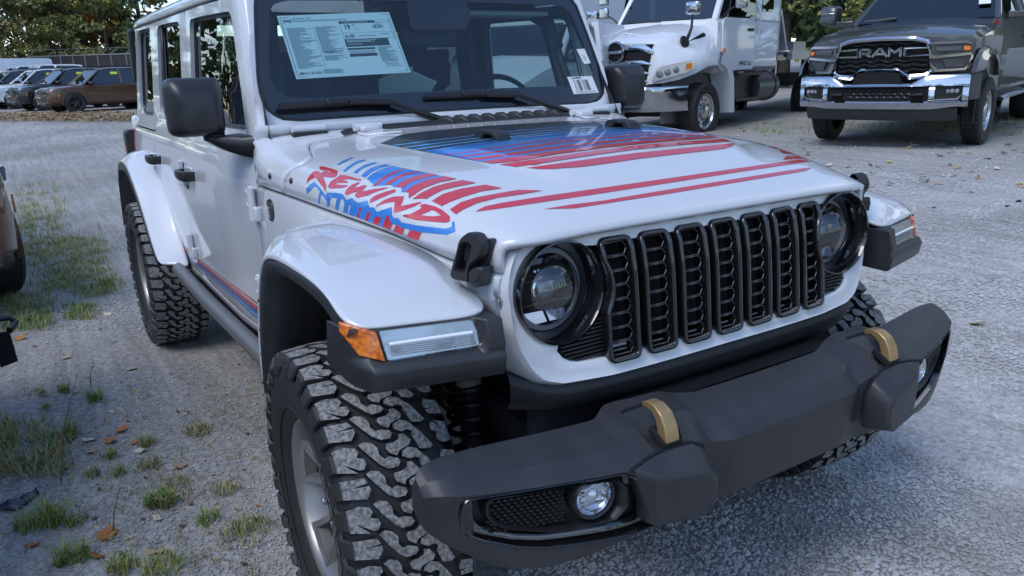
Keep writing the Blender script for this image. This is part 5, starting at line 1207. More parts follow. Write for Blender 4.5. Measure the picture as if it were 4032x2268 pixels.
def simple_wheel(parent, loc, r, w, rr, side, rimmat, spokes=5, dish=.02, holes=False, ribs=True):
    wl = empty('wheel'); wl.parent = parent; wl.location = loc; wl.rotation_euler = (0, rnd.uniform(0, 3), 0 if side > 0 else math.pi)
    h = w / 2
    MB().lathe([(rr, -h * .8), (rr + .02, -h), (r * .93, -h), (r, -h * .78), (r, h * .78), (r * .93, h), (rr + .02, h), (rr, h * .8)], (0, 0, 0), (0, 1, 0), 48).build('tyre', RUBBER, wl, smooth=35)
    if ribs:
        mb = MB(); n = 44
        for k in range(n):
            a = 2 * math.pi * k / n
            for v, dv in ((-.62, .30), (-.2, .3), (.22, .3), (.64, .30)):
                m_ = Matrix.Rotation(a + (.03 if v in (-.2, .64) else 0), 3, 'Y'); mb.box(m_ @ Vector((0, v * h, r + .002)), (2 * math.pi * r / n * .72, dv * h * 1.15, .012), m_)
        mb.build('tread', RUBBER, wl, merge=False, smooth=None)['kind'] = 'stuff'
    rim = MB().lathe([(rr, h * .82), (rr - .012, h * .80), (rr - .03, h * .5), (rr - .035, -h * .6)], (0, 0, 0), (0, 1, 0), 40).build('rim', rimmat, wl, smooth=50)
    mb = MB()
    if holes:
        mb.lathe([(rr - .03, h * .55), (rr - .06, h * .48), (rr * .62, h * .30), (rr * .45, h * .34), (rr * .40, h * .75), (rr * .34, h * .80), (0, h * .80)], (0, 0, 0), (0, 1, 0), 40); d = mb.build('wheel_disc', rimmat, wl, smooth=40)
        for k in range(10):
            a = 2 * math.pi * k / 10; c = Vector((math.sin(a) * rr * .77, h * .405, math.cos(a) * rr * .77)); MB().lathe([(0, .004), (.028, .004), (.030, .0)], c, (0, 1, 0), 14).build('hand_hole', DARKGAP, wl)
            a += .31; c = Vector((math.sin(a) * rr * .52, h * .34, math.cos(a) * rr * .52)); MB().lathe([(.017, 0), (.017, .02), (.009, .022), (.009, .05), (0, .05)], c, (0, 1, 0), 8).build('wheel_stud', CHROME, wl)
    else:
        for k in range(spokes):
            for da in (-.13, .13):
                a = 2 * math.pi * k / spokes; p0 = Vector((math.sin(a + da * .6) * .05, h * .35 + dish, math.cos(a + da * .6) * .05)); p1 = Vector((math.sin(a + da * 1.6) * (rr - .015), h * .62, math.cos(a + da * 1.6) * (rr - .015))); mb.tube([p0, p1], [.022, .026], 6)
        mb.lathe([(.075, 0), (.075, h * .4 + dish), (.05, h * .46 + dish), (0, h * .46 + dish)], (0, 0, 0), (0, 1, 0), 20); mb.build('spokes', rimmat, wl, merge=False)
        MB().lathe([(rr - .04, 0), (0, 0)], (0, 0, 0), (0, 1, 0), 24).build('brake_disc', BODYIN, wl)
        for k in range(5):
            a = 2 * math.pi * (k + .5) / 5; MB().lathe([(.012, h * .4), (.012, h * .5 + dish), (0, h * .5 + dish)], (.055 * math.sin(a), 0, .055 * math.cos(a)), (0, 1, 0), 6).build('lug_nut', CHROME, wl)
    return wl
def glyph(mb, ch, x, y0, z0, w, h, t, e):
    """block capitals as extruded bars, reading from +y... seen from the front: y runs to the reader's right"""
    S = {'R': [[(0, 0), (0, 1), (.75, 1), (1, .85), (1, .55), (.75, .42), (.28, .42)], [(.5, .42), (1, 0)]], 'A': [[(0, 0), (.42, 1), (.58, 1), (1, 0)], [(.22, .3), (.78, .3)]], 'M': [[(0, 0), (0, 1), (.5, .45), (1, 1), (1, 0)]],
         'H': [[(0, 0), (0, 1)], [(1, 0), (1, 1)], [(0, .5), (1, .5)]], 'I': [[(.5, 0), (.5, 1)]], 'N': [[(0, 0), (0, 1), (1, 0), (1, 1)]], 'O': [[(0, 0), (0, 1), (1, 1), (1, 0), (0, 0)]], 'L': [[(0, 1), (0, 0), (1, 0)]], '6': [[(1, 1), (0, 1), (0, 0), (1, 0), (1, .5), (0, .5)]], '8': [[(0, 0), (0, 1), (1, 1), (1, 0), (0, 0)], [(0, .5), (1, .5)]]}
    for st in S[ch]:
        for a, b in zip(st, st[1:]):
            p = Vector((0, a[0] * w, a[1] * h)); q = Vector((0, b[0] * w, b[1] * h)); d = (q - p); L = d.length; d.normalize(); n = Vector((0, -d.z, d.y)) * t / 2; p -= d * t * .45; q += d * t * .45
            o = Vector((x, y0, z0)); mb.prism([o + p + n, o + q + n, o + q - n, o + p - n], (e, 0, 0))
def pickup(root, paint, full=True, tag_=False, wheelmat=ALU, big=True):
    P = root
    # hood and front fenders
    def hs(y0, y1, z0, za, zb, zc): return [(y0, z0), (y1, z0 + .12), (y1, za), (y1 - .06, za + .07), (.60, zb), (.40, zb + .012), (.33, zc - .01), (0, zc)]
    secs = [(.74, hs(.93, .955, .90, 1.20, 1.30, 1.345)), (.73, hs(.95, .975, .90, 1.25, 1.365, 1.40)), (.5, hs(.97, .99, .90, 1.32, 1.43, 1.465)), (.1, hs(.98, 1.0, .90, 1.37, 1.475, 1.505)), (-.35, hs(.98, 1.0, .62, 1.42, 1.515, 1.545)), (-.62, hs(.98, 1.0, .50, 1.45, 1.545, 1.57))]
    b = body(P, 'body', secs, paint, 30)
    secs = [(-.55, [(.96, .50), (1.0, .62), (1.005, 1.30), (.97, 1.52), (0, 1.53)]), (-1.6, [(.96, .50), (1.0, .62), (1.005, 1.30), (.97, 1.52), (0, 1.53)]), (-3.55, [(.96, .50), (1.0, .62), (1.005, 1.30), (.97, 1.50), (0, 1.50)])]
    cab = body(P, 'cab', secs, paint, 30)
    # pillars and roof
    rw = [(-.62, .86, 1.52, 0), (-1.28, .72, 2.02, 0)]
    secs = [(-1.22, [(.70, 1.98), (.72, 2.01), (.60, 2.045), (0, 2.06)]), (-1.6, [(.73, 1.985), (.745, 2.02), (.62, 2.07), (0, 2.085)]), (-2.9, [(.73, 1.98), (.745, 2.01), (.62, 2.065), (0, 2.08)]), (-3.4, [(.72, 1.94), (.73, 1.97), (.60, 2.03), (0, 2.045)])]
    roof = body(P, 'roof', secs, paint, 40)
    mb = MB()
    for s in (-1, 1):
        for a, b_, r in (((-.60, .90, 1.50), (-1.25, .715, 2.0), .045), ((-1.98, .955, 1.48), (-2.0, .735, 2.0), .06), ((-3.45, .95, 1.48), (-3.40, .725, 1.97), .09)):
            mb.tube([(a[0], s * a[1], a[2]), (b_[0], s * b_[1], b_[2])], r, 8)
    mb.build_each('pillar', paint, P)
    poly(P, 'windshield', [Vector(p) for p in ((-.62, -.86, 1.545), (-.62, .86, 1.545), (-1.24, .70, 2.03), (-1.24, -.70, 2.03))], (-.01, 0, -.01), CARGLASS)
    for s in (-1, 1):
        poly(P, 'side_window', [Vector(p) for p in ((-.75, s * .955, 1.49), (-1.95, s * .955, 1.49), (-1.98, s * .745, 1.98), (-1.27, s * .735, 1.98))], (0, -s * .01, 0), CARGLASS)
        poly(P, 'side_window', [Vector(p) for p in ((-2.05, s * .955, 1.49), (-3.35, s * .955, 1.49), (-3.32, s * .735, 1.95), (-2.06, s * .745, 1.98))], (0, -s * .01, 0), CARGLASS)
    mb = MB(); mb.box((-1.1, 0, 1.50), (1.0, 1.7, .03)); mb.build('cabin_top_trim', CAB, P)
    MB().lathe([(.19, -.015), (.205, 0), (.19, .015), (.175, 0), (.19, -.015)], (-1.25, .42, 1.62), (1, 0, .4), 24).build('steering_wheel', CAB, P)
    # grille
    go = [(-.60, .93), (-.58, 1.12), (-.52, 1.30), (-.38, 1.345), (0, 1.362), (.38, 1.345), (.52, 1.30), (.58, 1.12), (.60, .93), (.53, .87), (.34, .845), (.23, .935), (0, .955), (-.23, .935), (-.34, .845), (-.53, .87)]
    gi = [(-.555, .945), (-.545, 1.12), (-.49, 1.265), (-.36, 1.298), (0, 1.312), (.36, 1.298), (.49, 1.265), (.545, 1.12), (.555, .945), (.50, .915), (.34, .905), (.24, .985), (0, .995), (-.24, .985), (-.34, .905), (-.50, .915)]
    def gxx(y): return 1.005 - .10 * (abs(y) / .6) ** 2.4
    A_ = resample([Vector((a, b, 0)) for a, b in go], 96, True); B_ = resample([Vector((a, b, 0)) for a, b in gi], 96, True)
    mb = MB(); mb.grid([[Vector((gxx(p.x) - .10, p.x, p.y)) for p in A_], [Vector((gxx(p.x), p.x, p.y)) for p in A_], [Vector((gxx(p.x) + .02, p.lerp(q, .5).x, p.lerp(q, .5).y)) for p, q in zip(A_, B_)], [Vector((gxx(q.x), q.x, q.y)) for q in B_], [Vector((gxx(q.x) - .06, q.x, q.y)) for q in B_]], closed=True)
    gf = mb.build('grille_frame', CHROME, P, smooth=50)
    mb = MB(); mb.add([Vector((gxx(p.x) - .07, p.x, p.y)) for p in A_], [tuple(range(96))]); mb.build('grille_back', DARKGAP, gf)
    FINK = bpy.data.materials.get('grille_wave') or M('grille_wave', (.022, .023, .025), .25, coat=.6)
    for i, z in enumerate((.955, 1.015, 1.075, 1.265)):
        half = .53 if z < 1.2 else .46
        if z < .98: half = .53
        mb = MB(); n = 54; rows = [[], [], []]
        for k in range(n + 1):
            y = -half + 2 * half * k / n; wv = .010 * math.cos(y * 2 * math.pi / .19)
            if z < 1.0 and abs(y) < .27: pass
            for j, (dx, dz) in enumerate(((-.03, .022 + wv), (.0, .0 + wv), (-.03, -.022 + wv))): rows[j].append((gxx(y) + dx - .012, y, z + dz))
        mb.grid(rows); mb.build('grille_bar', FINK, gf)
    for s in (-1, 1):
        pts = [(s * .29, 1.205), (s * .535, 1.195), (s * .54, 1.215), (s * .275, 1.228), (s * .262, 1.215), (s * .262, 1.13), (s * .275, 1.115), (s * .55, 1.12), (s * .55, 1.138), (s * .29, 1.138)]
        poly(gf, 'grille_clasp', [Vector((gxx(y) - .01, y, z)) for y, z in pts], (.02, 0, 0), CHROME)
    for ch, y0, w in (('R', -.235, .115), ('A', -.085, .16), ('M', .105, .13)):
        mb = MB(); glyph(mb, ch, .995, y0, 1.132, w, .082, .026, .02); mb.build('letter_' + ch.lower(), CHROME, gf, merge=False)
    # head lamps
    for s in (-1, 1):
        def hx(y): return .955 - .17 * max(0, (abs(y) - .52) / .44) ** 1.7
        def pl(l, dx=0): return [Vector((hx(y) + dx, s * y, z)) for y, z in l]
        hl = poly(P, 'headlamp', pl([(.56, 1.26), (.90, 1.275), (.955, 1.24), (.975, 1.10), (.965, .99), (.92, .945), (.62, .935), (.545, 1.03)], -.05), (.05, 0, 0), LAMPK, bevel=.01)
        for seg in ([(.54, 1.275), (.90, 1.275), (.945, 1.25), (.945, 1.225), (.90, 1.245), (.54, 1.245)], [(.54, 1.135), (.62, 1.115), (.955, 1.14), (.96, 1.11), (.64, 1.085), (.55, 1.085)], [(.955, 1.11), (.975, 1.11), (.965, .975), (.91, .94), (.62, .93), (.60, .955), (.90, .965), (.94, .995)], [(.555, 1.06), (.60, 1.05), (.66, .945), (.60, .935)]):
            poly(hl, 'lamp_trim', pl(seg, .0), (.02, 0, 0), CHROME)
        poly(hl, 'side_marker', pl([(.875, 1.215), (.935, 1.21), (.94, 1.165), (.88, 1.165)], .0), (.012, 0, 0), ORANGE)
        poly(hl, 'projector', pl([(.68, 1.075), (.90, 1.07), (.90, .99), (.72, .98)], .0), (.008, 0, 0), LAMPK)
        poly(hl, 'lamp_glint', pl([(.60, 1.215), (.86, 1.215), (.86, 1.17), (.62, 1.165)], .0), (.006, 0, 0), M('lamp_grey', (.12, .125, .13), .15, metal=.3) if 'lamp_grey' not in bpy.data.materials else bpy.data.materials['lamp_grey'])
    # bumper: chrome shell with openings built as bars
    def bx(y): return 1.07 - .16 * (abs(y) / 1.0) ** 2.6
    def strip(z0f, z1f, y0, y1, name, mat, dx0=0, dx1=0, par=None, n=40):
        rows = []
        for k in range(n + 1):
            y = y0 + (y1 - y0) * k / n; a, b = z0f(y), z1f(y); rows.append([(bx(y) - .12, y, b), (bx(y) - .02 + dx1, y, b), (bx(y) + dx1, y, b - .02), (bx(y) + dx0, y, a + .015), (bx(y) - .03 + dx0, y, a), (bx(y) - .12, y, a)])
        mb = MB(); mb.grid(rows); return mb.build(name, mat, par or P, smooth=45)
    top = lambda y: .80 + .10 * sm((abs(y) - .36) / .22); low = lambda y: .765 + .0 * abs(y)
    bm_ = strip(lambda y: .755, top, -1.0, 1.0, 'chrome_bumper', CHROME, dx0=.012)
    strip(lambda y: .485 + .03 * sm((abs(y) - .6) / .3), lambda y: .595 + .03 * sm((abs(y) - .36) / .05) * 0, -1.0, 1.0, 'bumper_lower', CHROME, dx1=.012, par=bm_)
    for s in (-1, 1):
        strip(lambda y: .59, lambda y: .76, s * .60, s * .66, 'bumper_post', CHROME, .012, .012, bm_, 4); strip(lambda y: .59, lambda y: .76, s * .94, s * 1.0, 'bumper_post', CHROME, .012, .012, bm_, 4)
        fg = poly(bm_, 'fog_pocket', [Vector((bx(y) - .05, s * y, z)) for y, z in ((.65, .60), (.93, .60), (.95, .76), (.65, .76))], (.03, 0, 0), PLAST2)
        for k in range(3): MB().lathe([(.0, .012), (.022, .010), (.026, 0)], (bx(.83) - .02, s * (.78 + k * .05), .71), (1, 0, 0), 12).build('fog_lamp', LAMPC, fg)
        poly(bm_, 'fog_trim', [Vector((bx(y) + .008, s * y, z)) for y, z in ((.66, .60), (.90, .61), (.945, .68), (.925, .66), (.885, .628), (.66, .62))], (.018, 0, 0), CHROME)
        tk = poly(bm_, 'tow_hook', [Vector((bx(.47) - .02, s * y, z)) for y, z in ((.40, .66), (.54, .66), (.55, .675), (.54, .69), (.40, .685))], (.06, 0, 0), PLAST2, bevel=.008)
    poly(bm_, 'lower_grille', [Vector((1.0, y, z)) for y, z in ((-.60, .60), (.60, .60), (.60, .76), (-.60, .76))], (.02, 0, 0), DARKGAP)
    mb = MB()
    for i in range(3):
        for k in range(9): y = -.32 + k * .08 + (i % 2) * .04; mb.tube([(1.035, y - .03, .635 + i * .04), (1.035, y, .648 + i * .04), (1.035, y + .03, .635 + i * .04)], .004, 5)
    mb.build('lower_mesh', FINK, bm_, merge=False)['kind'] = 'stuff'
    poly(bm_, 'mesh_plate', [Vector((bx(0) - .04, y, z)) for y, z in ((-.30, .80), (.30, .80), (.24, .93), (0, .945), (-.24, .93))], (.02, 0, 0), DARKGAP)
    mb = MB(); rows = []
    for k in range(31): y = -.90 + 1.8 * k / 30; rows.append([(bx(y) - .02, y, .51), (bx(y) - .05, y, .40), (bx(y) - .09, y, .355), (bx(y) - .3, y, .36)])
    mb.grid(rows); mb.build('air_dam', PLAST, P, smooth=40)
    # flares, mirrors, steps, badges
    for s in (-1, 1):
        arch = [(.93, .93), (.86, 1.05), (.66, 1.16), (.34, 1.205), (.02, 1.17), (-.22, 1.06), (-.33, .86)]; ina = [(.52, .92), (.46, 1.0), (.36, 1.06), (.22, 1.085), (.02, 1.06), (-.16, .98), (-.25, .82)]
        mb = MB(); mb.grid([[(a, s * 1.0, b) for a, b in arch], [(a * .97, s * 1.045, b - .02) for a, b in arch], [(a * 1.02, s * 1.055, b + .01) for a, b in ina], [(a, s * .80, b) for a, b in ina]], flip=(s < 0)); mb.build('wheel_flare', paint, P, smooth=40)
        mb = MB(); mb.grid([[(a, s * .985, b) for a, b in ina], [(a, s * .985, .30) for a, b in ina]]); mb.box((.1, s * .70, .72), (.9, .02, .75)); mb.build_each('wheel_well', BODYIN, P)
        mb = MB(); mb.grid([[(bx(.98) - .03, s * 1.0, z), (.62, s * 1.045, z), (.50, s * 1.03, z)] for z in (.60, .90)]); mb.build('flare_end', PLAST, P)
        mi = empty('door_mirror'); mi.parent = P
        mb = MB(); mb.box((-.82, s * 1.14, 1.56), (.10, .34, .09)); mb.build('mirror_arm', paint, mi, bevel=.015)
        mb = MB(); rg = []
        for x, k in ((-.74, .75), (-.78, .95), (-.90, 1.0), (-.96, .95)): rg.append([(x, s * (1.33 + q.x * k), 1.69 + q.y * k) for q in fillet([Vector((-.13, -.14, 0)), Vector((.13, -.14, 0)), Vector((.13, .14, 0)), Vector((-.13, .14, 0))], .05, 4)])
        mb.loft(rg); mb.build('mirror_head', paint, mi, smooth=50)
        mb = MB(); mb.box((-.735, s * 1.33, 1.715), (.02, .18, .03)); mb.build('mirror_trim', CHROME, mi, bevel=.008)
        mb = MB(); mb.tube([(.0 - .5, s * 1.06, .52), (-.58, s * 1.10, .55), (-3.3, s * 1.10, .55)], .05, 10, flat=.6)
        mb.build('side_step', ALU if big else PLAST2, P)
        mb = MB(); mb.box((-1.80, s * 1.02, 1.28), (.20, .03, .035)); mb.box((-3.0, s * 1.02, 1.28), (.20, .03, .035)); mb.build_each('door_handle', paint, P)
        if full:
            poly(P, 'hood_badge', [Vector((x, s * y, z)) for x, y, z in ((-.15, .925, 1.475), (-.42, .935, 1.495), (-.38, .955, 1.435), (-.16, .955, 1.415))], (0, s * .012, .01), CHROME)
            poly(P, 'badge_field', [Vector((x, s * y, z)) for x, y, z in ((-.18, .937, 1.475), (-.37, .947, 1.487), (-.35, .965, 1.443), (-.19, .965, 1.428))], (0, s * .012, .008), M('badge_red', (.25, .02, .025), .4) if 'badge_red' not in bpy.data.materials else bpy.data.materials['badge_red'])
    if full:
        mb = MB(); mb.add([Vector(p) for p in ((-.80, .62, 1.70), (-.80, .76, 1.70), (-.90, .735, 1.78), (-.90, .60, 1.78))], [(0, 1, 2, 3)]); o = mb.build('windshield_label', PAPER, P); o.location = (.02, 0, .015)
        mb = MB(); mb.tube([(-.60, -.75, 1.575), (-.66, -.35, 1.60)], .012, 6); mb.build('wiper', PLAST2, P)
    for s in (-1, 1):
        simple_wheel(P, (0, s * .93, .405), .405, .225, .25, s, wheelmat, 8, holes=big)
        simple_wheel(P, (-3.7, s * .88, .405), .405, .44 if big else .26, .25, s, wheelmat, 8, holes=False, ribs=False)
    bed = body(P, 'cargo_bed', [(-3.62, [(.98, .62), (1.0, .70), (1.0, 1.42), (.0, 1.42)]), (-5.2, [(.98, .62), (1.0, .70), (1.0, 1.42), (.0, 1.42)])], paint, 30)
    if tag_: poly(P, 'price_tag', [Vector(p) for p in ((-1.35, .90, 1.70), (-1.60, .90, 1.70), (-1.60, .85, 1.80), (-1.35, .85, 1.80))], (0, .01, 0), YTAG)
    return P
GREYP = M('granite_grey_paint', (.060, .060, .063), .35, metal=.35, coat=1)
ram = empty('pickup_truck', (-4.465, 8.71, .385), -1.298); ram.rotation_euler = (0, .022, -1.298)
tag(ram, 'dark grey heavy duty pickup with big chrome grille parked facing the camera at right', 'pickup truck', 'pickup trucks parked in the lot')
pickup(ram, GREYP)

# ------------------------------------------------------------------ white flatbed tow truck
hino = empty('tow_truck', (-8.805, 8.103, .238), -1.310)
tag(hino, 'white flatbed tow truck with chrome grille parked behind the white SUV', 'truck')
TW = M('truck_white', (.74, .75, .76), .35, coat=.9)
def hh(y0, y1, z0, za, zb): return [(y0, z0), (y1, z0 + .06), (y1 + .01, (z0 + za) / 2), (y1, za), (y1 - .10, za + .10), (.45, zb - .02), (0, zb)]
body(hino, 'hood', [(.93, [(.56, .93), (.60, .94), (.66, 1.10), (.70, 1.40), (.70, 1.52), (.64, 1.57), (.4, 1.59), (0, 1.60)]), (.84, [(.60, .93), (.78, .95), (.84, 1.12), (.80, 1.38), (.755, 1.54), (.69, 1.60), (.42, 1.63), (0, 1.64)]), (.62, [(.70, .98), (.99, 1.00), (1.04, 1.18), (.95, 1.38), (.81, 1.57), (.73, 1.655), (.44, 1.695), (0, 1.705)]), (.34, [(.80, 1.08), (1.13, 1.09), (1.15, 1.25), (1.05, 1.40), (.86, 1.60), (.77, 1.72), (.45, 1.77), (0, 1.78)]), (0, [(.84, 1.18), (1.16, 1.19), (1.17, 1.32), (1.07, 1.46), (.90, 1.68), (.80, 1.80), (.45, 1.85), (0, 1.86)]), (-.32, [(.86, 1.20), (1.15, 1.21), (1.15, 1.36), (1.06, 1.50), (.93, 1.75), (.84, 1.86), (.45, 1.91), (0, 1.92)]), (-.55, [(.88, 1.10), (1.09, 1.12), (1.09, 1.36), (1.04, 1.50), (.95, 1.80), (.86, 1.90), (.45, 1.945), (0, 1.955)])], TW, 40)
for s in (-1, 1):
    # front fender: rounded arch over the wheel
    SK = [(-.40, 1.24), (-.62, 1.16), (-.76, .95), (-.84, .40)]; SO = [(-.50, 1.42), (-.78, 1.32), (-.92, 1.0), (-1.0, .40)]
    mb = MB(); mb.grid([[(a, s * .86, b) for a, b in SO], [(a, s * 1.12, b) for a, b in SO], [(a * .97, s * 1.165, b) for a, b in SO], [(a, s * 1.165, b) for a, b in SK], [(a, s * .80, b) for a, b in SK]], flip=(s < 0)); mb.build('fender_skirt', TW, hino, smooth=40)
    mb = MB(); mb.box((-.05, s * .74, .75), (1.6, .03, .9)); mb.build('wheel_well', M('liner_grey', (.20, .20, .205), .8) if s < 0 else bpy.data.materials['liner_grey'], hino)
    # headlamp
    HLT = [(.62, .945), (.80, .865), (.95, .70), (1.06, .55), (1.16, .36)]
    def hp(y, z): return Vector((ip(y, HLT) + .012, s * (y + .012), z))
    ol = [(.66, .985), (.725, 1.16), (.79, 1.21), (1.10, 1.29), (1.135, 1.28), (1.13, 1.18), (1.06, 1.10), (.72, .985)]
    ol = [(q.x, q.y) for q in resample([Vector((a, b, 0)) for a, b in ol], 40, True)]
    h0 = poly(hino, 'headlamp', [hp(*p) for p in ol], (.02, s * .02, 0), LAMPC)
    for yy, zz in ((.78, 1.09), (.87, 1.12), (.96, 1.155)): MB().lathe([(.0, .02), (.035, .015), (.05, .0)], hp(yy, zz) + Vector((.03, s * .02, 0)), (1, s * .6, .1), 20).build('projector', M('projector_dark', (.12, .125, .13), .08, coat=1) if 'projector_dark' not in bpy.data.materials else bpy.data.materials['projector_dark'], h0)
    poly(h0, 'indicator', [hp(*p) + Vector((.03, s * .02, 0)) for p in ((1.07, 1.245), (1.11, 1.255), (1.11, 1.17), (1.06, 1.15))], (.008, s * .008, 0), ORANGE)
    # door and cab side
    dr = poly(hino, 'door', [Vector((x, s * 1.06, z)) for x, z in ((-.58, 1.10), (-.58, 1.92), (-.66, 1.98), (-1.72, 1.98), (-1.78, 1.90), (-1.78, 1.16), (-1.70, 1.10))], (0, s * .03, 0), TW, bevel=.02)
    poly(dr, 'door_window', [Vector((x, s * 1.085, z)) for x, z in ((-.72, 1.99), (-.95, 2.62), (-1.70, 2.66), (-1.72, 2.02), (-1.2, 2.0))], (0, s * .012, 0), CARGLASS)
    mb = MB(); mb.box((-1.58, s * 1.10, 1.79), (.20, .03, .05)); mb.build('door_handle', PLAST2, dr, bevel=.01)
    mb = MB(); mb.tube([(-1.86, s * 1.08, 2.2), (-1.86, s * 1.13, 2.1), (-1.86, s * 1.13, 1.6), (-1.82, s * 1.10, 1.48)], .014, 8); mb.build('grab_rail', STEEL, hino)
    # corner mirror on the hood and door mirrors
    mr = empty('corner_mirror'); mr.parent = hino
    mb = MB(); mb.tube([(.36, s * .93, 1.60), (.38, s * .99, 1.66), (.30, s * 1.0, 1.80), (.28, s * 1.0, 2.02)], [.035, .028, .022, .02], 10); mb.build('mirror_stalk', PLAST2, mr, smooth=50)
    MB().lathe([(.0, .03), (.09, .025), (.10, 0)], (.36, s * .91, 1.585), (.2, s, .3), 18).build('stalk_base', PLAST2, mr)
    mb = MB(); rg = []
    for x, k in ((.33, .6), (.31, .95), (.24, 1.0), (.22, .9)): rg.append([(x, s * (1.0 + q.x * k), 2.10 + q.y * k) for q in fillet([Vector((-.12, -.10, 0)), Vector((.12, -.10, 0)), Vector((.12, .10, 0)), Vector((-.12, .10, 0))], .05, 3)])
    mb.loft(rg); mb.build('mirror_head', CHROME, mr, smooth=50)
    dm = empty('door_mirror'); dm.parent = hino
    mb = MB(); mb.tube([(-.62, s * 1.06, 1.98), (-.60, s * 1.20, 2.10), (-.62, s * 1.36, 2.16)], .018, 8); mb.tube([(-.62, s * 1.06, 2.6), (-.62, s * 1.36, 2.6)], .018, 8); mb.build_each('mirror_stalk', PLAST2, dm)
    mb = MB(); mb.box((-.60, s * 1.40, 2.20), (.09, .20, .20)); mb.box((-.60, s * 1.40, 2.55), (.09, .20, .42)); mb.build('mirror_head', CHROME, dm, bevel=.03)
    poly(hino, 'hood_vent', [hpv for hpv in [Vector((x, s * y, z)) for x, y, z in ((.30, .89, 1.50), (.20, .90, 1.60), (-.16, .945, 1.73), (-.22, .95, 1.71), (-.22, .95, 1.60), (.20, .90, 1.47))]], (0, s * .015, .0), PLAST2)
    MB().lathe([(.0, .02), (.04, .015), (.05, .0)], (-.62, s * 1.10, 1.44), (0, s, 0), 16).build('side_marker', ORANGE, hino)
    # step and tank below the cab
    mb = MB(); mb.box((-1.0 - .50, s * 1.08, 1.035), (.90, .20, .05)); mb.box((-1.5, s * 1.06, .60), (.95, .20, .05)); mb.box((-1.45, s * 1.02, .82), (.75, .10, .40)); mb.build_each('cab_step', PLAST2, hino)
    MB().tube([(-1.80, s * .95, .80), (-2.62, s * .95, .80)], .27, 24).build('fuel_tank', M('tank_dark', (.10, .105, .115), .25, metal=.7) if s < 0 else bpy.data.materials['tank_dark'], hino, smooth=40)
    mb = MB(); mb.tube([(-2.45, s * .95, .80), (-2.50, s * .95, .80)], .28, 24); mb.build('tank_strap', PLAST2, hino)
    simple_wheel(hino, (0, s * 1.03, .465), .465, .27, .285, s, ALU, holes=True)
    simple_wheel(hino, (-4.8, s * .95, .465), .465, .52, .285, s, ALU, holes=False, ribs=False)
    # flatbed frame and headboard stanchion
    mb = MB(); mb.box((-5.6, s * 1.15, 1.34), (4.9, .10, .16)); mb.box((-3.30, s * .92, 1.75), (.07, .07, .95), Matrix.Rotation(R(26), 3, 'Y')); mb.box((-3.0, s * .92, 1.75), (.07, .07, 1.5)); mb.build_each('bed_rail', STEEL, hino)
    for ch, k in zip('HINO', range(4)):
        pass
body(hino, 'cab', [(-.45, [(.98, 1.08), (1.06, 1.16), (1.06, 1.9), (1.0, 1.96), (0, 1.97)]), (-1.8, [(.98, 1.08), (1.06, 1.16), (1.06, 1.9), (1.04, 1.97), (0, 1.97)]), (-2.75, [(.98, 1.08), (1.06, 1.16), (1.06, 1.9), (1.04, 1.97), (0, 1.97)])], TW, 30)
body(hino, 'cab_roof', [(-1.0, [(.85, 2.66), (.90, 2.72), (.7, 2.80), (0, 2.84)]), (-1.4, [(.94, 2.66), (.98, 2.74), (.8, 2.86), (0, 2.90)]), (-2.75, [(.94, 2.66), (.98, 2.74), (.8, 2.86), (0, 2.90)])], TW, 40)
mb = MB()
for s in (-1, 1): mb.tube([(-.50, s * .97, 1.93), (-1.05, s * .88, 2.70)], .06, 8); mb.box((-2.27, s * 1.03, 2.32), (.95, .06, .72)); mb.box((-1.80, s * 1.03, 2.32), (.12, .06, .72))
mb.build_each('cab_pillar', TW, hino)
for s in (-1, 1): poly(hino, 'sleeper_window', [Vector((q.x, s * 1.062, q.y)) for q in fillet([Vector((-2.05, 2.12, 0)), Vector((-2.50, 2.12, 0)), Vector((-2.50, 2.55, 0)), Vector((-2.05, 2.55, 0))], .06, 4)], (0, s * .01, 0), CARGLASS)
poly(hino, 'windshield', [Vector(p) for p in ((-.46, -.94, 1.955), (-.46, .94, 1.955), (-1.02, .86, 2.70), (-1.02, -.86, 2.70))], (-.012, 0, -.008), CLEARG)
mb = MB(); mb.tube([(-.47, .15, 1.99), (-.44, .85, 1.975)], .012, 6); mb.tube([(-.47, -.75, 1.99), (-.44, -.05, 1.975)], .012, 6); mb.build_each('wiper', PLAST2, hino)
mb = MB(); mb.box((-.9, 0, 1.98), (.6, 1.9, .06)); mb.box((-2.2, 0, 2.3), (.1, 1.9, .9)); mb.build_each('cabin_trim', M('cab_grey', (.10, .10, .105), .8), hino)
mb = MB(); mb.box((-.60, .62, 2.02), (.004, .16, .10)); mb.build('windshield_label', M('green_label', (.20, .55, .45), .6), hino)
# chrome grille with round emblem
def ring3(y0, y1, z0, z1, x=.95): return [Vector((x, y0, z0)), Vector((x, y1, z0)), Vector((x, y1, z1)), Vector((x, y0, z1))]
tg = poly(hino, 'grille', [Vector((.93, y, z)) for y, z in ((-.56, .93), (.56, .93), (.69, 1.56), (-.69, 1.56))], (.015, 0, 0), DARKGAP)
for s in (-1, 1):
    for k, (z0, z1, w) in enumerate(((1.385, 1.565, .70), (1.225, 1.315, .655), (1.08, 1.165, .62), (.955, 1.04, .59))):
        rows = []
        for i in range(9):
            t = i / 8; y = w * t; thin = (.06 if k == 0 else .025) * (1 - sm((t - .62) / .3)); za, zb = z0 + thin * (1.4 if k == 0 else .4), z1
            bump_ = .045 * max(0, 1 - (y / .2)) if k == 0 else 0
            x = .955 - .05 * t ** 3
            rows.append([(x, s * y, za - (.06 * max(0, 1 - y / .2) if k == 0 else 0)), (x + .035, s * y, za + .02), (x + .035, s * y, (za + zb) / 2), (x + .01, s * y, zb + bump_)])
        mb = MB(); mb.grid(rows, flip=(s > 0)); mb.build('grille_bar', CHROME, tg, smooth=40)
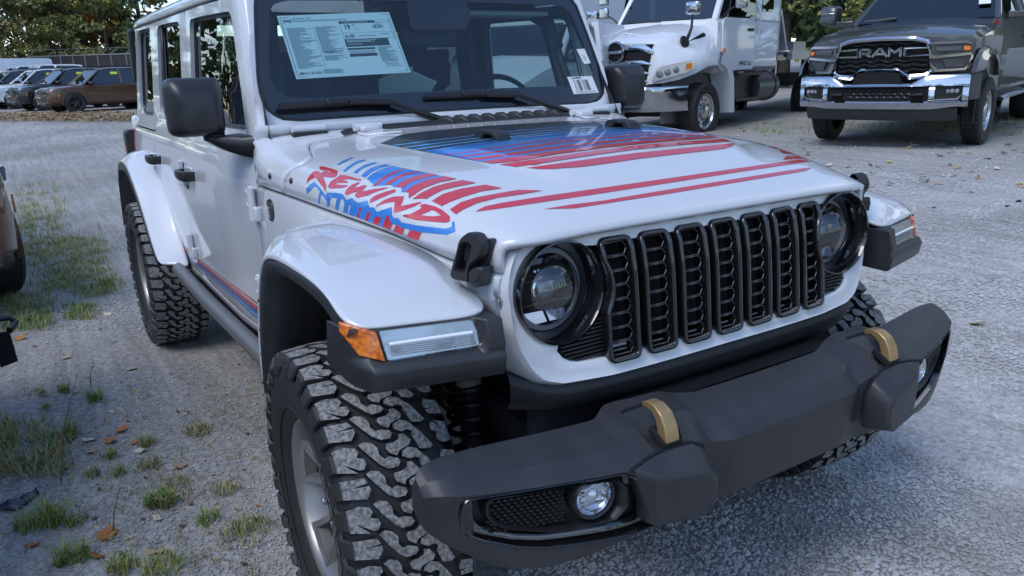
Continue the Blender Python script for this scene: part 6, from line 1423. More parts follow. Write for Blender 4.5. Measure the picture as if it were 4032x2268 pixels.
em = MB().lathe([(.135, 0), (.150, .03), (.168, .03), (.180, 0)], (.985, -.0, 1.455), (1, 0, 0), 40).build('emblem_ring', CHROME, tg, smooth=40)
MB().lathe([(.136, .005), (0, .005)], (.985, 0, 1.455), (1, 0, 0), 32).build('emblem_field', DARKGAP, tg)
mb = MB(); mb.box((1.0, 0, 1.455), (.03, .26, .05)); mb.build('emblem_bar', CHROME, tg, bevel=.01)
# bumper
mb = MB(); rows = []
for k in range(41):
    y = -1.12 + 2.24 * k / 40; x = 1.17 - .62 * max(0, (abs(y) - .62) / .5) ** 1.7; rows.append([(x - .15, y, .90), (x - .01, y, .90), (x + .02, y, .86), (x, y, .80), (x, y, .56), (x - .03, y, .51), (x - .15, y, .51)])
mb.grid(rows); tb = mb.build('chrome_bumper', CHROME, hino, smooth=40)
mb = MB()
for s in (-1, 1): mb.box((1.175, s * .48, .69), (.02, .19, .19))
mb.build_each('tow_eye_pocket', DARKGAP, tb); 
for s in (-1, 1): MB().tube([(1.185, s * .38, .74), (1.185, s * .39, .60), (1.185, s * .48, .585), (1.185, s * .57, .60), (1.185, s * .58, .74)], .012, 8).build('pocket_trim', CHROME, tb)
mb = MB(); mb.box((.85, 0, .80), (.5, 1.5, .25)); mb.box((.2, 0, .45), (1.2, 1.4, .06)); mb.build_each('front_frame', BODYIN, hino)
mb = MB(); mb.box((-3.5, 0, .85), (6.5, .9, .25)); mb.build('chassis', BODYIN, hino)
mb = MB(); mb.box((-5.6, 0, 1.40), (5.0, 2.3, .06)); mb.build('flat_bed', STEEL, hino, bevel=.01)
mb = MB(); mb.box((-4.2, -.6, 1.55), (.5, .9, .22)); mb.box((-4.1, .75, 1.52), (.6, .35, .18)); mb.build_each('bed_toolbox', STEEL, hino)
mb = MB()
mb.box((-3.05, -.0, 1.9), (.05, 1.9, 1.0)); mb.build('headboard', STEEL, hino)
v_, f_ = text_polys('HINO L6', 1.0, .02); mb = MB(); mb.add([(-1.42 - p[0] * .12, 1.093, 1.22 + p[1] * .11) for p in v_], f_); mb.build('door_lettering', PLAST2, hino, merge=False)

# ------------------------------------------------------------------ SUVs, pickups and van of the rear row
def suv(root, paint, trim=PLAST2, tag_=True, near=False):
    P = root
    lo = lambda y, z0, z1, zc, t=.06: [(y - .10, z0), (y, z0 + .10), (y + .015, (z0 + z1) / 2), (y - .005, z1 - .06), (y - t, z1), (y * .55, zc - .01), (0, zc)]
    b = body(P, 'body', [(.93, lo(.66, .42, .88, .90)), (.86, lo(.80, .36, .93, .98)), (.72, lo(.91, .34, .98, 1.04)), (.45, lo(.955, .34, 1.02, 1.085)), (0, lo(.965, .36, 1.055, 1.12)), (-.55, lo(.965, .34, 1.09, 1.15)), (-1.2, lo(.965, .32, 1.10, 1.12)), (-3.2, lo(.965, .34, 1.12, 1.13)), (-3.75, lo(.93, .40, 1.10, 1.12)), (-3.88, lo(.86, .46, 1.04, 1.06))], paint, 30)
    r = body(P, 'roof', [(-1.18, [(.64, 1.66), (.66, 1.685), (.5, 1.715), (0, 1.73)]), (-1.6, [(.675, 1.715), (.69, 1.745), (.54, 1.785), (0, 1.80)]), (-2.6, [(.68, 1.72), (.695, 1.75), (.55, 1.79), (0, 1.805)]), (-3.45, [(.64, 1.68), (.655, 1.71), (.5, 1.745), (0, 1.76)]), (-3.6, [(.60, 1.64), (.61, 1.66), (.45, 1.69), (0, 1.70)])], paint, 40)
    mb = MB()
    for s in (-1, 1):
        for a, b_, q in (((-.45, .88, 1.10), (-1.22, .665, 1.69), .038), ((-1.98, .92, 1.10), (-2.0, .69, 1.73), .045), ((-3.0, .92, 1.10), (-2.95, .69, 1.73), .05), ((-3.72, .88, 1.10), (-3.50, .64, 1.68), .08)): mb.tube([(a[0], s * a[1], a[2]), (b_[0], s * b_[1], b_[2])], q, 8)
    mb.build_each('pillar', paint, P)
    mb = MB()
    for s in (-1, 1): mb.tube([(-1.4, s * .64, 1.80), (-1.5, s * .64, 1.83), (-3.2, s * .63, 1.83), (-3.3, s * .63, 1.78)], .016, 6)
    mb.build_each('roof_rail', trim, P)
    poly(P, 'windshield', [Vector(p) for p in ((-.50, -.84, 1.13), (-.50, .84, 1.13), (-1.20, .64, 1.70), (-1.20, -.64, 1.70))], (-.01, 0, -.01), CARGLASS)
    for s in (-1, 1):
        for q in ([(-.62, .93, 1.09), (-1.95, .93, 1.09), (-1.97, .70, 1.71), (-1.26, .685, 1.69)], [(-2.03, .93, 1.09), (-2.95, .93, 1.09), (-2.92, .70, 1.71), (-2.04, .70, 1.72)], [(-3.05, .92, 1.10), (-3.65, .89, 1.12), (-3.45, .66, 1.66), (-3.0, .69, 1.70)]):
            poly(P, 'side_window', [Vector((x, s * y, z)) for x, y, z in q], (0, -s * .008, 0), CARGLASS)
        # wheel arches, wheels
        for wx in (0, -2.96):
            arch = [(math.cos(R(a)) * .50 + wx, math.sin(R(a)) * .47 + .40) for a in range(-8, 189, 14)]; ina = [(math.cos(R(a)) * .44 + wx, math.sin(R(a)) * .42 + .39) for a in range(-8, 189, 14)]
            mb = MB(); mb.grid([[(a, s * .955, b_) for a, b_ in arch], [(a, s * .992, b_) for a, b_ in arch], [(a, s * .992, b_) for a, b_ in ina]]); mb.build('arch_trim', paint, P, smooth=40)
            mb = MB(); mb.add([(a, s * .984, b_) for a, b_ in ina], [tuple(range(len(ina)))]); mb.build('wheel_well', DARKGAP, P)
            simple_wheel(P, (wx, s * .91, .39), .39, .25, .245, s, BLACKW, 5, ribs=False)
        mi = empty('door_mirror'); mi.parent = P
        mb = MB(); rg = []
        for x, k in ((-.60, .6), (-.64, .95), (-.74, 1.0), (-.80, .85)): rg.append([(x, s * (1.06 + q.x * k), 1.17 + q.y * k) for q in fillet([Vector((-.12, -.07, 0)), Vector((.12, -.07, 0)), Vector((.12, .07, 0)), Vector((-.12, .07, 0))], .04, 3)])
        mb.loft(rg); mb.build('mirror_head', GLOSS, mi, smooth=50); mb = MB(); mb.box((-.72, s * .95, 1.10), (.08, .14, .04)); mb.build('mirror_arm', trim, mi)
        mb = MB()
        for x in (-1.72, -2.75): mb.box((x, s * .985, .93), (.22, .03, .035))
        mb.build_each('door_handle', CHROME if near else paint, P)
        hl = poly(P, 'headlamp', [Vector((x, s * y, z)) for x, y, z in ((.885, .52, .905), (.62, .94, .975), (.56, .955, .945), (.66, .93, .885), (.90, .54, .835))], (.02, s * .012, .0), LAMPK, bevel=.006)
        poly(hl, 'lamp_optic', [Vector((x, s * y, z)) for x, y, z in ((.86, .62, .905), (.70, .87, .945), (.72, .87, .90), (.87, .62, .86))], (.025, s * .018, .0), LAMPC)
        poly(P, 'side_marker', [Vector((x, s * y, z)) for x, y, z in ((.60, .968, .78), (.56, .972, .78), (.56, .972, .66), (.62, .965, .66))], (.0, s * .008, 0), ORANGE)
        poly(P, 'fog_pocket', [Vector((x, s * y, z)) for x, y, z in ((.885, .52, .66), (.80, .76, .67), (.74, .86, .64), (.76, .84, .52), (.86, .62, .50))], (.03, s * .02, 0), trim)
        mb = MB(); mb.box((.87, s * .66, .655), (.06, .16, .035), Matrix.Rotation(s * R(-35), 3, 'Z')); mb.build('fog_lamp', LAMPC, P)
    gr = poly(P, 'grille', [Vector((.915, y, z)) for y, z in ((-.55, .79), (.55, .79), (.57, .885), (-.57, .885))], (.03, 0, 0), trim)
    for k in range(7):
        y = -.45 + k * .15; MB().box((.948, y, .838), (.02, .10, .075)).build('grille_slot', DARKGAP, gr, bevel=.012)
        MB().tube([(.955, y - .055, .795), (.955, y - .055, .88), (.955, y + .055, .88), (.955, y + .055, .795), (.955, y - .055, .795)], .006, 5).build('slot_rim', LAMPC, gr)
    poly(P, 'lower_intake', [Vector((.925, y, z)) for y, z in ((-.46, .46), (.46, .46), (.50, .62), (-.50, .62))], (.015, 0, 0), trim)
    mb = MB(); mb.box((.90, 0, .70), (.10, 1.15, .05)); mb.build('bumper_bar', paint, P, bevel=.015)
    mb = MB(); rows = []
    for k in range(25): y = -.90 + 1.8 * k / 24; x = .93 - .30 * (abs(y) / .9) ** 3; rows.append([(x - .01, y, .42), (x + .025, y, .40), (x + .02, y, .35), (x - .06, y, .30)])
    mb.grid(rows); mb.build('lower_valance', trim, P, smooth=40)
    for s in (-1, 1): MB().tube([(.93, s * .40, .42), (.985, s * .40, .40), (.985, s * .32, .40), (.93, s * .32, .42)], .012, 6).build('tow_ring', LAMPC, P)
    mb = MB(); mb.box((-1.5, 0, .33), (3.6, 1.5, .08)); mb.build('underbody', BODYIN, P)
    if tag_: poly(P, 'price_tag', [Vector(p) for p in ((-1.62, .80, 1.50), (-1.90, .80, 1.50), (-1.90, .76, 1.60), (-1.62, .76, 1.60))], (0, .01, 0), YTAG)
    return P
YAW = R(-74)
def place(name, loc, label, cat, group=None, yaw=YAW):
    e = empty(name, (loc[0], loc[1], ground_z(loc[0], loc[1]) if len(loc) < 3 else loc[2]), yaw); return tag(e, label, cat, group)
BROWN = M('copper_brown_paint', (.115, .055, .028), .38, metal=.45, coat=1)
GRP = 'SUVs parked in the far row'
a = place('suv', (-36.14, .61, .32), 'copper brown SUV with black wheels in the far row', 'car', GRP); suv(a, BROWN)
a = place('suv', (-39.6, -.42), 'black SUV in the far row beside the brown one', 'car', GRP); suv(a, M('black_paint', (.008, .009, .012), .3, coat=1))
a = place('suv', (-43.1, -1.45), 'white SUV with black bonnet grille in the far row', 'car', GRP); suv(a, M('suv_white', (.72, .74, .78), .35, coat=1))
a = place('suv', (-46.4, -2.45), 'dark silver SUV at the far left of the far row', 'car', GRP); suv(a, M('silver_paint', (.20, .21, .23), .35, metal=.5, coat=1))
GRB = 'pickup trucks parked in the lot'
a = place('pickup_truck', (at((428, 400), d=34.5).x + .65, at((428, 400), d=34.5).y + 1.175), 'dark blue pickup with chrome grille beside the brown SUV', 'pickup truck', GRB); pickup(a, M('midnight_blue_paint', (.015, .022, .05), .3, metal=.3, coat=1), full=False, wheelmat=BLACKW, big=False)
WPN = M('pickup_white', (.74, .76, .80), .35, coat=1)
a = place('pickup_truck', (at((325, 300), d=46).x + .24, at((325, 300), d=46).y - 3.47), 'white pickup behind the far row, nearer the fence posts', 'pickup truck', GRB); pickup(a, WPN, full=False, tag_=True, big=False)
a = place('pickup_truck', (at((232, 300), d=49).x + .24, at((232, 300), d=49).y - 3.47), 'white pickup behind the far row beside the van', 'pickup truck', GRB); pickup(a, WPN, full=False, tag_=False, big=False)
# high roof van
_q = at((218, 300), d=52); van = place('cargo_van', (_q.x + .42, _q.y - 5.08), 'white high roof cargo van behind the parked SUVs', 'van'); VW = M('van_white', (.72, .75, .82), .4, coat=.7)
body(van, 'van_body', [(.95, [(.80, .45), (.86, .7), (.84, 1.10), (.5, 1.18), (0, 1.2)]), (.2, [(.95, .40), (1.0, .8), (.98, 1.35), (.6, 1.45), (0, 1.48)]), (-.35, [(.98, .40), (1.02, .8), (1.0, 1.5), (.8, 1.62), (0, 1.65)]), (-1.2, [(.98, .40), (1.02, .8), (1.0, 1.6), (.86, 2.38), (0, 2.48)]), (-1.7, [(.98, .40), (1.02, .8), (1.0, 1.7), (.88, 2.52), (0, 2.60)]), (-4.9, [(.98, .40), (1.02, .8), (1.0, 1.7), (.88, 2.52), (0, 2.60)]), (-5.0, [(.94, .5), (.98, .8), (.96, 1.7), (.84, 2.46), (0, 2.54)])], VW, 30)
poly(van, 'windshield', [Vector(p) for p in ((-.30, -.85, 1.62), (-.30, .85, 1.62), (-1.14, .76, 2.32), (-1.14, -.76, 2.32))], (.02, 0, .02), CARGLASS)
for s in (-1, 1):
    poly(van, 'side_window', [Vector((x, s * y, z)) for x, y, z in ((-.55, 1.005, 1.45), (-1.6, 1.01, 1.45), (-1.6, .97, 1.95), (-1.0, .97, 1.95))], (0, s * .01, 0), CARGLASS)
    MB().box((-3.0, s * 1.022, 1.25), (3.6, .02, .04)).build('side_rub_strip', VW, van)
    for wx in (0, -3.6): simple_wheel(van, (wx, s * .9, .36), .36, .24, .21, s, BLACKW, 5, ribs=False)
poly(van, 'front_grille', [Vector((.95, y, z)) for y, z in ((-.6, .6), (.6, .6), (.6, .9), (-.6, .9))], (.02, 0, 0), PLAST2)

# ------------------------------------------------------------------ near vehicles at the left edge
nb = empty('suv', (-4.65, -2.60, 0), R(15)); tag(nb, 'copper brown SUV at the left edge, only its front corner in view', 'car', 'SUVs parked beside the white SUV')
suv(nb, BROWN, near=True); 
for ch in nb.children:
    if ch.name.startswith('price_tag'): pass
# dark hatchback whose rear corner shows at the left edge
ds = empty('compact_car', (1.55, -3.56, 0), R(-15)); tag(ds, 'dark car at the left edge showing a rear bumper corner with a black loop', 'car', None)
DKP = M('dark_blue_paint', (.012, .016, .026), .3, coat=1)
body(ds, 'body', [(.7, [(.6, .4), (.7, .6), (.6, .8), (0, .85)]), (.2, [(.82, .32), (.88, .6), (.82, .92), (0, .98)]), (-.9, [(.84, .30), (.90, .6), (.85, .98), (0, 1.0)]), (-3.2, [(.84, .34), (.90, .6), (.86, .98), (0, 1.0)]), (-4.1, [(.80, .40), (.86, .6), (.80, .96), (0, .98)]), (-4.26, [(.70, .44), (.76, .6), (.70, .90), (0, .92)])], DKP, 40)
body(ds, 'roof', [(-1.4, [(.62, 1.38), (.62, 1.41), (0, 1.46)]), (-3.3, [(.60, 1.36), (.60, 1.39), (0, 1.44)])], DKP, 40)
for s in (-1, 1):
    poly(ds, 'side_window', [Vector((x, s * y, z)) for x, y, z in ((-.7, .84, .97), (-3.8, .82, .97), (-3.2, .62, 1.38), (-1.45, .63, 1.39))], (0, s * .01, 0), CARGLASS)
    for wx in (-.3, -3.3): simple_wheel(ds, (wx, s * .82, .32), .32, .21, .20, s, BLACKW, 5, ribs=False)
poly(ds, 'windshield', [Vector(p) for p in ((-.65, -.75, .98), (-.65, .75, .98), (-1.42, .60, 1.41), (-1.42, -.60, 1.41))], (0, 0, .01), CARGLASS)
poly(ds, 'rear_window', [Vector(p) for p in ((-3.95, -.72, .97), (-3.95, .72, .97), (-3.28, .58, 1.40), (-3.28, -.58, 1.40))], (0, 0, .01), CARGLASS)
rp = Matrix.Rotation(R(15), 3, 'Z') @ (at((30, 1270), d=3.4) - Vector((1.55, -3.56, 0)))
MB().tube([rp + Vector(p) for p in ((.05, -.14, .0), (-.02, -.05, .015), (-.04, .0, .01), (-.02, .025, -.01), (.06, .02, -.02))], .014, 8).build('bumper_loop', PLAST2, ds)
poly(ds, 'mud_flap', [rp + Vector(p) for p in ((.03, -.06, -.03), (.03, .01, -.03), (.03, .018, -.17), (.03, -.05, -.19))], (.012, 0, 0), PLAST2)
poly(ds, 'reflector', [rp + Vector(p) for p in ((.05, -.11, .12), (.05, -.035, .02), (.05, -.11, .02))], (.02, 0, 0), LAMPC)
# camper trailer with dark slatted panel behind the tow truck, white service van beside it
camper = empty('box_truck', (-15.2, 8.4, ground_z(-15.2, 8.4)), R(-75)); tag(camper, 'white box truck with dark louvred panel behind the tow truck', 'truck')
CW = M('camper_white', (.70, .72, .75), .45)
body(camper, 'cargo_box', [(.6, [(1.15, .75), (1.2, .8), (1.2, 3.4), (1.1, 3.5), (0, 3.52)]), (-6, [(1.15, .75), (1.2, .8), (1.2, 3.4), (1.1, 3.5), (0, 3.52)])], CW, 30)
poly(camper, 'louvre_panel', [Vector((.60, q.x, q.y)) for q in fillet([Vector((-1.1, 1.72, 0)), Vector((1.05, 1.72, 0)), Vector((1.05, 3.2, 0)), Vector((-1.1, 3.2, 0))], .12, 4)], (.02, 0, 0), M('louvre_dark', (.012, .011, .012), .3))
for i in range(20):
    for y0 in (-.53, .52): MB().box((.628, y0, 1.80 + i * .07), (.02, .94, .035), Matrix.Rotation(R(25), 3, 'Y')).build('louvre_slat', M('slat_dark', (.045, .04, .042), .4) if 'slat_dark' not in bpy.data.materials else bpy.data.materials['slat_dark'], camper)
body(camper, 'engine_cover', [(1.4, [(1.0, .5), (1.05, .6), (1.05, 1.2), (.9, 1.35), (0, 1.4)]), (.55, [(1.15, .5), (1.2, .6), (1.2, 1.45), (1.1, 1.62), (0, 1.66)])], CW, 40)
for s in (-1, 1): simple_wheel(camper, (.2, s * 1.0, .45), .45, .26, .27, s, ALU, holes=True, ribs=False); simple_wheel(camper, (-4.2, s * 1.0, .45), .45, .26, .27, s, ALU, holes=True, ribs=False)
# white van parked beyond the driver's door, seen through the cabin
_q = at((1930, 400), d=11.5); wv = empty('cargo_van', (_q.x, _q.y, ground_z(_q.x, _q.y)), R(-60)); tag(wv, 'white van parked beyond the driver door, seen through the cabin glass', 'van')
body(wv, 'van_body', [(.9, [(.80, .45), (.86, .7), (.84, 1.0), (.5, 1.1), (0, 1.12)]), (.2, [(.95, .40), (1.0, .8), (.98, 1.25), (.6, 1.33), (0, 1.36)]), (-.4, [(.98, .40), (1.02, .8), (1.0, 1.36), (.8, 1.46), (0, 1.5)])], TW, 30)
body(wv, 'van_cab', [(-.4, [(.98, .40), (1.02, .8), (1.0, 1.36), (0, 1.4)]), (-3.2, [(.98, .40), (1.02, .8), (1.0, 1.36), (0, 1.4)])], TW, 30)
mb = MB()
for s in (-1, 1): mb.tube([(-.4, s * .95, 1.38), (-1.1, s * .85, 1.95)], .05, 8); mb.tube([(-1.9, s * .97, 1.36), (-1.95, s * .88, 1.97)], .10, 8)
mb.build_each('pillar', TW, wv)
body(wv, 'roof', [(-1.0, [(.84, 1.92), (.86, 1.96), (0, 2.04)]), (-3.2, [(.88, 1.94), (.90, 1.98), (0, 2.06)])], TW, 40)
body(wv, 'cargo_side', [(-1.95, [(1.0, 1.3), (1.0, 1.5), (.90, 1.97), (0, 2.0)]), (-3.3, [(1.0, 1.3), (1.0, 1.5), (.90, 1.97), (0, 2.0)])], TW, 40)
for s in (-1, 1):
    poly(wv, 'side_window', [Vector((x, s * y, z)) for x, y, z in ((-.55, .99, 1.38), (-1.85, .99, 1.38), (-1.88, .90, 1.90), (-1.12, .90, 1.90))], (0, s * .01, 0), CARGLASS)
    mb = MB(); mb.box((-.62, s * 1.20, 1.50), (.12, .22, .28)); mb.build('mirror_head', PLAST2, wv, bevel=.03); MB().box((-.62, s * 1.06, 1.40), (.06, .16, .05)).build('mirror_arm', PLAST2, wv)
    MB().box((-1.7, s * 1.03, 1.12), (.2, .03, .04)).build('door_handle', PLAST2, wv)
    for wx in (0, -2.9): simple_wheel(wv, (wx, s * .9, .36), .36, .24, .21, s, BLACKW, 5, ribs=False)
poly(wv, 'windshield', [Vector(p) for p in ((-.40, -.85, 1.47), (-.40, .85, 1.47), (-1.05, .76, 1.95), (-1.05, -.76, 1.95))], (.02, 0, .02), CARGLASS)
# tread plate box of a service truck at the right edge
tp = empty('utility_trailer', at((4030, 330), d=12.5), R(-75)); tp.location.z = ground_z(tp.location.x, tp.location.y); tag(tp, 'metal tread plate toolbox trailer at the right edge behind the grey pickup', 'trailer')
PLATE = M('tread_plate', (.45, .46, .47), .3, metal=.9, bump=(60, .8, .01))
mb = MB(); mb.box((-.3, .15, .85), (.8, 1.2, .55)); mb.build('tread_plate_box', PLATE, tp, bevel=.01); mb = MB(); mb.box((-1.2, .2, .5), (3.2, 1.5, .12)); mb.build('trailer_frame', BODYIN, tp)
mb = MB(); mb.box((-.1, -.38, 1.16), (.12, .08, .12)); mb.build('strap', M('blue_strap', (.03, .2, .75), .5), tp, bevel=.02)
mb = MB(); mb.box((-1.6, .2, 1.5), (2.0, 1.6, 1.0)); mb.build('cargo_cover', BODYIN, tp, bevel=.03)
for s in (-1, 1): simple_wheel(tp, (-1.2, .2 + s * .85, .33), .33, .2, .2, s, BLACKW, 5, ribs=False)
# ------------------------------------------------------------------ fence
fence = empty('chain_link_fence', (-60, 2, ground_z(-60, 2))); tag(fence, 'grey chain link fence with dark screen and barbed wire arms before the trees', 'fence')
FM = M('galvanised', (.22, .225, .23), .5, metal=.5); SCR = GLASS('fence_screen', (.30, .30, .31), 1.02, base=0.0)
def fw(px, h): q = at((px, 300), d=58 - (px - 300) * .004); return Vector((q.x, q.y, ground_z(q.x, q.y) + h)) - fence.location
scr = MB(); pxs = [130, 205, 252, 300, 347, 398, 450, 510, 570, 640]
SCRD = M('screen_cloth', (.035, .035, .037), .9)
for a, b in zip(pxs, pxs[1:]):
    mb = MB(); mb.prism([fw(a, .05), fw(b, .05), fw(b, 2.75), fw(a, 2.75)], (-.02, 0, 0)); mb.build('screen_panel', SCRD, fence)
    MB().tube([fw(a, 2.8), fw(b, 2.8)], .045, 6).build('top_rail', FM, fence)
    MB().tube([fw(a, 3.25) + Vector((.3, 0, 0)), fw(b, 3.25) + Vector((.3, 0, 0))], .012, 4).build('barbed_wire', FM, fence)
for a in pxs: MB().tube([fw(a, 0), fw(a, 2.85), fw(a, 3.2) + Vector((.3, .45, 0))], [.06, .06, .02], 6).build('fence_post', FM, fence)

# ------------------------------------------------------------------ trees
def leafmat(name, c, k=1.35):
    m = M(name, tuple(min(.9, v * k) for v in c), .6, spec=.2); b = m.node_tree.nodes['Principled BSDF']
    return m
LM = {'dark': [leafmat('leaf_dark_green', (.040, .066, .026)), leafmat('leaf_green', (.075, .115, .042)), leafmat('leaf_deep', (.026, .044, .020))],
      'olive': [leafmat('leaf_olive', (.14, .15, .05)), leafmat('leaf_moss', (.10, .12, .045)), leafmat('leaf_yellow', (.28, .24, .06))],
      'orange': [leafmat('leaf_orange', (.38, .17, .035)), leafmat('leaf_rust', (.25, .11, .03)), leafmat('leaf_gold', (.36, .23, .05))],
      'mix': [leafmat('leaf_brown_green', (.13, .115, .05)), leafmat('leaf_green_b', (.085, .11, .045)), leafmat('leaf_tan', (.22, .16, .075))]}
BARK = M('bark', (.055, .045, .036), .9, bump=(14, .8, .05), var=(5, (.10, .088, .072), .4, .7))
def crown_mesh(kind, seed, h, rad, nclump, nleaf, ls, z0=.28):
    r_ = np.random.RandomState(seed); V = []; F = []; MI = []
    for c in range(nclump):
        t = r_.uniform(0, 1); zz = h * (z0 + (1 - z0) * t); pr = rad * (1 - .75 * t ** 1.6) * math.sqrt(r_.uniform(.08, 1)); a = r_.uniform(0, 6.283)
        cx, cy = pr * math.cos(a), pr * math.sin(a); cr = r_.uniform(.5, 1.0) * rad * .24; mi = r_.choice([0, 0, 1, 1, 2]) 
        n = int(nleaf * r_.uniform(.6, 1.3)); p = r_.normal(0, 1, (n, 3)); p /= np.linalg.norm(p, axis=1)[:, None]; p *= (r_.uniform(.35, 1, n) ** .5)[:, None] * np.array([cr, cr, cr * .62]); p += np.array([cx, cy, zz])
        u = r_.normal(0, 1, (n, 3)); u /= np.linalg.norm(u, axis=1)[:, None]; w = np.cross(u, r_.normal(0, 1, (n, 3))); w /= np.linalg.norm(w, axis=1)[:, None]
        s = r_.uniform(.5, 1.2, n)[:, None] * ls
        q = np.stack([p - u * s, p + w * s * .55, p + u * s, p - w * s * .55], 1).reshape(-1, 3); b = len(V); V += q.tolist()
        F += [(b + 4 * i, b + 4 * i + 1, b + 4 * i + 2, b + 4 * i + 3) for i in range(n)]; MI += list(np.where(r_.uniform(0, 1, n) < .75, mi, r_.randint(0, 3, n)))
    me = bpy.data.meshes.new('crown'); me.from_pydata(V, [], F)
    for m in LM[kind]: me.materials.append(m)
    me.polygons.foreach_set('material_index', [int(i) for i in MI]); me.update(); return me
def trunk_mesh(seed, h, r0):
    r_ = random.Random(seed); mb = MB(); path = [(0, 0, -.3)]; x = y = 0
    for i in range(1, 8): x += r_.uniform(-.12, .12); y += r_.uniform(-.12, .12); path.append((x, y, h * .9 * i / 7))
    mb.tube(path, [r0 * (1.25 if i == 0 else 1 - .11 * i) for i in range(8)], 9)
    for k in range(11):
        i = r_.randint(2, 6); p = Vector(path[i]); a = r_.uniform(0, 6.28); L = r_.uniform(.16, .3) * h * (1 - i / 11)
        mb.tube([p, p + Vector((math.cos(a) * L * .5, math.sin(a) * L * .5, L * .3)), p + Vector((math.cos(a) * L, math.sin(a) * L, L * .75))], [r0 * .35, r0 * .2, r0 * .06], 5)
    me = bpy.data.meshes.new('trunk'); me.from_pydata(mb.v, [], mb.f); me.materials.append(BARK); finish(me, 60); return me
CR = {k: [crown_mesh(k, 10 * i + j, 14, 4.4, 85, 46, .26, .16) for j in range(2)] for i, k in enumerate(('dark', 'olive', 'orange', 'mix'))}
TR = [trunk_mesh(i, 14, .26) for i in range(3)]
_tn = [0]
def tree(px, d, kind, sc, label, group, wide=1.0):
    q = at((px, 300), d=d); _tn[0] += 1; i = _tn[0]
    t = empty('tree', (q.x, q.y, ground_z(q.x, q.y)), i * 1.7); t.scale = (sc * wide, sc * wide, sc); tag(t, label, 'tree', group)
    share('crown', CR[kind][i % 2], t); share('trunk', TR[i % 3], t)
GT = 'trees at the edge of the lot'
for px, d, k, sc, w, lb in ((30, 72, 'olive', 1.05, 1.0, 'olive green tree above the white van at the far left'), (95, 68, 'mix', 1.1, 1.0, 'brown green tree behind the white van roof'), (150, 76, 'olive', 1.2, 1.0, 'tall yellow green tree second row left of the fence'),
                       (215, 70, 'olive', 1.0, 1.0, 'olive tree behind the left end of the fence'), (262, 66, 'olive', .55, 1.3, 'low olive bushy tree just left of the fence posts'), (300, 74, 'orange', .85, 1.0, 'small orange leaved tree behind the fence posts'), (345, 69, 'olive', 1.15, 1.0, 'tall olive tree behind the middle fence posts'),
                       (395, 72, 'orange', 1.0, .9, 'orange tree behind the fence nearest the SUV roof'), (440, 67, 'olive', .8, 1.0, 'olive tree left of the white SUV roof corner'), (500, 73, 'orange', 1.1, 1.0, 'orange tree partly hidden by the white SUV roof'), (580, 70, 'dark', 1.1, 1.0, 'dark tree hidden behind the white SUV rear window')):
    tree(px, d, k, sc, lb, GT, w)
for px, d, k, sc, w, lb in ((2250, 34, 'dark', .8, 1.0, 'dark tree behind the box truck'), (2600, 36, 'mix', .9, 1.0, 'tree behind the tow truck cab'), (2950, 30, 'dark', .8, 1.0, 'dark tree behind the tow truck flatbed headboard'), (3080, 26, 'dark', .62, 1.15, 'dark green tree above the tow truck flatbed'), (3180, 30, 'dark', .8, 1.1, 'tall dark tree between the tow truck and the grey pickup'), (3270, 25, 'olive', .40, 1.2, 'small yellow green tree beside the grey pickup mirror'), (3400, 28, 'dark', .75, 1.1, 'dark tree behind the grey pickup hood'), (3650, 30, 'mix', .8, 1.0, 'brown tree behind the grey pickup cab'), (3900, 27, 'dark', .8, 1.0, 'dark tree right of the grey pickup cab'), (4080, 24, 'olive', .7, 1.0, 'olive tree at the right edge behind the trailer')):
    tree(px, d, k, sc, lb, GT, w)
# the wood that goes on around the lot, out to the sides (seen in the glass and paint)
V = []; F = []; MI = []
wr = random.Random(5); mats = LM['dark'] + LM['orange'][:2] + LM['mix'][:2] + [BARK]; mn = {m.name: i for i, m in enumerate(mats)}
def wood_tree(x, y, sc, kind, sd):
    me = WM[kind][sd % 2]; b = len(V); a = wr.uniform(0, 6.28); ca, sa = math.cos(a), math.sin(a); zg = ground_z(x, y)
    co = np.empty(len(me.vertices) * 3, np.float32); me.vertices.foreach_get('co', co); co = co.reshape(-1, 3) * sc; q = np.stack([co[:, 0] * ca - co[:, 1] * sa + x, co[:, 0] * sa + co[:, 1] * ca + y, co[:, 2] + zg], 1); V.extend(q.tolist())
    for p in me.polygons: F.append(tuple(b + i for i in p.vertices)); MI.append(mn.get(me.materials[p.material_index].name, 1))
    b = len(V); n = 6
    for z, r in ((-.2, .3), (12 * sc, .12)):
        for k in range(n): V.append((x + r * math.cos(k), y + r * math.sin(k), zg + z))
    for k in range(n): F.append((b + k, b + (k + 1) % n, b + n + (k + 1) % n, b + n + k)); MI.append(mn['bark'])
WM = {k: [crown_mesh(k, 77 + i, 14, 4.6, 60, 22, .42, .10) for i in range(2)] for k in ('dark', 'mix', 'orange')}
for i in range(30):
    x = -62 + i * 4.6 + wr.uniform(-1.5, 1.5); y = -44 - 6 * math.sin(i * .7) + wr.uniform(-2, 2); wood_tree(x, y, wr.uniform(.85, 1.3), wr.choice(['dark', 'dark', 'mix', 'dark']), i)
for i in range(16):
    wood_tree(-66 - 4 * math.sin(i * 2.1), -8 - i * 4.2, wr.uniform(.9, 1.35), wr.choice(['dark', 'mix', 'dark']), i)
for i in range(12):
    a = R(-40 + i * 10); wood_tree(46 * math.cos(a) + 8, 46 * math.sin(a), wr.uniform(.7, 1.1), wr.choice(['dark', 'mix']), i)
for i in range(22):
    x = -66 + i * 4.2; wood_tree(x, 33 + wr.uniform(-3, 3), wr.uniform(1.0, 1.45), wr.choice(['dark', 'dark', 'mix']), i)
me = bpy.data.meshes.new('woodland'); me.from_pydata(V, [], F)
for m in mats: me.materials.append(m)
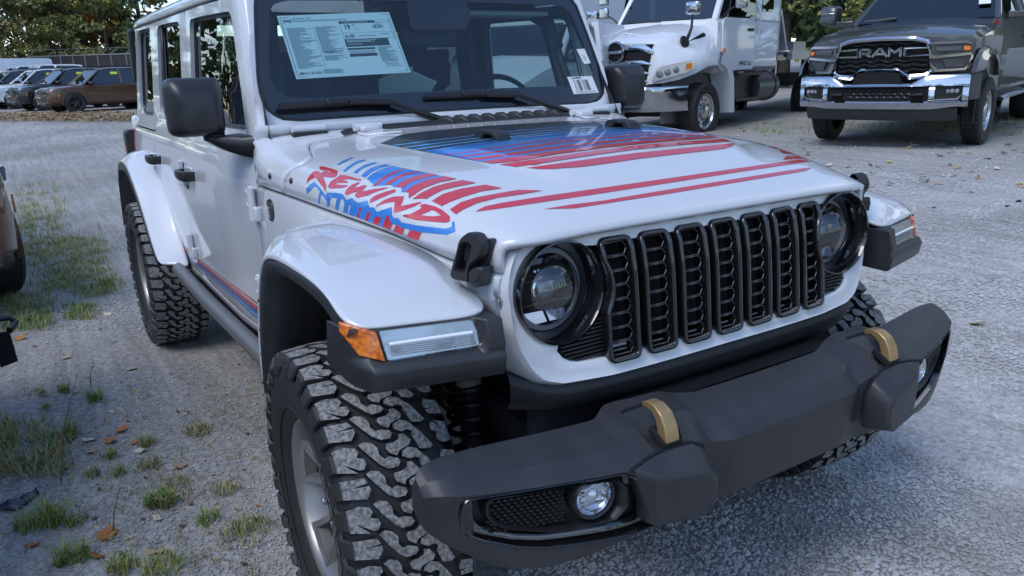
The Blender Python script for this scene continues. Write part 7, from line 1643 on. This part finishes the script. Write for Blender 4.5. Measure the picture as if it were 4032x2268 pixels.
me.polygons.foreach_set('material_index', MI); me.update(); wd = bpy.data.objects.new('woodland', me); COL.objects.link(wd); tag(wd, 'autumn wood surrounding the lot, seen in the window reflections', 'woodland', kind='stuff')

# ------------------------------------------------------------------ gravel, grass, leaves
STONE = M('gravel_stone', (.30, .30, .30), .9, var=(3, (.55, .55, .55), .35, .7))
def on_ground(px): 
    q = at(px, z=0)
    for _ in range(8): q = at(px, z=ground_z(q.x, q.y))
    return q
rs_ = np.random.RandomState(4); V = []; F = []
def stones(n, fn, s0, s1):
    for _ in range(n):
        x, y = fn(); s = rs_.uniform(s0, s1) * (1 if rs_.uniform() < .9 else 1.7); z = ground_z(x, y); b = len(V); a = rs_.uniform(0, 6.28)
        pts = np.array([[1, 0, 0], [.3, .9, .1], [-.8, .5, 0], [-.7, -.6, .1], [.4, -.8, 0], [.1, .1, .75], [-.2, -.1, .7]]) * rs_.uniform(.7, 1.3, (7, 3)) * s
        ca, sa = math.cos(a), math.sin(a); pts = np.stack([pts[:, 0] * ca - pts[:, 1] * sa + x, pts[:, 0] * sa + pts[:, 1] * ca + y, pts[:, 2] + z - s * .15], 1); V.extend(pts.tolist())
        F.extend([(b, b + 1, b + 5), (b + 1, b + 2, b + 6, b + 5), (b + 2, b + 3, b + 6), (b + 3, b + 4, b + 6), (b + 4, b, b + 5, b + 6)])
def area(p0, p1, bias=1.0):
    def f():
        while True:
            px = (rs_.uniform(p0[0], p1[0]), p0[1] + (p1[1] - p0[1]) * rs_.uniform() ** bias); q = on_ground_fast(px)
            if q is not None: return q
    return f
def on_ground_fast(px):
    v = ray(px)
    if v[2] > -.03: return None
    t = -CAM_C[2] / v[2]; x, y = CAM_C[0] + v[0] * t, CAM_C[1] + v[1] * t
    for _ in range(3): t = (ground_z(x, y) - CAM_C[2]) / v[2]; x, y = CAM_C[0] + v[0] * t, CAM_C[1] + v[1] * t
    return x, y
stones(9000, area((2000, 1750), (4100, 2300), .8), .003, .009); stones(6500, area((3400, 700), (4100, 1900), .9), .004, .011); stones(5000, area((0, 1300), (1700, 2300), .8), .0025, .006); stones(2500, area((2900, 520), (4100, 900)), .006, .015); stones(2500, area((0, 560), (560, 1300)), .004, .010)
g = mk('gravel', V, F, STONE, smooth=None); tag(g, 'loose grey gravel stones scattered over the lot', 'gravel', kind='stuff')
# grass tufts and dry weeds
GR = [M('grass_green', (.16, .25, .06), .6), M('grass_yellow', (.38, .38, .10), .6), M('grass_dry', (.40, .33, .19), .7), M('grass_olive', (.22, .25, .08), .6)]
V = []; F = []; MI = []
def blade(x, y, h, lean, w, mi):
    z = ground_z(x, y); a = rs_.uniform(0, 6.28); b = len(V); dx, dy = math.cos(a), math.sin(a); L = lean * h
    for t, ww in ((0, w), (.5, w * .8), (1, .0)):
        cx, cy, cz = x + dx * L * t * t, y + dy * L * t * t, z + h * (t - .25 * lean * t * t)
        V.append((cx - dy * ww, cy + dx * ww, cz)); V.append((cx + dy * ww, cy - dx * ww, cz))
    F.append((b, b + 1, b + 3, b + 2)); F.append((b + 2, b + 3, b + 5, b + 4)); MI.extend([mi, mi])
def tuft(px, n, spread, h, mix_, lean=.8):
    q = on_ground_fast(px)
    for _ in range(n):
        a = rs_.uniform(0, 6.28); r = spread * math.sqrt(rs_.uniform()); blade(q[0] + r * math.cos(a), q[1] + r * math.sin(a), h * rs_.uniform(.45, 1.15), rs_.uniform(.2, lean + .4), rs_.uniform(.0012, .0024) * (1 + h * 4), int(rs_.choice(4, p=mix_)))
G1 = (.55, .15, .10, .20); G2 = (.25, .40, .15, .20); G3 = (.05, .15, .65, .15)
# the long patch at the left
for _ in range(420):
    u = rs_.beta(2, 2); v = rs_.uniform(); px = (60 + 420 * u + 40 * (v - .5), 960 + 230 * v - 60 * (1 - u)); tuft(px, 10, .06, .065, G2, 1.1)
for _ in range(170): tuft((60 + 190 * rs_.uniform(), 720 + 190 * rs_.uniform()), 9, .07, .08, G2)
for _ in range(110): tuft((20 + 380 * rs_.uniform(), 880 + 130 * rs_.uniform()), 8, .06, .06, G2)
for _ in range(90): tuft((10 + 190 * rs_.uniform(), 1160 + 140 * rs_.uniform()), 10, .05, .09, G1)
for _ in range(60): tuft((260 + 110 * rs_.uniform(), 1200 + 60 * rs_.uniform()), 8, .04, .06, G1)
for _ in range(130): tuft((-20 + 290 * rs_.uniform() ** 1.4, 1660 + 220 * rs_.uniform()), 8, .035, .07, (.3, .2, .35, .15))
for px, n, s, h, mx in (((250, 1540), 70, .028, .06, G1), ((375, 1575), 90, .035, .07, G1), ((150, 1550), 60, .04, .05, G3), ((280, 1720), 70, .02, .11, G1), ((640, 1985), 150, .045, .075, G1), ((600, 1990), 60, .03, .06, G1), ((815, 2050), 80, .045, .05, G1), ((880, 1935), 70, .05, .05, G3), ((120, 2075), 120, .05, .07, G1), ((215, 2065), 90, .03, .13, G2), ((300, 2060), 60, .04, .06, G1), ((310, 2200), 90, .04, .07, G1), ((480, 2240), 110, .045, .06, G2), ((640, 2245), 120, .06, .06, G2), ((370, 1870), 50, .03, .05, G1), ((470, 1865), 50, .03, .045, G1), ((780, 1700), 150, .06, .04, G3), ((590, 1830), 90, .05, .045, G3), ((960, 2110), 90, .09, .05, G3), ((1000, 2080), 70, .07, .05, G1), ((700, 1900), 60, .05, .04, G3), ((430, 1800), 40, .03, .06, G1), ((180, 1610), 40, .02, .05, G3), ((580, 1750), 50, .03, .07, G2), ((700, 1960), 60, .06, .04, G3), ((250, 2220), 50, .02, .10, G1), ((130, 1260), 60, .05, .06, G1), ((420, 1130), 80, .05, .12, G2)):
    tuft(px, n, s, h, mx)
for _ in range(260): tuft((0 + 1050 * rs_.uniform(), 1500 + 760 * rs_.uniform()), 5, .03, .028, G3, 1.2)
for _ in range(240): tuft((-10 + 560 * rs_.uniform(), 452 + 30 * rs_.uniform()), 10, .5, .22, G3)
for _ in range(260): tuft((2850 + 1180 * rs_.uniform(), 470 + 60 * rs_.uniform()), 10, .25, .10, (.45, .1, .2, .25))
me = bpy.data.meshes.new('grass'); me.from_pydata(V, [], F)
for m in GR: me.materials.append(m)
me.polygons.foreach_set('material_index', MI); me.update(); go_ = bpy.data.objects.new('grass', me); COL.objects.link(go_); tag(go_, 'green and dry grass tufts growing through the gravel', 'grass', kind='stuff')
# fallen leaves
LF = {'tan': M('leaf_litter_tan', (.46, .33, .20), .7, var=(30, (.33, .22, .12), .4, .7)), 'orange': M('leaf_litter_orange', (.50, .19, .045), .65, var=(30, (.30, .10, .03), .4, .7)), 'cream': M('leaf_litter_cream', (.62, .52, .42), .7), 'brown': M('leaf_litter_brown', (.16, .085, .045), .75), 'red': M('leaf_litter_red', (.28, .03, .025), .6), 'yellow': M('leaf_litter_yellow', (.50, .40, .07), .65)}
def leaf_mesh(kind, seed):
    r_ = random.Random(seed); n = 15; pts = []
    for i in range(n):
        a = 2 * math.pi * i / n; lob = 1 + .28 * math.cos(5 * a) * (1 if i % 2 else .6) if seed % 2 else .9 + .1 * math.cos(2 * a); rr = lob * r_.uniform(.85, 1.1)
        x, y = rr * math.cos(a), rr * math.sin(a) * .72; pts.append((x, y, .14 * x * x - .10 * y + r_.uniform(-.06, .16)))
    mb = MB(); mb.add([(0, 0, .02)] + pts, [(0, 1 + i, 1 + (i + 1) % n) for i in range(n)]); mb.add([Vector((0, 0, -.01))] + [Vector(p) - Vector((0, 0, .03)) for p in pts], [(0, 1 + (i + 1) % n, 1 + i) for i in range(n)])
    mb.tube([(.9, 0, .05), (1.5, .1, .12)], .03, 4)
    me = bpy.data.meshes.new('leaf'); me.from_pydata(mb.v, [], mb.f); me.materials.append(LF[kind]); finish(me, 60); return me
LMs = {k: [leaf_mesh(k, i) for i in range(3)] for k in LF}
_ln = [0]
def leaf(px, kind, size, label, group='fallen leaves on the gravel', tilt=.3):
    q = on_ground_fast(px); _ln[0] += 1; i = _ln[0]; o = share('fallen_leaf', LMs[kind][i % 3], None, (q[0], q[1], ground_z(q[0], q[1]) + size * .22), (rnd.uniform(-tilt, tilt), rnd.uniform(-tilt, tilt), rnd.uniform(0, 6.28)), (size, size, size)); tag(o, label, 'leaf', group)
for px, k, s, lb in (((480, 1695), 'orange', .032, 'bright orange leaf standing in the weeds left of the front tyre'), ((435, 1740), 'orange', .032, 'orange yellow leaf just below the bright orange one'), ((530, 1745), 'orange', .022, 'small rusty leaf right of the orange pair'), ((350, 1735), 'cream', .030, 'pale curled leaf left of the orange leaves'), ((550, 1778), 'cream', .024, 'white lobed leaf on bare gravel'), ((705, 1840), 'tan', .028, 'tan leaf alone on the gravel left of the front tyre'), ((620, 2045), 'cream', .020, 'small cream leaf below the green tuft'), ((620, 2180), 'tan', .036, 'large tan leaf near the bottom edge'), ((382, 2195), 'orange', .028, 'orange lobed leaf near the bottom edge'), ((420, 2112), 'orange', .040, 'large torn orange leaf at the bottom left'), ((120, 2060), 'red', .024, 'dark red leaf at the bottom left'), ((110, 1820), 'cream', .034, 'pale leaf in the grass at the left edge'), ((140, 1840), 'brown', .034, 'dark brown leaf beside the pale one in the grass'), ((58, 1850), 'orange', .026, 'orange leaf at the left edge in the grass'), ((240, 1765), 'tan', .024, 'pinkish tan leaf in the left grass'), ((360, 1780), 'tan', .022, 'pinkish leaf on the gravel below the pale curled leaf'), ((300, 1545), 'cream', .022, 'pale leaf beside the two green tufts'), ((515, 1455), 'tan', .024, 'tan leaf by the rear tyre tracks'), ((260, 1410), 'tan', .026, 'tan leaf on the gravel below the left grass'), ((80, 1335), 'orange', .034, 'orange leaf at the left edge below the brown SUV'), ((363, 1205), 'red', .024, 'red brown leaf right of the grass patch'), ((425, 1240), 'cream', .030, 'pale crumpled leaf by the rear tyre'), ((25, 1120), 'orange', .050, 'orange leaf pile at the left edge under the brown SUV'), ((190, 960), 'cream', .032, 'cream leaf in front of the yellow grass'), ((3850, 1280), 'yellow', .040, 'yellow leaf on the gravel right of the bumper end'), ((100, 815), 'tan', .05, 'tan leaf by the grass at the far left'), ((340, 1860), 'yellow', .014, 'tiny yellow leaf stuck in the left grass'), ((130, 2150), 'orange', .024, 'curled orange leaf at the bottom left corner'), ((570, 1860 + 20), 'tan', .014, 'tiny tan leaf left of the lone tan leaf'), ((240, 2230), 'brown', .026, 'brown leaf at the bottom edge')):
    leaf(px, k, s, lb)
for i in range(90):
    px = (rs_.uniform(0, 1050), rs_.uniform(700, 2240)); leaf(px, ['brown', 'tan', 'brown', 'orange', 'cream'][i % 5], rs_.uniform(.008, .016), 'small leaf scrap on the gravel left of the white SUV', 'leaf scraps left of the white SUV')
for i in range(130):
    px = (rs_.uniform(2700, 4030), 480 + 330 * rs_.uniform() ** 1.5); leaf(px, ['tan', 'cream', 'brown', 'yellow', 'tan'][i % 5], rs_.uniform(.025, .05), 'small fallen leaf on the gravel before the parked trucks', 'leaves before the parked trucks')
V = []; F = []; MI = []; km = list(LF)
for _ in range(1500):
    q = on_ground_fast((rs_.uniform(-20, 560), 446 + 32 * rs_.uniform())); a = rs_.uniform(0, 6.28); s = rs_.uniform(.06, .12); b = len(V); z = ground_z(*q) + rs_.uniform(.0, .06)
    for k in range(4): V.append((q[0] + s * math.cos(a + k * 1.57), q[1] + s * .7 * math.sin(a + k * 1.57), z + rs_.uniform(0, .07)))
    F.append((b, b + 1, b + 2, b + 3)); MI.append(int(rs_.choice([0, 1, 3, 3, 3, 0])))
me = bpy.data.meshes.new('leaf_litter'); me.from_pydata(V, [], F)
for k in km: me.materials.append(LF[k])
me.polygons.foreach_set('material_index', MI); me.update(); ll = bpy.data.objects.new('leaf_litter', me); COL.objects.link(ll); tag(ll, 'brown leaf litter along the far edge of the lot', 'leaf litter', kind='stuff')
# torn blue black plastic scrap at the left edge
q0, q1 = on_ground_fast((0, 2015)), on_ground_fast((148, 1948)); RAG = M('plastic_scrap', (.035, .05, .085), .35, coat=.3)
rows = []
for i in range(12):
    t = i / 11; c = Vector((q0[0] + (q1[0] - q0[0]) * t, q0[1] + (q1[1] - q0[1]) * t, 0)); w = .05 * (1 - t) + .008; rows.append([(c.x - w * k * .6, c.y - w * k, .006 + rs_.uniform(0, .03) * (1 - abs(k))) for k in (-1, -.5, 0, .5, 1)])
rag = MB().grid(rows).build('plastic_scrap', RAG, smooth=60, solid=.002); tag(rag, 'torn blue black plastic scrap lying at the left edge', 'litter')
# thin dry stems
for i, (px, h, lb) in enumerate((((240, 1910), .42, 'tall dry weed stem at the left edge'), ((445, 2100), .16, 'short dry twig near the bottom'), ((355, 1520), .12, 'dry twig above the two green tufts'))):
    q = on_ground_fast(px); mb = MB(); mb.tube([(0, 0, 0), (-.02 * h, .10 * h, h * .5), (-.05 * h, .30 * h, h)], [.003, .0022, .001], 5); o = mb.build('dry_stem', LF['brown']); o.location = (q[0], q[1], ground_z(*q)); tag(o, lb, 'weed', 'dry weed stems')
